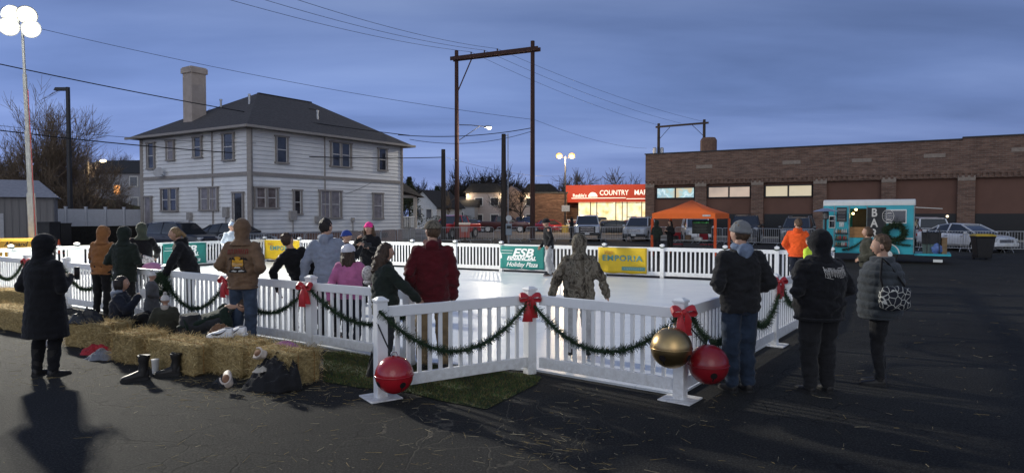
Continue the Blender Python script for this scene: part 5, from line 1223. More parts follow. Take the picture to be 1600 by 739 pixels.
P['girl'] = person('girl in a pink jacket and a white helmet with her arm over the fence', stand(548, 9.2, RK), 1.43, R(-10), build=1.02, lean=(-.05, -.04), arms=(((.05, -.06, -.14), (.05, -.13, -.30)), 'rail'), hair=('long', hair_brown), hat=('helmet', M('helmet_white', (.6, .6, .66), rough=.35)), jacket=pink, jkind='jacket', trousers=navy, shoes=(skate_w, 'boot'), skate=True, vox=.013, bulk=1.12, head=(R(-15), 0))
P['beanie'] = person('person in a hot pink beanie and black coat facing the camera on the rink', stand(577, 13.6, RK), 1.70, R(172), hair=('long', hair_mid), hat=('beanie', hot_pink), jacket=blk, jkind='jacket', trousers=blk2, shoes=(skate_b, 'boot'), skate=True, vox=.016, arms=('phone', 'up'), bulk=1.05)
P['curly'] = person('person with long curly hair in a dark green coat resting a hand on the gate', stand(601, 7.72, RK), 1.52, R(-68), build=1.06, arms=('down', ((.02, .13, -.14), (-.02, .235, -.235))), hair=('curly', hair_brown), hood=('down', blk), jacket=cloth('spruce_coat', (.015, .021, .018)), jkind='jacket', trousers=(charcoal, 1.05), shoes=(skate_b, 'boot'), skate=True, bulk=1.12, hem=.44, vox=.012, head=(R(-12), R(6)))
P['maroon'] = person('person in a maroon hoodie, khaki trousers and a camouflage cap seen from behind', stand(676, 7.95, RK), 1.77, R(6), build=1.03, arms=('hip', 'down'), hair=('short', hair_mid), hat=('cap', camo), hood=('down', maroon), jacket=maroon, trousers=(khaki, 1.15), shoes=(skate_b, 'boot'), vox=.012, bulk=1.08, head=(R(32), 0), hem=.46, stance=.072)
P['camo'] = person('person in a hooded camouflage jacket and grey sweatpants seen from behind', stand(905, 8.55, RK), 1.58, R(-4), build=1.04, arms=('side', 'side'), hood=('up', camo, 1.05), jacket=camo, jkind='jacket', trousers=(greyp, 1.12), shoes=(skate_b, 'boot'), skate=True, vox=.012, bulk=1.14, hem=.43, stance=.072)
P['skater'] = person('young skater in a black helmet, black jacket and grey trousers gliding by the teal banner', stand(858, 20.2, RK), 1.75, R(95), lean=(.12, 0), arms=('skate', ((.05, .02, -.16), (.07, .12, -.27))), hat=('helmet', blk), jacket=blk, jkind='jacket', trousers=(greyp, 1.05), shoes=(skate_b, 'boot'), skate=True, vox=.022, head=(R(22), 0), legs={'kneeL': (-.06, .05, .28), 'kneeR': (.06, -.01, .28), 'ankR': (.07, -.1, .05), 'toeR': (.08, 0, .014)})
P['jeans'] = person('person in a black jacket, blue jeans and a grey beanie standing by the red bell', stand(1157, 7.02), 1.80, R(8), build=1.06, arms=('pocket', 'pocket'), hair=('short', hair_mid), hat=('beanie', grey_knit), jacket=blk2, jkind='jacket', hood=('down', M('blue_scarf', (.14, .18, .26), rough=.95, var=.4, vs=12)), trousers=(denim_d, 1.2), shoes=(bootk, 'low'), vox=.012, bulk=1.06, head=(R(28), 0), hem=.47, stance=.05)
P['black'] = person('broad person all in black with a raised hood and white lettering across the shoulders', stand(1281, 6.98), 1.69, R(10), build=1.38, arms=('pocket', 'pocket'), hood=('up', blk, 1.06), jacket=blk, trousers=(blk2, 1.22), shoes=(bootk, 'low'), vox=.012, bulk=1.1, hem=.46, stance=.062, head=(R(14), R(3)))
P['puffer'] = person('short haired person in a grey quilted jacket with a patterned bag turned to the left', stand(1376, 7.3), 1.65, R(60), build=1.18, arms=(((.045, -.03, -.165), (-.03, .05, -.235)), ((.045, -.03, -.165), (-.03, .05, -.235))), hair=('short', hair_mid), jacket=slate, jkind='jacket', trousers=(blk2, .95), shoes=(bootk, 'low'), vox=.011, bulk=1.40, hem=.45, puff=.020, stance=.035, head=(R(8), R(8)), lean=(-.03, 0))
P['olive'] = person('person in an olive green jacket and jeans facing the teal trailer', stand(1356, 14.2), 1.64, R(72), build=1.05, arms=('pocket', 'pocket'), hair=('bob', hair_mid), jacket=olive, jkind='jacket', trousers=denim, shoes=(bootk, 'low'), vox=.017, bulk=1.1, hem=.46)
P['orange'] = person('person in a bright orange hoodie and dark trousers near the right fence', stand(1246, 16.4, RK), 1.76, R(-35), build=1.1, arms=('hip', 'phone'), hair=('short', hair_mid), hood=('down', orange), jacket=orange, trousers=navy, shoes=(bootk, 'low'), vox=.018, bulk=1.06, head=(R(50), 0))
P['vest'] = person('person in a yellow green safety vest half hidden behind the black lettered hoodie', stand(1272, 13.6, RK), 1.42, R(20), arms=('down', 'down'), hair=('short', hair_brown), jacket=vest, jkind='jacket', trousers=blk2, shoes=(bootk, 'low'), vox=.02, lean=(.2, 0))
P['tent1'] = person('person in a dark green hooded jacket under the left end of the orange canopy', stand(1026, 30.2), 1.66, R(-40), arms=('phone', 'phone'), hood=('up', dgreen), jacket=dgreen, trousers=blk2, shoes=(bootk, 'low'), vox=.028, low=True)
P['tent2'] = person('person in black with a pale fur lined hood under the orange canopy', stand(1047, 31.0), 1.66, R(120), arms=('phone', 'phone'), hair=('long', hair_dark), hood=('down', pale_fur), jacket=blk, trousers=blk2, shoes=(bootk, 'low'), vox=.028, low=True)
P['walker'] = person('dark figure beside the silver pickup behind the crowd barriers', stand(893, 50.3), 1.75, R(60), jacket=blk, trousers=blk2, hood=('up', blk), shoes=(bootk, 'low'), vox=.03, low=True)

# --- prints on clothes
pr = P['tan']; h = pr['h']
yl = M('print_yellow', (.62, .32, .03), rough=.9); bkp = M('print_black', (.015, .014, .014), rough=.9); whp = M('print_white', (.5, .48, .45), rough=.9); rdp = M('print_red', (.17, .03, .025), rough=.9)
zc = .675 * h
circ = [(.085 * math.cos(a), .085 * math.sin(a)) for a in [R(-35) + R(250) * i / 24 for i in range(25)]]
decal(pr, flat_mesh([circ]), yl, 0, zc + .0, 'sunset_print')
pal = []
for sx in (-1, 1):
    pal.append([(sx * .088, -.09), (sx * .10, -.09), (sx * .085, .045), (sx * .078, .045)])
    for a in (-.3, .5, 1.3, 2.2, 3.2): 
        c, s_ = math.cos(a), math.sin(a); pal.append([(sx * .08, .045), (sx * .08 + .035 * c - .008 * s_, .05 + .022 * s_ + .01), (sx * .08 + .062 * c, .035 + .03 * s_), (sx * .08 + .03 * c + .006 * s_, .04 + .012 * s_)])
pal.append([(-.13, -.135), (.13, -.135), (.115, -.10), (.05, -.085), (-.05, -.085), (-.115, -.10)])
decal(pr, flat_mesh(pal), bkp, 0, zc, 'palm_print', off=.008)
decal(pr, flat_mesh([[(-.09, -.118), (-.02, -.125), (0, -.112), (-.06, -.10)], [(.02, -.122), (.10, -.116), (.06, -.098), (.015, -.108)], [(-.045, -.075), (.045, -.075), (.03, -.05), (-.03, -.05)], [(-.07, -.03), (.07, -.03), (.07, -.024), (-.07, -.024)], [(-.075, -.012), (.075, -.012), (.075, -.007), (-.075, -.007)]]), whp, 0, zc, 'stripe_print', off=.010)
blk_ = []
for k, x in enumerate((-.15, -.10, -.045, .005, .05, .10)):      # worn, unreadable red letters in an arc
    z = .006 * (1 - (x / .12) ** 2); blk_.append([(x, z - .035), (x + .012, z - .035), (x + .012, z + .035), (x, z + .035)]); blk_.append([(x + .024, z - .03), (x + .036, z - .034), (x + .036, z + .03), (x + .024, z + .035)])
    if k % 2: blk_.append([(x + .012, z + .02), (x + .024, z + .02), (x + .024, z + .034), (x + .012, z + .034)])
decal(pr, flat_mesh(blk_), rdp, 0, zc + .15, 'chest_lettering', off=.007)
pr = P['black']; h = pr['h']
dr = []
rd = random.Random(4)
def stroke(a, b_, w_=.006): d = V((b_[0] - a[0], b_[1] - a[1])); n_ = V((-d.y, d.x)).normalized() * w_ / 2; dr.append([(a[0] - n_.x, a[1] - n_.y), (b_[0] - n_.x * .5, b_[1] - n_.y * .5), (b_[0] + n_.x * .5, b_[1] + n_.y * .5), (a[0] + n_.x, a[1] + n_.y)])
for i in range(22):      # tangled jagged script, the letters run into each other
    x = -.125 + i * .0118; t_ = rd.uniform(.032, .052); b0_ = rd.uniform(-.05, -.03); stroke((x, t_), (x + rd.uniform(.002, .016), b0_))
    if i % 3 != 1: stroke((x + .004, rd.uniform(-.01, .03)), (x + .018, rd.uniform(-.02, .035)), .005)
stroke((-.128, .062), (-.112, .02), .008); stroke((-.11, -.045), (-.04, -.062)); stroke((.04, -.048), (.10, -.046)); stroke((.11, .05), (.132, .075), .008); stroke((-.085, .048), (-.03, .046)); stroke((.03, .048), (.12, .054))
decal(pr, flat_mesh(dr), whp, .045, .752 * h, 'back_lettering', off=.012)
# --- things people carry
q = P['puffer']; t = q['t']
bagm, t_, N_, L_, P_ = nt('giraffe_pattern_bag'); P_.inputs['Roughness'].default_value = .8
g_ = N_.new('ShaderNodeNewGeometry'); v_ = N_.new('ShaderNodeTexVoronoi'); v_.feature = 'DISTANCE_TO_EDGE'; v_.inputs['Scale'].default_value = 15; L_.new(g_.outputs['Position'], v_.inputs['Vector'])
c_ = N_.new('ShaderNodeValToRGB'); c_.color_ramp.interpolation = 'CONSTANT'; c_.color_ramp.elements[0].color = (.52, .52, .48, 1); c_.color_ramp.elements[1].position = .04; c_.color_ramp.elements[1].color = (.008, .01, .018, 1); L_.new(v_.outputs['Distance'], c_.inputs[0]); L_.new(c_.outputs[0], P_.inputs['Base Color'])
bw = at(1399, 463, 6.98)
bag = thing('handbag', 'black shoulder bag with a white giraffe net pattern hanging by the grey quilted jacket', 'bag', bw, R(14))
b = MB(); sq_ = lambda q, e: math.copysign(abs(q) ** e, q); b.ell((0, 0, 0), (.185, .07, .155), nu=24, nv=16, fn=lambda p: V((sq_(p.x, .62) * (1 - .14 * p.z), p.y, sq_(p.z, .62) if p.z < .4 else .57 + (p.z - .4) * .2))); me = remesh(b, .014, 2); folds(me, .018, 8, 8, 5); smooth_obj('pouch', me, bagm, bag)
b = MB(); b.tube([(-.15, 0, .06), (-.17, .02, .2), (-.12, .06, .40), (-.02, .08, .34), (.12, 0, .10)], .012, 8); b.build('strap', blk, bag, smooth=True)
def carry(name, label, cat, c, mbf, m, rz=0): 
    b = MB(); mbf(b); o = b.build(name, m, None, loc=c, smooth=45); o.rotation_euler = (0, 0, rz); return tag(o, label, cat)
q = P['seated']; c = q['t'].matrix_basis @ (q['wr']['R'] + V((.0, .06, .05)))
carry('smartphone', 'white smartphone held up by the dark haired person among the bales', 'phone', c, lambda b: b.box((0, 0, 0), (.01, .075, .15)), M('phone_white', (.6, .6, .62), rough=.3), q['t'].rotation_euler.z)
q = P['blue']; c = q['t'].matrix_basis @ ((q['wr']['R'] + q['wr']['L']) / 2 + V((0, .1, .03)))
def camb(b): b.box((0, 0, 0), (.15, .07, .1)); b.tube([(0, .03, 0), (0, .13, 0)], .04, 14); b.box((0, 0, .06), (.06, .06, .03))
carry('camera', 'black camera held in front of the royal blue beanie', 'camera', c, camb, black_plastic, q['t'].rotation_euler.z)
q = P['coat']; c = q['t'].matrix_basis @ (q['wr']['R'] + V((.0, .1, .04)))
carry('smartphone', 'small dark phone in the hand of the person in the long black coat', 'phone', c, lambda b: b.box((0, 0, 0), (.075, .012, .15)), black_plastic, q['t'].rotation_euler.z)
q = P['cup']; c = at(231, 407, 13.1)
carry('snack_packet', 'white and black printed packet held by the person in black behind the left fence', 'packet', c, lambda b: b.box((0, 0, 0), (.22, .03, .16), mat=Matrix.Rotation(R(18), 4, 'Y')), M('packet_white', (.55, .55, .55), var=.7, vs=30))
carry('pink_towel', 'pink cloth laid over the fence rail beside the person in black', 'cloth', at(238, 418, 12.75), lambda b: b.ell((0, 0, 0), (.2, .09, .10), nu=14, nv=10, fn=lambda p: V((p.x, p.y, max(p.z, -.3)))), M('pink_cloth', (.5, .22, .38), rough=.9))
def mit(b): b.ell((0, 0, 0), (.075, .06, .10), nu=14, nv=10); b.ell((.06, 0, .03), (.03, .035, .055), nu=10, nv=8); b.ell((0, 0, -.1), (.06, .05, .035), nu=12, nv=8)
carry('mitten', 'white floral mitten hanging over the rail beside the curly haired person', 'mitten', at(575, 428, 7.95), mit, M('floral_white', (.5, .47, .46), rough=.9, var=.6, vs=38))
# ------------------------------------------------------------------ hay bales
hay = M('hay_body', (.38, .28, .125), rough=1, var=.55, vs=22, bump=1.0, bs=90, stretch=(1, 1, 2))
hay_l = M('hay_light', (.60, .48, .25), rough=.95, var=.4, vs=25); hay_d = M('hay_dark', (.33, .24, .105), rough=.95, var=.4, vs=25)
twine = M('bale_twine', (.3, .16, .05), rough=.9)
def bale(label, c, rz, L_=.98, W_=.46, H_=.40, seed=1, n=2200):
    rnd = random.Random(seed); t = thing('hay_bale', label, 'hay bale', (c[0], c[1], 0), rz, 'hay bales along the fence')
    bm = bmesh.new(); bmesh.ops.create_cube(bm, size=1); bmesh.ops.subdivide_edges(bm, edges=bm.edges[:], cuts=9, use_grid_fill=True)
    for v in bm.verts:
        p = v.co; e = sum(1 for q in p if abs(q) > .47); k = .93 if e >= 2 else 1.0
        q = V((p.x * L_ * (k if e >= 2 else 1), p.y * W_ * k, p.z * H_ * k)); q += v.co.normalized() * .022 * noise.noise(q * 9 + V((seed * 3, 0, 0))); q.z += H_ / 2; q.z = max(q.z, .004); v.co = q
    me = bpy.data.meshes.new('bale'); bm.to_mesh(me); bm.free()
    b = MB(); b.v = [tuple(v.co) for v in me.vertices]; b.f = [tuple(p.vertices) for p in me.polygons]; b.m = [0] * len(b.f)
    for i in range(n):
        f = rnd.choices(('top', 'front', 'back', 'l', 'r'), (4, 4, 1.2, .9, .9))[0]; x, y, z = rnd.uniform(-.5, .5) * L_, rnd.uniform(-.5, .5) * W_, rnd.uniform(.0, 1) * H_
        if f == 'top': p = V((x, y, H_)); nrm = V((0, 0, 1)); along = V((rnd.gauss(0, 1), rnd.gauss(0, 1), 0))
        elif f == 'front': p = V((x, -W_ / 2, z)); nrm = V((0, -1, 0)); along = V((rnd.gauss(0, 1), 0, rnd.gauss(0, 1)))
        elif f == 'back': p = V((x, W_ / 2, z)); nrm = V((0, 1, 0)); along = V((rnd.gauss(0, 1), 0, rnd.gauss(0, .8)))
        else: sx = -1 if f == 'l' else 1; p = V((sx * L_ / 2, y, z)); nrm = V((sx, 0, 0)); along = V((0, rnd.gauss(0, 1), rnd.gauss(0, 1)))
        d = along.normalized() + nrm * (rnd.random() ** 2.4 * 1.2 + .04)
        if p.z < .03: d.z = abs(d.z)
        sliver(b, p - nrm * .012, d, rnd.uniform(.03, .12), rnd.uniform(.0014, .0028), mi=1 + int(rnd.random() < .5))
    b.build('bale_body', [hay, hay_l, hay_d], t, fix=False)
    w = MB()
    for y in (-.11, .11):
        ring = [(-L_ / 2 - .008, y, .02), (-L_ / 2 - .008, y, H_ - .02), (-L_ / 2 + .03, y, H_ + .006), (L_ / 2 - .03, y, H_ + .006), (L_ / 2 + .008, y, H_ - .02), (L_ / 2 + .008, y, .02)]
        q = MB(); q.tube(ring, .004, 5); q.build('twine', twine, t)
    return t
BZr = math.atan2(-.545, .84)
def bale_between(label, a, b_, seed, W_=.46, H_=.40, n=2200):
    # a, b_: ground ends of the front edge
    a, b_ = V(a), V(b_); d = (b_ - a); d.z = 0; nn = V((-d.y, d.x, 0)).normalized(); c = (a + b_) / 2 + nn * W_ / 2
    return bale(label, c, math.atan2(d.y, d.x) + random.Random(seed).uniform(-.07, .07), d.length - .13, W_, H_, seed, n)
a, c = gnd(315, 580), gnd(458, 610); m = a.lerp(c, .5)
bale_between('front hay bale with white sneakers on top', a, m.lerp(a, .03), 11, H_=.385)
bale_between('nearest hay bale, loose ended, with dark coats slumped against it', m.lerp(c, .01), c, 12, H_=.375, n=2800)
a, c = gnd(168, 563), gnd(313, 590); m = a.lerp(c, .40)
bale_between('hay bale standing end on behind the scattered red and grey clothes', a, m.lerp(a, .07), 13, H_=.37)
bale_between('hay bale with black boots in front of it', m.lerp(c, .01), c, 14, H_=.355)
bale_between('hay bale carrying a black bag behind the long black coat', gnd(96, 540), gnd(166, 549), 15, H_=.35)
bale_between('hay bale at the left edge covered in pale loose straw', gnd(-40, 508), gnd(44, 522), 16, H_=.35)
bale_between('farthest hay bale low against the fence at the left edge', gnd(-30, 476), gnd(72, 480), 17, H_=.32)

# ------------------------------------------------------------------ jingle bells, garlands, bows, wreath
def bell(label, c, r, m, rot, strap=None):
    t = thing('jingle_bell', label, 'bell', c, rot); 
    b = MB(); b.ell((0, 0, 0), r, nu=36, nv=24); bo = b.build('shell', m, t, smooth=True)
    b = MB(); b.tube([(r * 1.01 * math.cos(q), r * 1.01 * math.sin(q), 0) for q in [2 * math.pi * i / 36 for i in range(36)]], r * .03, 8, closed=True); b.build('seam_ring', m, bo, smooth=True)
    for k, a in enumerate((R(-62), R(-150), R(40))):
        d = V((math.cos(a) * math.cos(R(-22)), math.sin(a) * math.cos(R(-22)), math.sin(R(-22)))); q = d.to_track_quat('Z', 'Y').to_matrix().to_4x4()
        h = MB(); h.lathe([(r * .17, 0), (r * .17, r * .012)], d * r * .992, 18, q); 
        dn = (d + V((0, 0, -.55))).normalized(); side_ = d.cross(V((0, 0, 1))).normalized() * r * .035
        h.add([d * r * 1.004 - side_, d * r * 1.004 + side_, (d + V((0, 0, -.3))).normalized() * r * 1.006 + side_, dn * r * 1.004 + side_, dn * r * 1.004 - side_, (d + V((0, 0, -.3))).normalized() * r * 1.006 - side_], [(0, 1, 2, 5), (5, 2, 3, 4)])
        h.build('sound_hole', M('bell_hole', (.01, .006, .006), rough=.9), bo)
    b = MB(); b.tube([(.03 * math.cos(q), 0, r + .012 + .03 * math.sin(q)) for q in [2 * math.pi * i / 14 for i in range(14)]], .007, 6, closed=True); b.build('hanging_loop', strap or chrome, t)
    return t
red_bell = M('red_bell', (.36, .01, .018), rough=.22, var=.12, vs=3, spec=.5, coat=.4); gold_bell = M('gold_bell', (.44, .31, .15), rough=.33, metal=1.0, var=.15, vs=5)
bell('red jingle bell hanging low on the post of the open gate', at(616, 585, 6.56), .19, red_bell, R(10))
bell('gold jingle bell hanging at the front corner post', at(1049, 543, 6.46), .20, gold_bell, R(20))
bell('dark red jingle bell beside the gold bell at the corner post', at(1107, 569, 6.5), .195, M('dark_red_bell', (.22, .008, .014), rough=.3, var=.15, spec=.5, coat=.2), R(60))
def hang(label, a, b_): m = MB(); o = V(a); m.tube([p - o for p in catenary(a, b_, .01, 6)], .008, 6); tag(m.build('hanging_cord', wire_mat, None, loc=o), label, 'cord')
hang('black cord from the gate post to the red bell', (A_.x - .02, A_.y - .065, .78), at(613, 556, 6.56))
hang('black cord holding the dark red bell at the corner post', (C_.x + .05, C_.y - .065, .78), at(1107, 541, 6.5))
def garland(label, pts, r=.035, seed=1, dens=900):
    rnd = random.Random(seed); o = V(pts[0]); P_ = [V(p) - o for p in pts]; b = MB(); b.tube(P_, r * .35, 6)
    L_ = sum((P_[i + 1] - P_[i]).length for i in range(len(P_) - 1)); n = int(dens * L_)
    for i in range(n):
        f = rnd.random() * (len(P_) - 1); k = min(int(f), len(P_) - 2); p = P_[k].lerp(P_[k + 1], f - k); ax = (P_[k + 1] - P_[k]).normalized(); s_ = ax.orthogonal().normalized(); s_.rotate(Matrix.Rotation(rnd.uniform(0, 6.283), 3, ax))
        clump = .62 + .75 * (.5 + .5 * noise.noise((f * 1.6, seed * 3.1, 0)) * 1.6); d = (s_ + ax * rnd.uniform(-.2, .9)).normalized()
        sliver(b, p + s_ * .006, d, r * rnd.uniform(.5, 1.7) * clump, .0028, mi=int(rnd.random() < .25))
    return tag(b.build('garland', [needle, M('needles_light', (.04, .075, .03), rough=.8, var=.5, vs=30)], None, loc=o, fix=False), label, 'garland', 'evergreen garlands on the rink fence')
def bow(label, c, rz=0, s=1.0):
    t = thing('ribbon_bow', label, 'bow', c, rz, 'red bows on the rink fence')
    for sx in (-1, 1):
        b = MB(); pts = [(0, 0, 0), (sx * .05 * s, -.035 * s, .045 * s), (sx * .11 * s, -.03 * s, .04 * s), (sx * .125 * s, -.01 * s, -.01 * s), (sx * .06 * s, -.02 * s, -.025 * s), (0, -.005, 0)]
        rings = []
        for i, p in enumerate(pts):
            p = V(p); w_ = (.022, .05, .058, .056, .042, .022)[i] * s; d = (V(pts[min(i + 1, 5)]) - V(pts[max(i - 1, 0)])).normalized(); nn = d.cross(V((0, 1, 0))).normalized() if abs(d.y) < .9 else V((0, 0, 1)); u = V((0, 1, 0)) * w_ * .5 + V((0, 0, 1)) * w_ * .5; k = d.cross(u).normalized() * .004
            rings.append([p - u - k, p + u - k, p + u + k, p - u + k])
        b.loft(rings); o = b.build('bow_loop', ribbon, t, smooth=60); sb_ = o.modifiers.new('soft', 'SUBSURF'); sb_.levels = 1; sb_.render_levels = 1
        b = MB(); rings = []
        for i in range(6):
            f = i / 5; x = sx * (.012 + .03 * f + .012 * math.sin(f * 5)) * s; y = -.02 * s - .015 * math.sin(f * 4 + sx) * s; z = -.24 * f * s * (1 if sx < 0 else .85); w_ = (.02 + .035 * f) * s
            rings.append([V((x - w_, y, z)), V((x, y - .012 * s, z)), V((x + w_, y, z)), V((x + w_, y + .004, z)), V((x, y - .008 * s, z)), V((x - w_, y + .004, z))])
        b.loft(rings); b.build('bow_tail', ribbon, t, smooth=60)
    b = MB(); b.ell((0, -.025 * s, 0), (.026 * s, .024 * s, .03 * s), nu=12, nv=8); b.build('bow_knot', ribbon, t, smooth=True)
    return t
FR = .09   # garlands lie on the camera side of the rail
def fpt(p, z, off=(0, -.07)): return V((p[0] + off[0], p[1] + off[1], z))
TA, TB, TC = fpt(A_, .90), fpt(B_, .88, (0, -.08)), fpt(C_, .87, (-.03, -.09))
garland('garland swagged from the gate post down to the middle red bow', catenary(TA, TB, .50, 22), .042, 1)
garland('garland swagged from the middle red bow to the corner bow above the gold bell', catenary(TB, TC, .48, 22), .042, 2)
TM_ = fpt(MID, .86, (.08, -.05)); TD = fpt(D_, .86, (.08, -.05)); TE = fpt(E_, .86, (.08, -.05))
garland('garland dropping from the corner bow behind the dark red bell', catenary(fpt(C_, .88, (.09, -.04)), TM_, .42, 20), .042, 3)
garland('garland swagged between the jeans and the black hooded person', catenary(TM_, TD, .45, 20), .042, 4)
garland('garland falling from the right fence bow behind the black hooded person', catenary(TD, TE, .38, 20), .042, 5)
LP_ = lp
def lpt(i, z=.86): p = LP_[i]; return V((p.x - .04, p.y - .075, z))
garland('garland between the last two posts of the left fence below the pink jacket', catenary(lpt(1, .9), lpt(0, .62), .28, 18), .036, 6)
garland('garland swagged on the left fence right of the tan hoodie', catenary(lpt(2), lpt(1), .42, 20), .034, 7)
garland('garland swagged on the left fence behind the tan hoodie', catenary(lpt(3), lpt(2), .50, 20), .034, 8)
garland('garland on the left fence between the wreath and the rust hoodie', catenary(lpt(4), lpt(3), .42, 20), .034, 9)
garland('garland on the left fence left of the rust hoodie', catenary(lpt(5), lpt(4), .42, 20), .034, 10)
garland('garland on the left fence behind the long black coat', catenary(lpt(6), lpt(5), .42, 20), .034, 11)
garland('garland at the left edge of the photo under the small red bow', catenary(lpt(7), lpt(6), .42, 20), .034, 12)
bow('red bow on the middle post of the front fence', (B_.x, B_.y - .085, .90), R(4), 1.12)
bow('red bow on the corner post above the gold bell', (C_.x, C_.y - .09, .90), R(10), 1.15)
bow('red bow on the right fence post between two people in black', (D_.x + .04, D_.y - .09, .93), R(25), 1.05)
bow('red bow on the left fence post beside the grey hoodie', (F_.x - .05, F_.y - .10, .88), R(-25), 1.15)
bow('red bow half hidden behind the legs of the tan hoodie', (LP_[2].x - .05, LP_[2].y - .10, .87), R(-25), 1.1)
bow('red bow hanging on the fence at the left edge of the photo', (LP_[6].x + .05, LP_[6].y - .1, .88), R(-25), 1.15)
wc = V((LP_[3].x - .03, LP_[3].y - .12, .66)); rnd_ = random.Random(5); b = MB()
for i in range(1700):
    a = rnd_.uniform(0, 6.283); d = V((rnd_.gauss(0, 1), rnd_.gauss(0, .7), rnd_.gauss(0, 1))).normalized(); sliver(b, V((math.cos(a) * .15, 0, math.sin(a) * .19)) + d * .02, d + V((-math.sin(a), 0, math.cos(a))) * .6, rnd_.uniform(.05, .11), .004, mi=int(rnd_.random() < .2))
b.tube([(math.cos(q) * .15, 0, math.sin(q) * .19) for q in [2 * math.pi * i / 20 for i in range(20)]], .03, 8, closed=True)
o = b.build('wreath', [needle, MC['needles_light']], None, loc=wc, fix=False); o.rotation_euler = (0, 0, R(-33)); tag(o, 'oval evergreen wreath hanging on the left fence post', 'wreath')

# ------------------------------------------------------------------ banners on the far fence
teal = M('teal_banner', (.018, .20, .175), rough=.4, var=.10, vs=3); bann_y = M('yellow_banner', (.68, .46, .02), rough=.45, var=.09, vs=3); bann_w = M('white_banner', (.68, .74, .72), rough=.4, var=.06, vs=3)
ink_w = M('banner_white_ink', (.85, .87, .86), rough=.5, var=0); ink_t = M('banner_teal_ink', (.10, .26, .24), rough=.5, var=0); ink_o = M('banner_orange_ink', (.55, .27, .06), rough=.5, var=0)
def banner(label, p, q, m, z0, z1, x0=.1, x1=None, kind=None):
    p, q = V(p), V(q); d = q - p; L_ = d.length; rz = math.atan2(d.y, d.x); x1 = L_ - .1 if x1 is None else x1
    nrm = V((d.y, -d.x)).normalized(); t = thing('banner', label, 'banner', (p.x + nrm.x * .05, p.y + nrm.y * .05, RK * 0), rz)
    nx_, nz_ = 22, 10; vs, fs = [], []
    for k in range(nz_ + 1):
        for i in range(nx_ + 1):
            u, v = i / nx_, k / nz_; sag = .012 * math.sin(u * math.pi * 5) * (1 if k == 0 else 0)
            vs.append((x0 + (x1 - x0) * u, -.008 + .010 * noise.noise((u * 5, v * 3, p.x)) - .014 * math.sin(u * 3.14) * math.sin(v * 3.14), z0 + (z1 - z0) * v + sag))
    for k in range(nz_):
        for i in range(nx_): a = k * (nx_ + 1) + i; fs.append((a, a + 1, a + nx_ + 2, a + nx_ + 1))
    b = MB(); b.add(vs, fs); s_ = b.build('sheet', m, t, smooth=True, fix=False); so_ = s_.modifiers.new('t', 'SOLIDIFY'); so_.thickness = .003; so_.offset = 1
    cx_ = (x0 + x1) / 2; H_ = z1 - z0; Wd = x1 - x0
    if kind == 'esb':
        text('ESB', .36, ink_w, s_, (cx_ + .02, -.034, z0 + H_ * .70), shear=.3, bold=.012, sx=1.35, depth=.002)
        text('FINANCIAL', .17, ink_w, s_, (cx_ - .02, -.034, z0 + H_ * .465), shear=.3, bold=.007, sx=1.22, depth=.002)
        b = MB(); b.box((cx_ - .05, -.034, z0 + H_ * .39), (.95, .003, .02)); b.box((x0 + .27, -.034, z0 + H_ * .80), (.42, .003, .014)); b.box((x0 + .24, -.034, z0 + H_ * .68), (.42, .003, .014)); b.build('speed_line', ink_w, s_)
        text('Holiday Plaza', .21, ink_w, s_, (cx_, -.034, z0 + H_ * .20), shear=.35, bold=.002, sx=1.0, depth=.002)
    if kind == 'emp':
        text('Visit', .17, ink_o, s_, (x0 + .32, -.034, z0 + H_ * .80), shear=.3, depth=.002); text('EMPOR!A', .235, ink_t, s_, (cx_ - .0, -.034, z0 + H_ * .58), bold=.006, sx=1.18, spacing=1.12, depth=.002)
        b = MB(); b.box((x1 - .40, -.034, z0 + H_ * .19), (.72, .003, .11)); b.build('web_box', ink_t, s_); b = MB()
        for i in range(11): b.box((x1 - .68 + i * .055, -.037, z0 + H_ * .19), (.034, .003, .022))
        b.build('small_print', M('print_grey', (.3, .4, .36), var=0), s_)
    return t
def far_p(i): return fence_far[i]
# far fence runs right to left; banners read left to right from inside
def fb_(px0, px1):
    # the two points on the far fence seen at these columns
    r_ = []
    for px in (px0, px1):
        k = (px - 800) / F; tt = (P1121.x - k * P1121.y) / (k * Fd.y - Fd.x); r_.append(P1121 + Fd * tt)
    return r_
banner('teal banner reading ESB Financial Holiday Plaza in the middle of the far fence', *fb_(778, 850), teal, .13, .88, x0=.12, x1=1.72, kind='esb')
banner('yellow banner reading Visit Emporia right of the camouflage jacket', *fb_(934, 1014), bann_y, .13, .90, x0=.04, x1=1.56, kind='emp')
banner('yellow banner reading Visit Emporia near the left corner of the far fence', *fb_(412, 474), bann_y, .13, .90, x0=.1, x1=2.0, kind='emp')
banner('plain white banner on the far fence behind the maroon hoodie', *fb_(640, 702), bann_w, .13, .88)
def eb_(px0, px1):
    r_ = []; d = (LE - K_).normalized()
    for px in (px0, px1):
        k = (px - 800) / F; tt = (K_.x - k * K_.y) / (k * d.y - d.x); r_.append(K_ + d * tt)
    return r_
banner('teal banner on the left end fence behind the leaning blond person', *eb_(248, 324), teal, .13, .88, kind='esb')
banner('white banner on the left end fence right of the long black coat', *eb_(98, 132), bann_w, .13, .88)
banner('white banner on the left end fence below the yellow generator', *eb_(8, 66), bann_w, .12, .88)

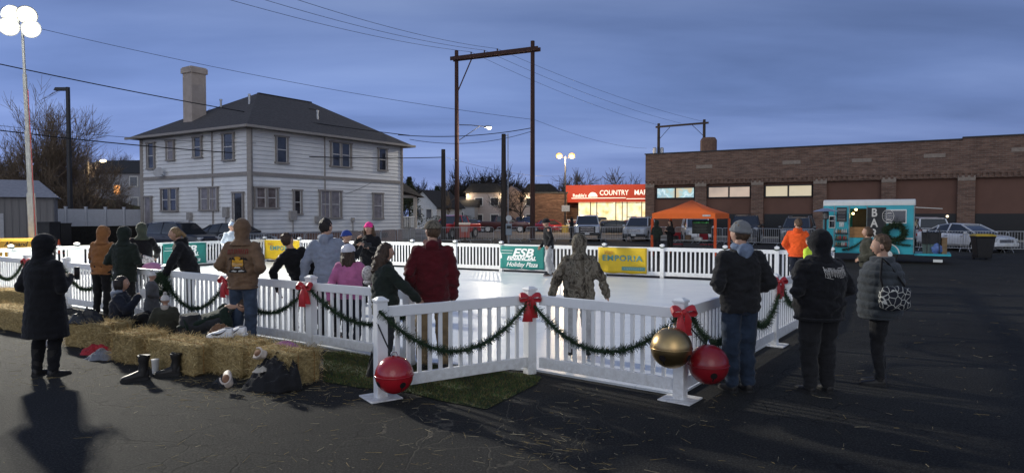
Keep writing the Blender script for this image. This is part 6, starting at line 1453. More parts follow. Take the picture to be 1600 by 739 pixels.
# ------------------------------------------------------------------ things lying about the bales
def shoe_mesh(b, L_=.29, hi=.10, open_=True, w=.048, T=Matrix.Identity(4)):
    rings = []
    for q, w_, z0, z1 in ((0, .6, .012, hi * .9), (.06, .95, .0, hi), (.28, .95, .0, hi * .95), (.45, .98, .0, hi * .75), (.7, 1.06, .0, hi * .52), (.92, .8, .01, hi * .36), (1.0, .4, .02, hi * .22)):
        w2 = w * w_; rings.append([T @ V((L_ * q, x * w2, z0 + (z1 - z0) * z)) for x, z in ((-.85, 0), (.85, 0), (1, .35), (.75, .85), (.3, 1), (-.3, 1), (-.75, .85), (-1, .35))])
    b.loft(rings)
def place(o, loc, rot): o.location = loc; o.rotation_euler = rot; return o
white_leather = M('white_leather', (.68, .69, .72), rough=.5, var=.08, vs=8)
def sneaker_thing(label, loc, rot, grp):
    t = thing('sneaker', label, 'shoe', loc, 0, grp); t.rotation_euler = rot
    b = MB(); shoe_mesh(b, .30, .105); u_ = b.build('upper', white_leather, t, smooth=50); s_ = u_.modifiers.new('s', 'SUBSURF'); s_.levels = s_.render_levels = 1
    b = MB(); b.loft([[V((.30 * q, x * .05 * w_, z)) for x, z in ((-1, -.016), (1, -.016), (1, .012), (-1, .012))] for q, w_ in ((-.03, .6), (.06, 1.0), (.5, 1.02), (.75, 1.1), (.95, .8), (1.03, .4))]); b.build('sole', white_leather, t)
    b = MB(); b.ell((.055, 0, .095), (.045, .03, .012), nu=14, nv=8); b.build('opening', M('shoe_lining', (.2, .2, .22), rough=.9), t)
    # curved tick mark on the outer side
    b = MB(); k = []
    for i in range(9): f = i / 8; k.append((.25 - .19 * f, -.052 + .006 * f, .028 + .012 * (1 - f) ** 2 * 0 + .055 * f ** 1.2 - .03 * math.sin(f * 3.14) * .9 + (.02 if i == 0 else 0)))
    w_ = [.001, .008, .012, .013, .011, .008, .006, .004, .001]
    b.add([(x, -y + .003, z + w_[i]) for i, (x, y, z) in enumerate(k)] + [(x, -y + .003, z - w_[i]) for i, (x, y, z) in enumerate(k)] + [(x, -y - .002, z + w_[i]) for i, (x, y, z) in enumerate(k)] + [(x, -y - .002, z - w_[i]) for i, (x, y, z) in enumerate(k)], [(i, i + 1, i + 10, i + 9) for i in range(8)] + [(i + 18, i + 27, i + 28, i + 19) for i in range(8)]); b.build('tick_mark', M('tick_black', (.015, .015, .018), rough=.5), t)
    b = MB()
    for i in range(4): b.tube([(.10 + i * .022, -.022, .098 - i * .008), (.10 + i * .022, .022, .098 - i * .008)], .004, 5)
    b.build('lace', white_leather, t)
    return t
q = at(326, 534, 8.05)
sneaker_thing('white sneaker with a black tick lying on the front hay bale', (q.x + .30, 8.05, .40), (R(4), 0, R(186)), 'white sneakers')
sneaker_thing('white sneaker half hidden behind the other white sneaker on the bale', (q.x + .42, 8.14, .40), (0, 0, R(165)), 'white sneakers')
clog_m = M('clog_cream', (.55, .47, .40), rough=.6, var=.1); clog_in = M('clog_lining', (.20, .10, .055), rough=.9)
def clog(label, loc, rot, m=clog_m):
    t = thing('clog', label, 'shoe', loc, 0, 'cream clogs by the bales'); t.rotation_euler = rot
    b = MB(); shoe_mesh(b, .27, .095, w=.052); u_ = b.build('shell', m, t, smooth=50); s_ = u_.modifiers.new('s', 'SUBSURF'); s_.levels = s_.render_levels = 1
    b = MB(); b.ell((.075, 0, .087), (.066, .038, .015), nu=18, nv=8); b.build('lining', clog_in, t, smooth=True)
    b = MB(); b.tube([(.09 + .085 * math.cos(a), .056 * math.sin(a), .09 + .01 * math.cos(a)) for a in [R(70) + R(220) * i / 12 for i in range(13)]], .010, 6); b.build('heel_strap', m, t)
    return t
p = gnd(361, 612); clog('cream clog lying alone on the asphalt left of the dark coats', (p.x, p.y, .04), (R(-32), R(-28), R(122)))
p = at(428, 566, 7.1); clog('cream clog with a yellow toe resting on top of the dark coats', (p.x - .06, 7.1, .36), (R(-62), R(8), R(140)))
def heap(b, c, r, n, seed, flat=.5):
    rd_ = random.Random(seed)
    for i in range(n): b.ell(V(c) + V((rd_.gauss(0, r[0] * .5), rd_.gauss(0, r[1] * .5), rd_.uniform(.2, .8) * r[2])), (r[0] * rd_.uniform(.3, .6), r[1] * rd_.uniform(.35, .6), r[2] * flat * rd_.uniform(.6, 1.1)), mat=Matrix.Rotation(rd_.uniform(0, 3.1), 4, 'Z') @ Matrix.Rotation(rd_.uniform(-.5, .5), 4, 'X'), nu=12, nv=8)
def cloth_heap(name, label, cat, loc, r, n, seed, m, extra=None, vox=.014, amp=.02):
    b = MB(); heap(b, (0, 0, 0), r, n, seed)
    if extra: extra(b)
    me = remesh(b, vox, 4); folds(me, amp, 7, 9, seed)
    for v in me.vertices: v.co.z = max(v.co.z, .006)
    o = smooth_obj(name, me, m, None); o.location = loc; return tag(o, label, cat)
def drape(name, label, cat, loc, r, hgt, seed, m, peak=(0, 0), rz=0, hold=None):
    """a garment dropped in a heap: folded sheet with an uneven outline"""
    n1_, n2_ = 26, 72; vs = []; fs = []
    for i in range(n1_ + 1):
        for k in range(n2_):
            a = 2 * math.pi * k / n2_; q = i / n1_; u = V((math.cos(a), math.sin(a), 0)); rr = q * (1 + .38 * noise.noise(u * 1.5 + V((seed, 0, 0))) + .14 * noise.noise(u * 4 + V((0, seed, 0))))
            x, y = u.x * rr, u.y * rr; dx, dy = x - peak[0], y - peak[1]; d = min(1, math.hypot(dx, dy) / (1 + .6 * math.hypot(*peak)))
            p = V((x * 2.1, y * 2.1, seed * 2.3)); rg = 1 - abs(noise.noise(p)) * 2.2; rg2 = 1 - abs(noise.noise(p * 2.3 + V((3, 7, 1)))) * 2
            z = hgt * (1 - d ** 1.6) * (.5 + .45 * rg) + hgt * .22 * rg2 * (1 - q ** 4) + .05 * hgt
            z = max(.004, z * (1 - max(0, q - .9) * 9)); vs.append((x * r[0], y * r[1], z))
    for i in range(n1_):
        for k in range(n2_): k2 = (k + 1) % n2_; fs.append((i * n2_ + k, i * n2_ + k2, (i + 1) * n2_ + k2, (i + 1) * n2_ + k))
    b = MB(); b.add(vs, fs); o = b.build(name, m, None, loc=loc, smooth=True); o.rotation_euler = (0, 0, rz); so_ = o.modifiers.new('t', 'SOLIDIFY'); so_.thickness = .008; so_.offset = -1
    return tag(o, label, cat)
q = gnd(412, 606); drape('coat_pile', 'black coats slumped in a heap against the nearest hay bale', 'coats', (q.x + .06, q.y + .05, 0), (.40, .24), .34, 6, blk2, (.25, .35), BZr)
q = gnd(352, 598); drape('grey_glove', 'dark grey glove lying beside the heap of black coats', 'glove', (q.x, q.y, 0), (.13, .08), .09, 8, charcoal)
q = at(398, 584, 6.95); drape('white_glove', 'pale glove lying on the front of the heap of black coats', 'glove', (q.x + .03, 7.05, .20), (.085, .05), .05, 9, M('glove_cream', (.5, .46, .4), rough=.9), rz=.5)
q = at(448, 543, 7.55); drape('pink_scarf', 'pink purple scarf lying along the top of the nearest bale', 'scarf', (q.x, 7.58, .37), (.2, .06), .05, 10, cloth('mauve', (.33, .13, .27)), rz=BZr)
q = gnd(143, 553); drape('red_jacket', 'red garment dropped on the asphalt behind the grey one', 'clothing', (q.x + .04, q.y + .05, 0), (.24, .12), .12, 12, cloth('red', (.38, .03, .04)))
q = gnd(160, 561); drape('grey_jacket', 'grey garment dropped on the asphalt in front of the end on bale', 'clothing', (q.x, q.y, 0), (.2, .11), .13, 13, cloth('silver', (.22, .23, .26)))
q = at(125, 490, 9.3); drape('black_bag', 'slumped black bag lying on a hay bale', 'bag', (q.x + .02, 9.42, .34), (.26, .15), .2, 14, M('bag_black', (.014, .014, .016), rough=.5))
q = at(355, 522, 8.5); drape('brown_bag', 'brown leather bag lying at the feet of the tan hoodie', 'bag', (q.x - .05, 8.42, .37), (.16, .09), .12, 15, M('brown_leather', (.13, .065, .03), rough=.6))
q = at(372, 522, 8.5); drape('folded_cloth', 'pale blue cloth lying beside the brown bag on the bale', 'clothing', (q.x + .03, 8.36, .37), (.10, .08), .08, 16, cloth('periwinkle', (.16, .22, .48)))
q = gnd(583, 600); drape('black_backpack', 'black bag standing behind the open gate post', 'bag', (q.x, q.y + .35, .0), (.15, .13), .42, 17, blk2)
q = gnd(70, 540); drape('white_shoes', 'pale shoes behind the legs of the long black coat', 'shoes', (q.x - .02, q.y, 0), (.14, .09), .09, 18, M('shoe_pale', (.3, .3, .32), rough=.7))
def boot_thing(label, loc, rot, tall=.26):
    t = thing('boot', label, 'boot', loc, 0, 'black boots by the bale'); t.rotation_euler = rot
    b = MB(); shoe_mesh(b, .28, .11); f = b.build('foot', bootk, t, smooth=50); b = MB(); b.tube([(.06, 0, .04), (.058, .002, .10), (.05, -.004, .16), (.056, .006, .2), (.04, .0, tall)], [.05, .052, .047, .056, .06], 14); b.tube([(.05, 0, tall - .02), (.05, 0, tall)], [.066, .066], 14); b.build('shaft', bootk, t, smooth=50)
    b = MB(); b.loft([[V((.28 * q, x * .052 * w_, z)) for x, z in ((-1, -.018), (1, -.018), (1, .012), (-1, .012))] for q, w_ in ((-.03, .6), (.06, 1.0), (.5, 1.0), (.75, 1.1), (.95, .8), (1.03, .4))]); b.build('sole', rubber, t); return t
p = gnd(233, 592); boot_thing('upright black boot in front of the hay bale, left of its pair', (p.x, p.y, .02), (0, 0, R(215)))
p = gnd(283, 586); boot_thing('black boot with its toe pointing left, right of its pair', (p.x, p.y, .02), (0, 0, R(196)), .24)
p = gnd(250, 584); b = MB(); b.lathe([(.035, 0), (.042, .14), (.046, .15), (.044, .165), (.01, .17)], n=18); tag(b.build('paper_cup', M('cup_white', (.6, .58, .55), rough=.6), None, loc=(p.x - .08, p.y + .05, 0), smooth=40), 'white paper cup standing between the two black boots', 'cup')
# ------------------------------------------------------------------ steel crowd barriers
def make_barrier():
    t = thing('crowd_barrier', 'x', 'barrier', (0, 0, 0), 0)
    b = MB(); W_, H_, z0 = 2.0, 1.08, .2
    P_ = [(-W_ / 2, 0, z0)] + [(-W_ / 2, 0, H_ - .12), (-W_ / 2 + .035, 0, H_ - .035), (-W_ / 2 + .12, 0, H_)] + [(W_ / 2 - .12, 0, H_), (W_ / 2 - .035, 0, H_ - .035), (W_ / 2, 0, H_ - .12), (W_ / 2, 0, z0)]
    b.tube(P_, .02, 8, closed=True); b.build('frame', steel, t, smooth=60)
    b = MB()
    for i in range(15): x = -W_ / 2 + W_ * (i + 1) / 16; b.tube([(x, 0, z0), (x, 0, H_)], .009, 5)
    b.build('bar_row', steel, t)
    for x in (-.75, .75):
        b = MB(); b.tube([(x, -.3, .015), (x, -.25, .05), (x, 0, .2), (x, .25, .05), (x, .3, .015)], .016, 6); b.build('foot', steel, t)
    return t
B0 = make_barrier(); first = True
def barrier_line(pts, labels, gap=2.08):
    global first
    for a, b_, lab in zip(pts[:-1], pts[1:], labels):
        a, b_ = V(a), V(b_); d = b_ - a; n = max(1, int(round(d.length / gap)))
        for i in range(n):
            p = a + d * ((i + .5) / n); rz = math.atan2(d.y, d.x) + random.uniform(-.04, .04)
            if first: o = B0; o.location = (p.x, p.y, 0); o.rotation_euler = (0, 0, rz); o['label'] = lab; o['group'] = 'crowd barriers round the rink'; first = False
            else: dup(B0, (p.x, p.y, 0), rz, lab, 'crowd barriers round the rink')
barrier_line([(-12.6, 28.6), (-8.2, 32.4), (-5.4, 45.6), (3.0, 48.9), (10.4, 48.9), (13.8, 43.6), (19.4, 38.2), (23.4, 34.4), (30.5, 32.0)],
    ['steel crowd barrier in front of the brick foot of the white house', 'steel crowd barrier in the slanting row beside the house porch', 'steel crowd barrier by the red pickup below the H frame', 'steel crowd barrier in front of the two silver vehicles',
     'steel crowd barrier behind the orange canopy', 'steel crowd barrier in front of the black pickup right of the canopy', 'steel crowd barrier behind the teal trailer', 'steel crowd barrier in front of the white sedan at the right edge'])

# ------------------------------------------------------------------ vehicles
def paint(n, c): return M('paint_' + n, c, rough=.28, metal=.25, var=.06, vs=1.5, spec=.5, coat=.5)
head_off = M('headlight_glass', (.5, .52, .55), rough=.12, spec=.8, var=.1); tail_red = M('tail_light', (.28, .015, .015), rough=.25); plate_m = M('plate', (.6, .6, .6), rough=.5)
def car(name, label, cat, loc, rz, kind, p, group=None, scale=1.0, rack=False):
    """x forward, origin on the ground under the middle"""
    t = thing(name, label, cat, loc, rz, group); t.scale = (scale,) * 3
    S = {'suv': (4.75, .95, [(-2.37, .50, .98, .80), (-2.28, .36, 1.12, .90), (-1.4, .30, 1.14, .94), (.9, .30, 1.10, .95), (1.75, .32, 1.06, .93), (2.2, .36, .98, .86), (2.37, .44, .82, .74)], [(-2.22, 1.10, 1.16, .86, .80), (-1.9, 1.10, 1.70, .87, .68), (-.6, 1.10, 1.78, .88, .69), (.45, 1.10, 1.72, .88, .67), (1.2, 1.08, 1.13, .86, .80)], (1.45, -1.42), .37),
         'sedan': (4.7, .91, [(-2.35, .48, .86, .78), (-2.25, .32, .98, .86), (-1.3, .24, 1.0, .90), (.9, .24, .94, .91), (1.8, .26, .84, .88), (2.2, .30, .76, .80), (2.35, .38, .64, .66)], [(-1.75, .96, 1.0, .82, .74), (-1.05, .96, 1.36, .84, .60), (-.3, .96, 1.45, .85, .60), (.35, .95, 1.40, .85, .60), (1.25, .92, .97, .82, .74)], (1.42, -1.38), .335),
         'pickup': (5.8, 1.0, [(-2.9, .55, 1.16, .92), (-2.85, .48, 1.22, .98), (-1.0, .42, 1.24, 1.0), (1.0, .42, 1.22, 1.0), (2.2, .44, 1.24, .98), (2.75, .46, 1.16, .93), (2.9, .52, 1.0, .86)], [(-1.05, 1.2, 1.27, .90, .84), (-.85, 1.2, 1.83, .91, .72), (.1, 1.2, 1.92, .91, .73), (.65, 1.2, 1.86, .91, .72), (1.35, 1.2, 1.25, .90, .84)], (1.85, -1.8), .41),
         'van': (4.9, .97, [(-2.45, .46, 1.0, .86), (-2.38, .34, 1.1, .93), (0, .30, 1.1, .97), (1.5, .32, 1.04, .95), (2.25, .36, .96, .86), (2.45, .44, .84, .72)], [(-2.38, 1.08, 1.14, .90, .84), (-2.2, 1.08, 1.70, .90, .74), (-.5, 1.08, 1.80, .91, .75), (.7, 1.08, 1.72, .91, .73), (1.75, 1.02, 1.06, .88, .82)], (1.5, -1.5), .35)}[kind]
    L_, hw, st, gh, ax, wr_ = S; pm = paint(*p); rings = []
    for x, zb, zt, w_ in st:
        zm = zb + (zt - zb) * .62
        rings.append([V((x, y * w_, z)) for y, z in ((-.82, zb), (.82, zb), (.97, zb + .12), (1.0, zm), (.965, zt - .06), (.88, zt), (-.88, zt), (-.965, zt - .06), (-1.0, zm), (-.97, zb + .12))])
    b = MB(); b.loft(rings); body = b.build('body', pm, t, smooth=38, bevel=.02)
    rings = [[V((x, -wb, zb)), V((x, wb, zb)), V((x, wb - (wb - wt) * .12, zb + (zt - zb) * .25)), V((x, wt, zt)), V((x, -wt, zt)), V((x, -(wb - (wb - wt) * .12), zb + (zt - zb) * .25))] for x, zb, zt, wb, wt in gh]
    b = MB(); b.loft(rings); b.build('window', glass_dark, t, smooth=30)
    b = MB(); g = gh[1:-1]; up_ = [[V((x, -wt - .02, zt - .03)), V((x, wt + .02, zt - .03)), V((x, wt - .06, zt + .03)), V((x, -wt + .06, zt + .03))] for x, zb, zt, wb, wt in g]; b.loft(up_); b.build('roof', pm, t, smooth=50)
    for i in range(len(gh) - 1):
        for sx in (-1, 1):
            a_, c_ = gh[i], gh[i + 1]
            if i in (0, len(gh) - 2):
                q = MB(); q.bar((a_[0], sx * (a_[4] + .005), a_[2]), (c_[0], sx * (c_[4] + .005), c_[2]), .07, .05); q.build('pillar', pm, body)
            elif i >= 1:
                q = MB(); q.bar((a_[0], sx * (a_[3] + .0), a_[1] + .02), (a_[0] + .02, sx * (a_[4] + .012), a_[2]), .07, .05); q.build('pillar', pm, body)
    for x in ax:
        for sy in (-1, 1):
            b = MB(); b.lathe([(wr_ * 1.16, -.03), (wr_ * 1.16, .0)], (x, sy * (hw * .965), wr_ + .03), 24, Matrix.Rotation(R(90), 4, 'X')); b.build('wheel_arch', black_plastic, body)
            b = MB(); b.lathe([(wr_ * .6, -.12), (wr_ * .93, -.12), (wr_, -.08), (wr_, .08), (wr_ * .93, .12), (wr_ * .6, .12)], (x, sy * (hw - .09), wr_), 24, Matrix.Rotation(R(90), 4, 'X')); w = b.build('wheel', rubber, t, smooth=40)
            b = MB(); b.lathe([(wr_ * .64, -.125), (wr_ * .64, .125)], (x, sy * (hw - .09), wr_), 20, Matrix.Rotation(R(90), 4, 'X')); 
            for k in range(5): a = 2 * math.pi * k / 5; b.bar((x, sy * (hw + .038), wr_), (x + math.cos(a) * wr_ * .6, sy * (hw + .038), wr_ + math.sin(a) * wr_ * .6), .05, .03)
            b.build('rim', alu, w)
    f = st[-2]; xf = L_ / 2
    for sy in (-1, 1):
        b = MB(); b.box((xf - .12, sy * f[3] * .74, f[2] - .13), (.22, .34, .16), rz=sy * R(-16)); b.build('headlight', head_off, t, bevel=.03)
        b = MB(); b.box((-xf + .05, sy * st[1][3] * .88, st[1][2] - .18), (.12, .2, .26 if kind != 'sedan' else .16)); b.build('tail_light', tail_red, t, bevel=.02)
        b = MB(); b.ell((gh[-1][0] - .32, sy * (hw + .1), gh[-1][1] + .06), (.07, .12, .085), nu=10, nv=8); b.bar((gh[-1][0] - .32, sy * (hw - .08), gh[-1][1]), (gh[-1][0] - .32, sy * (hw + .06), gh[-1][1] + .04), .05, .04); b.build('mirror', pm if kind != 'pickup' else black_plastic, t)
    b = MB(); gz = f[2] - (.20 if kind != 'pickup' else .30); gh_ = .2 if kind != 'pickup' else .5
    b.box((xf - .03, 0, gz), (.1, f[3] * (1.08 if kind != 'pickup' else 1.3), gh_)); gr = b.build('grille', black_plastic, t, bevel=.02)
    b = MB()
    for k in range(3): b.box((xf + .022, 0, gz - gh_ * .3 + k * gh_ * .3), (.02, f[3] * 1.05, .035))
    b.build('grille_bar', chrome, gr)
    b = MB(); b.box((xf - .06, 0, f[1] + .10), (.26, f[3] * 1.9, .2)); bu = b.build('front_bumper', pm if kind in ('sedan', 'van') else dark_steel, t, bevel=.04)
    b = MB(); b.box((xf + .075, 0, f[1] + .12), (.02, .34, .12)); b.build('licence_plate', plate_m, bu)
    b = MB(); b.box((-xf + .04, 0, st[0][1] - .02), (.2, st[0][3] * 1.95, .18)); b.build('rear_bumper', dark_steel if kind != 'sedan' else pm, t, bevel=.04)
    for x in (-.35, .6):
        b = MB()
        for sy in (-1, 1): b.box((x, sy * hw * 1.0, st[2][2] - .2), (.16, .03, .03))
        b.build('door_handle', black_plastic, body)
    if kind == 'pickup':
        b = MB(); b.box((-1.98, 0, 1.16), (1.7, 1.62, .2)); b.build('bed', black_plastic, t)
    if rack:
        b = MB()
        for sy in (-1, 1): b.tube([(-1.7, sy * .62, 1.76), (-1.6, sy * .62, 1.84), (.2, sy * .62, 1.84), (.3, sy * .62, 1.76)], .025, 6)
        b.build('roof_rack', steel, t)
    return t
def carpx(px, Y): return (at(px, 350, Y).x, Y, 0)
silver = ('silver', (.42, .44, .48)); white = ('white', (.70, .71, .73)); black = ('black', (.012, .013, .016)); dred = ('dark_red', (.05, .008, .011)); red = ('red', (.42, .025, .03)); grey = ('grey', (.10, .11, .12)); dblue = ('dark_blue', (.02, .03, .06)); mid = ('mid_grey', (.2, .21, .23))
car('parked_pickup', 'silver pickup truck with a big dark grille facing the rink', 'pickup', carpx(918, 51.5), R(-97), 'pickup', silver)
car('parked_suv', 'silver SUV with a slatted grille parked right of the silver pickup', 'suv', carpx(1000, 51.0), R(-112), 'suv', silver, rack=True)
car('parked_van', 'white van with a dark windscreen seen under the orange canopy', 'van', carpx(1088, 49.5), R(-100), 'van', white)
car('parked_pickup', 'black pickup truck parked right of the orange canopy', 'pickup', carpx(1166, 46.5), R(-112), 'pickup', ('dark_navy', (.018, .022, .032)))
car('parked_suv', 'dark grey SUV parked behind the orange hoodie', 'suv', carpx(1248, 44.5), R(-120), 'suv', grey, rack=True)
car('parked_suv', 'white SUV seen behind the open end of the teal trailer', 'suv', carpx(1441, 43.0), R(75), 'suv', white)
car('parked_sedan', 'white sedan parked behind the black bin with a yellow lid', 'car', carpx(1508, 36.0), R(-76), 'sedan', white)
car('parked_suv', 'black SUV with a roof rack parked in front of the white house', 'suv', carpx(282, 34.5), R(-22), 'suv', ('ink', (.014, .016, .026)), rack=True, scale=.86)
car('parked_sedan', 'black sedan partly behind the black SUV by the house', 'car', carpx(365, 37.5), R(-20), 'sedan', black)
car('parked_pickup', 'bright red pickup truck by the left leg of the H frame', 'pickup', carpx(710, 57), R(-118), 'pickup', red)
car('parked_sedan', 'black sedan passing behind the red pickup truck', 'car', carpx(742, 78), R(-22), 'sedan', black)
car('moving_pickup', 'dark red pickup truck on the street in front of the apartments', 'pickup', carpx(789, 76), R(-8), 'pickup', dred)
car('parked_suv', 'small blue SUV far off between the H frame and the brick annex', 'suv', carpx(824, 100), R(60), 'suv', ('blue', (.05, .10, .25)))
car('parked_sedan', 'red sedan parked at the left end of the store car park', 'car', carpx(858, 78), R(-60), 'sedan', red)
car('parked_suv', 'dark grey SUV parked behind the yellow lamp footing', 'suv', carpx(876, 86), R(170), 'suv', grey)
car('parked_sedan', 'pale sedan parked left of the silver pickup roof', 'car', carpx(893, 80), R(-80), 'sedan', white)
car('parked_sedan', 'black sedan parked side on between the two silver vehicles', 'car', carpx(958, 66), R(172), 'sedan', black)
car('parked_suv', 'brown SUV parked against the bright store windows', 'suv', carpx(930, 78), R(100), 'suv', ('brown', (.06, .04, .03)))
car('parked_sedan', 'beige sedan parked in front of the lit store entrance', 'car', carpx(948, 75), R(80), 'sedan', ('beige', (.25, .22, .18)))
car('parked_sedan', 'green grey sedan beside the corner of the brick block', 'car', carpx(985, 72), R(100), 'sedan', ('sage', (.09, .10, .08)))

# ------------------------------------------------------------------ orange canopy, its table and sign
cu = V((.89, -.45, 0)).normalized(); cv = V((.48, .88, 0)).normalized(); c0_ = V((at(1019, 340, 31).x, 31, 0))
org = M('orange_canopy_fabric', (.92, .17, .03), rough=.75, var=.07, vs=2)
tt_ = thing('canopy_tent', 'orange pop up canopy tent with a pointed roof', 'tent', c0_, 0); lu, lv_ = 2.85, 3.2; ez, vz, pz = 1.98, 1.74, 2.62
cn = [cu * 0, cu * lu, cu * lu + cv * lv_, cv * lv_]; ctr = cu * lu / 2 + cv * lv_ / 2
b = MB()
for i in range(4):
    a, c = cn[i], cn[(i + 1) % 4]; n_ = 8; r1 = []; r2 = []; 
    for k in range(n_ + 1): q = a.lerp(c, k / n_); r1.append(q + V((0, 0, ez)))
    mid_ = [(q.lerp(ctr + V((0, 0, ez)), .5) + V((0, 0, (pz - ez) * .42))) for q in r1]
    vs = r1 + mid_ + [ctr + V((0, 0, pz))]; fs = [(k, k + 1, n_ + 1 + k + 1, n_ + 1 + k) for k in range(n_)] + [(n_ + 1 + k, n_ + 2 + k, 2 * n_ + 2) for k in range(n_)]
    b.add(vs, fs)
rf_ = b.build('roof', org, tt_, smooth=30); so_ = rf_.modifiers.new('t', 'SOLIDIFY'); so_.thickness = .006
b = MB()
for i in range(4):
    a, c = cn[i], cn[(i + 1) % 4]; b.bar(a + V((0, 0, (ez + vz) / 2)), c + V((0, 0, (ez + vz) / 2)), .012, ez - vz)
b.build('valance', org, tt_)
for q in cn: b = MB(); b.bar(q + V((0, 0, 0)), q + V((0, 0, vz)), .10, .10); b.build('leg', M('orange_leg', (.70, .10, .025), rough=.7), tt_)
b = MB(); b.bar(cu * 2.3 - cv * .02 + V((0, 0, 1.88)), cu * 2.65 - cv * .02 + V((0, 0, 1.88)), .01, .08); b.build('brand_patch', M('patch_white', (.6, .58, .55)), tt_)
q = c0_ + cu * 1.3 + cv * 1.0
tb_ = thing('folding_table', 'folding table with goods on it under the orange canopy', 'table', (q.x, q.y, 0), math.atan2(cu.y, cu.x))
b = MB(); b.box((0, 0, .73), (2.2, .75, .045)); b.build('table_top', M('table_grey', (.33, .34, .34), rough=.6), tb_, bevel=.01)
for x in (-.95, .95):
    b = MB(); b.tube([(x, -.3, 0), (x, -.3, .7), (x, .3, .7), (x, .3, 0)], .016, 6); b.build('leg', dark_steel, tb_)
for i, (x, y, s_, m_) in enumerate(((-.5, 0, (.3, .25, .16), black_plastic), (.1, .1, (.25, .2, .2), M('box_brown', (.2, .13, .08))), (.6, -.05, (.35, .3, .1), M('tray_white', (.5, .5, .5))))):
    w_ = cu * x + cv * y; b = MB(); b.box((0, 0, s_[2] / 2), s_, rz=math.atan2(cu.y, cu.x)); b.box((0, 0, s_[2] + .012), (s_[0] * .9, s_[1] * .9, .02), rz=math.atan2(cu.y, cu.x)); tag(b.build('serving_box', m_, None, loc=(q.x + w_.x, q.y + w_.y, .755), bevel=.01), ['black box on the left of the table under the canopy', 'brown box in the middle of the table under the canopy', 'flat white tray at the right of the table under the canopy'][i], 'box')
q = c0_ + cu * 2.15 + cv * .5
sg = thing('menu_board', 'black chalk board with green scribble hanging in the orange canopy', 'sign', (q.x, q.y, 0), math.atan2(cu.y, cu.x))
b = MB(); b.box((0, 0, 1.36), (.86, .03, .62)); b.build('board', M('chalk_black', (.02, .022, .02), rough=.8), sg); b = MB(); b.box((0, -.02, 1.36), (.9, .012, .03)); 
gs_ = random.Random(12); g_ = MB()
for k in range(26): x = -.36 + k * .027; g_.bar((x, -.02, 1.53 + gs_.uniform(-.02, .02)), (x + gs_.uniform(-.02, .03), -.02, 1.60 + gs_.uniform(-.02, .025)), .006, gs_.uniform(.012, .024))
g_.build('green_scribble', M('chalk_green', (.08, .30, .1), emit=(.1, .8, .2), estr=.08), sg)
b = MB(); rr_ = random.Random(3)
for k in range(6): b.box((rr_.uniform(-.06, .02), -.02, 1.47 - k * .065), (rr_.uniform(.4, .66), .004, .014))
b.build('chalk_line', M('chalk_grey', (.10, .11, .10)), sg)
for x in (-.36, .36): b = MB(); b.tube([(x, 0, 1.66), (x, 0, 1.9)], .008, 5); b.build('hanger', dark_steel, sg)
for k, (px, Y, lab) in enumerate(((1058, 33.5, 'red folding chair on the left behind the canopy table'), (1104, 33.2, 'red folding chair on the right behind the canopy table'))):
    ch_ = thing('folding_chair', lab, 'chair', (at(px, 380, Y).x, Y, 0), R(20 * k)); rc_ = M('chair_red', (.32, .02, .03), rough=.7)
    b = MB(); b.box((0, 0, .45), (.5, .45, .04)); b.build('seat', rc_, ch_); b = MB(); b.box((0, .24, .82), (.5, .04, .42)); b.build('backrest', rc_, ch_)
    for x in (-.23, .23):
        b = MB(); b.tube([(x, -.2, 0), (x, .24, .95)], .014, 6); b.tube([(x, .24, 0), (x, -.2, .45)], .014, 6); b.build('leg', dark_steel, ch_)

# ------------------------------------------------------------------ teal bar trailer
tl = at(1286, 360, 27.6); tr_ = at(1428, 360, 25.9); tu = V((tr_.x - tl.x, tr_.y - tl.y, 0)); TS = tu.length / 4.02; TL = 4.02; rzt = math.atan2(tu.y, tu.x)
tealp = M('trailer_teal', (.025, .36, .44), rough=.4, var=.1, vs=1.5, spec=.5, coat=.2); cream = M('trailer_white', (.66, .68, .66), rough=.45, var=.06)
tv = thing('bar_trailer', 'teal food trailer with a white roof and the word BAR on its side', 'trailer', (tl.x, tl.y, 0), rzt); tv.scale = (TS, 1, 1)
DP = 2.0; z0, z1 = .42, 2.28
b = MB()
# shell with a real service opening: side pieces round it
for x0, x1, za, zb in ((0, 1.22, z0, z1), (1.22, 1.98, z0, .98), (1.22, 1.98, 2.16, z1), (1.98, TL, z0, z1)): b.box(((x0 + x1) / 2, .03, (za + zb) / 2), (x1 - x0, .06, zb - za))
b.box((TL / 2, DP - .03, (z0 + z1) / 2), (TL, .06, z1 - z0)); b.box((.03, DP / 2, (z0 + z1) / 2), (.06, DP - .125, z1 - z0)); b.box((TL - .03, DP / 2, (z0 + z1) / 2), (.06, DP - .125, z1 - z0)); b.box((TL / 2, DP / 2, z0 - .03), (TL, DP, .055))
b.build('body', tealp, tv)
b = MB(); n_ = 10; prof = [(0, .0), (.0, .12), (.06, .2), (.16, .24), (DP - .16, .24), (DP - .06, .2), (DP, .12), (DP, 0)]
b.loft([[V((x, y + (DP / 2 - y) * k, z1 + .003 + z * (1 - k * .6))) for y, z in prof] for x, k in ((-.03, .14), (.0, .05), (.1, .0), (TL, .0), (TL + .04, .03))]); b.build('roof', cream, tv, smooth=45)
b = MB(); b.box((TL / 2, .015 - .03, 1.2), (TL, .03, .05)) if False else b.box((TL * .78, -.012, .98), (TL * .42, .02, .06)); b.build('side_stripe', cream, tv)
b = MB()
for x in (.0, .52, 1.2, 2.0, TL): b.box((x, -.008, (z0 + z1) / 2), (.035, .022, z1 - z0 - .02))
b.build('panel_trim', M('trailer_trim', (.25, .28, .28), rough=.5, metal=.4), tv)
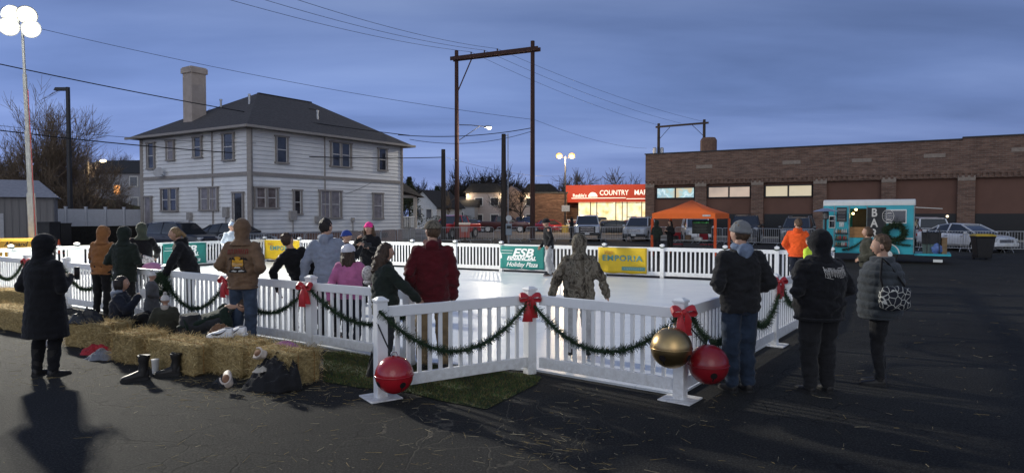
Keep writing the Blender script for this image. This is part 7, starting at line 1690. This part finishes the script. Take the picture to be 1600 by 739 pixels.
b = MB(); b.box((.42, -.01, 1.62), (.30, .03, .52)); wn = b.build('side_window', cream, tv, bevel=.05); b = MB(); b.box((.42, -.03, 1.62), (.24, .012, .44)); b.build('pane', glass_dark, wn); b = MB(); b.box((.42, -.04, 1.66), (.24, .01, .02)); b.build('sash', cream, wn)
b = MB(); b.box((1.6, DP * .6, 1.3), (.74, .04, 1.7)); b.build('interior_wall', M('trailer_inside', (.03, .025, .02), rough=.8), tv)
b = MB(); b.box((1.6, .10, 1.2), (.74, .12, .42)); 
for k in range(4): b.box((1.6, .035, 1.04 + k * .105), (.74, .02, .09))
b.build('wooden_counter', M('counter_wood', (.33, .17, .065), rough=.7, var=.3, vs=6, stretch=(1, 1, 8)), tv)
for k, (x, z) in enumerate(((1.34, 1.96), (1.47, 2.12))):
    b = MB(); b.ell((x, .35, z), (.065, .065, .05), nu=12, nv=8); b.build('pendant_lamp', glow('pendant_bulb', (1, .75, .3), 5), tv)
pt('pendant_glow', (1.4, .4, 1.85), 6, (1, .72, .35), tv, .05)
b = MB(); b.box((2.42, -.012, 1.62), (.82, .03, 1.16)); bd = b.build('bar_board', M('bar_black', (.02, .022, .025), rough=.6), tv)
lw = M('bar_letter_white', (.62, .6, .56), rough=.7, var=.2, vs=20)
for ch_, z in (('B', 1.98), ('A', 1.57), ('R', 1.16)): text(ch_, .46, lw, bd, (2.32, -.032, z), bold=.012, depth=.004, name='letter')
b = MB(); b.box((3.22, -.012, 1.84), (.98, .03, .56)); w2 = b.build('side_window', cream, tv, bevel=.06); b = MB(); b.box((3.22, -.032, 1.84), (.88, .012, .46)); b.build('pane', glass_dark, w2)
b = MB(); ov_ = [(2.92 + .25 * math.cos(q), -.043, 1.86 + .25 * math.sin(q)) for q in [2 * math.pi * i / 28 for i in range(28)]]; b.tube(ov_, .012, 5, closed=True)
for z, w_ in ((1.94, .22), (1.86, .25), (1.77, .22)): b.box((2.92, -.043, z - .0), (w_ * 1.6, .008, .012))
eo_ = b.build('round_emblem', lw, w2); q = MB(); q.box((2.86, -.044, 1.86), (.012, .008, .40)); q.box((2.98, -.044, 1.99), (.16, .006, .03)); q.box((2.96, -.044, 1.71), (.2, .006, .03)); q.build('emblem_mark', lw, eo_)
b = MB(); b.box((.86, -.012, 1.92), (.46, .03, .58)); mb_ = b.build('menu_panel', M('menu_black', (.03, .03, .035), rough=.7), tv)
b = MB()
for k in range(8): b.box((.86, -.03, 2.12 - k * .062), (.34 if k else .4, .006, .014 if k else .04))
b.build('menu_line', M('menu_text', (.3, .3, .3)), mb_)
b = MB(); b.box((.86, -.012, 1.52), (.22, .02, .2)); b.build('notice_sheet', M('notice_white', (.45, .5, .5), var=.5, vs=25), tv)
rr_ = random.Random(9)
for k in range(3):
    b = MB(); b.box((.86, -.06, .62 + k * .26), (.6, .13, .02)); b.box((.86, -.125, .66 + k * .26), (.6, .012, .02)); sh_ = b.build('bottle_shelf', dark_steel, tv)
    for i in range(6):
        b = MB(); c_ = ((.3, .02, .02), (.4, .38, .36), (.03, .06, .03), (.2, .1, .03))[rr_.randrange(4)]; b.lathe([(.034, 0), (.036, .12), (.014, .16), (.014, .2)], (.63 + i * .09, -.06, .632 + k * .26), 8); b.build('bottle', M('bottle_%d' % int(c_[0] * 100), c_, rough=.25), sh_, smooth=50)
for x in (2.95, ): 
    b = MB(); b.lathe([(.2, -.1), (.31, -.1), (.335, -.06), (.335, .06), (.31, .1), (.2, .1)], (x, .1, .335), 24, Matrix.Rotation(R(90), 4, 'X')); w = b.build('wheel', rubber, tv, smooth=40); b = MB(); b.lathe([(.21, -.105), (.21, .09), (.12, .105), (.1, .13)], (x, .1, .335), 18, Matrix.Rotation(R(90), 4, 'X')); b.build('rim', cream, w, smooth=40)
    w.scale.x = 1 / TS; w.location.x = x * (1 - 1 / TS)
    b = MB(); b.loft([[V((x + .5 * math.cos(a) * s_, y, .36 + .42 * math.sin(a) * s_)) for s_, y in ((1.0, -.09), (1.0, .07), (.9, .07), (.9, -.09))] for a in [math.pi * (.02 + .96 * i / 14) for i in range(15)]]); b.build('mudguard', cream, tv, smooth=50)
b = MB(); b.box((TL + .78, DP * .5, .36), (1.5, DP * .9, .08)); dk = b.build('rear_deck', tealp, tv)
b = MB()
for x in (TL + .04, TL + .55, TL + 1.05): b.tube([(x, .12, .4), (x, .12, 1.35)], .022, 6)
b.tube([(TL + .04, .12, 1.35), (TL + 1.05, .12, 1.35)], .022, 6); b.tube([(TL + .04, .12, 1.7), (TL + .5, .12, 1.05)], .018, 6); b.build('deck_rail', dark_steel, dk)
b = MB(); b.box((TL + 1.0, .05, .14), (.38, .2, .1)); b.build('step_block', cream, tv)
b = MB(); b.bar((TL + .02, .02, 2.2), (TL + 1.15, .02, 2.14), .035, .02); b.build('awning_bar', cream, tv)
b = MB(); b.tube([(.1, -.35, .4), (-.9, -.1, .42)], .05, 8); b.build('tow_bar', dark_steel, tv)
wq = MB(); rnd_ = random.Random(8)
for i in range(1100):
    a = rnd_.uniform(0, 6.283); d = V((rnd_.gauss(0, 1), rnd_.gauss(0, .8), rnd_.gauss(0, 1))).normalized(); sliver(wq, V((math.cos(a) * .33, -.03, math.sin(a) * .30)) + d * .05, d, rnd_.uniform(.07, .15), .009, mi=int(rnd_.random() < .2))
wq.tube([(math.cos(q) * .33, 0, math.sin(q) * .30) for q in [2 * math.pi * i / 20 for i in range(20)]], .07, 8, closed=True)
pw = Matrix.Rotation(rzt, 3, 'Z') @ V((3.22 * TS, -.12, 1.22)); o = wq.build('wreath', [needle, MC['needles_light']], None, loc=V((tl.x, tl.y, 0)) + pw, fix=False); o.rotation_euler = (0, 0, rzt); tag(o, 'big dark evergreen wreath hanging on the side of the teal trailer', 'wreath')
def trp(x, y, z): return V((tl.x, tl.y, 0)) + Matrix.Rotation(rzt, 3, 'Z') @ V((x * TS, y, z))
o = garland('garland draped along the lower side of the teal trailer', catenary(trp(.9, -.1, .5), trp(1.9, -.1, .95), .12, 12), .06, 30, 500); o['group'] = 'garlands on the trailer'
o = garland('short garland over the trailer wheel at the right', catenary(trp(2.7, -.12, .92), trp(3.9, -.1, .72), .05, 12), .05, 31, 500); o['group'] = 'garlands on the trailer'
def stuff_box(name, label, cat, x, y, s_, m_, z=.40):
    b = MB(); b.box((0, 0, s_[2] / 2), s_, taper=1.06); b.box((0, 0, s_[2] + .015), (s_[0] * 1.1, s_[1] * 1.1, .03)); o = b.build(name, m_, None, loc=trp(x, y, z), bevel=.015); o.rotation_euler = (0, 0, rzt); tag(o, label, cat)
stuff_box('black_tub', 'black storage tub on the rear deck of the teal trailer', 'tub', TL + .72, .45, (.62, .5, .42), black_plastic, .78)
stuff_box('green_tote', 'grey green tote box under the black tub on the trailer deck', 'tub', TL + .68, .45, (.5, .46, .34), M('tote_green', (.09, .13, .12), rough=.6))
b = MB(); b.ell((0, 0, .2), (.2, .14, .22), nu=14, nv=10); me = remesh(b, .03, 1); folds(me, .05, 9, 9, 3); o = smooth_obj('blue_bag', me, M('blue_plastic', (.10, .17, .42), rough=.35, var=.4), None); o.location = trp(TL + .95, .25, .4); tag(o, 'crumpled blue plastic bag on the trailer deck', 'bag')
b = MB(); b.box((0, 0, .3), (.2, .2, .6)); b.box((0, 0, .61), (.22, .22, .03)); o = b.build('cardboard_box', M('cardboard', (.26, .17, .09), rough=.9), None, loc=trp(TL + 1.2, .4, .4)); tag(o, 'tall cardboard box at the right end of the trailer deck', 'box')
ht = at(1290, 345, 26.8); hg = thing('patio_heater', 'tall patio heater with a wide flat hood beside the teal trailer', 'heater', (ht.x, 26.8, 0))
b = MB(); b.lathe([(.23, 0), (.24, .04), (.22, .72), (.06, .78)], n=18); b.build('base', dark_steel, hg, smooth=40); b = MB(); b.tube([(0, 0, .7), (0, 0, 1.75)], .045, 8); b.build('pole', dark_steel, hg); b = MB(); b.lathe([(.09, 1.72), (.12, 1.76), (.12, 2.02), (.08, 2.05)], n=16); b.build('burner', M('burner_mesh', (.12, .12, .12), rough=.5, metal=.6), hg); b = MB(); b.lathe([(.47, 2.04), (.42, 2.07), (.1, 2.17), (.01, 2.18)], n=28); b.build('hood', M('heater_hood', (.5, .52, .56), rough=.3, metal=.8), hg, smooth=40)
q = at(1535, 400, 28.6); bn = thing('wheeled_bin', 'black wheeled bin with a yellow lid on the right side of the lot', 'bin', (q.x, 28.6, 0), R(-14))
b = MB(); b.loft([[V((x * k, y * k, z)) for x, y in ((-.36, -.32), (.36, -.32), (.36, .32), (-.36, .32))] for z, k in ((.06, .72), (.2, .78), (.92, 1.0), (.95, 1.06), (.99, 1.06))]); b.build('tub', black_plastic, bn, bevel=.02)
b = MB(); b.loft([[V((x * k, y * k, z)) for x, y in ((-.36, -.32), (.36, -.32), (.36, .32), (-.36, .32))] for z, k in ((.995, 1.10), (1.03, 1.10), (1.09, .8))]); b.build('lid', M('lid_yellow', (.55, .36, .03), rough=.5), bn, bevel=.02)
for x in (-.24, .24): b = MB(); b.lathe([(.11, -.03), (.11, .03)], (x, .26, .11), 14, Matrix.Rotation(R(90), 4, 'Y')); b.build('wheel', rubber, bn)
# ------------------------------------------------------------------ street furniture in the middle distance
q = at(726, 370, 49.5); nb = thing('vending_cabinet', 'small red cabinet with a pale top by the crowd barriers', 'cabinet', (q.x, 49.5, 0))
b = MB(); b.box((0, 0, .75), (.75, .6, .95)); b.build('case', M('cabinet_red', (.38, .09, .07), rough=.6), nb, bevel=.02); b = MB(); b.box((0, 0, 1.30), (.82, .66, .16)); b.build('lid', M('cabinet_cream', (.55, .5, .45), emit=(1, .8, .6), estr=.1), nb, bevel=.03); b = MB(); b.box((0, -.31, .9), (.5, .02, .4)); b.build('front_panel', M('panel_pale', (.4, .3, .27)), nb)
for x in (-.3, .3): b = MB(); b.box((x, 0, .14), (.08, .5, .28)); b.build('leg', dark_steel, nb)
q = at(795, 370, 45.8); pm_ = thing('parking_meter', 'grey meter cabinet with a white round sign on top', 'meter', (q.x, 45.8, 0))
b = MB(); b.box((0, 0, .95), (.42, .3, .8)); b.build('case', M('meter_blue', (.25, .29, .33), rough=.5), pm_, bevel=.03); b = MB(); b.tube([(0, 0, 0), (0, 0, 1.8)], .04, 8); b.build('pole', steel, pm_); b = MB(); b.lathe([(.2, -.02), (.2, .02)], (0, -.05, 1.72), 22, Matrix.Rotation(R(90), 4, 'X')); b.build('round_sign', M('sign_pale', (.5, .52, .54)), pm_); b = MB(); b.box((0, -.16, 1.1), (.3, .02, .2)); b.build('display', black_plastic, pm_)
# traffic cones
def cone(label, px, Y, z=0):
    t = thing('traffic_cone', label, 'cone', (at(px, 370, Y).x, Y, z)); b = MB(); b.box((0, 0, .02), (.36, .36, .04)); b.build('base', M('cone_orange', (.6, .10, .03), rough=.6), t); b = MB(); b.lathe([(.14, .04), (.03, .7), (.01, .71)], n=16); c_ = b.build('body', MC['cone_orange'], t, smooth=40); b = MB(); b.lathe([(.101, .31), (.081, .43)], n=16); b.build('reflective_band', M('band_white', (.7, .7, .7)), c_)
cone('orange traffic cone beside the grey shed', 92, 33)
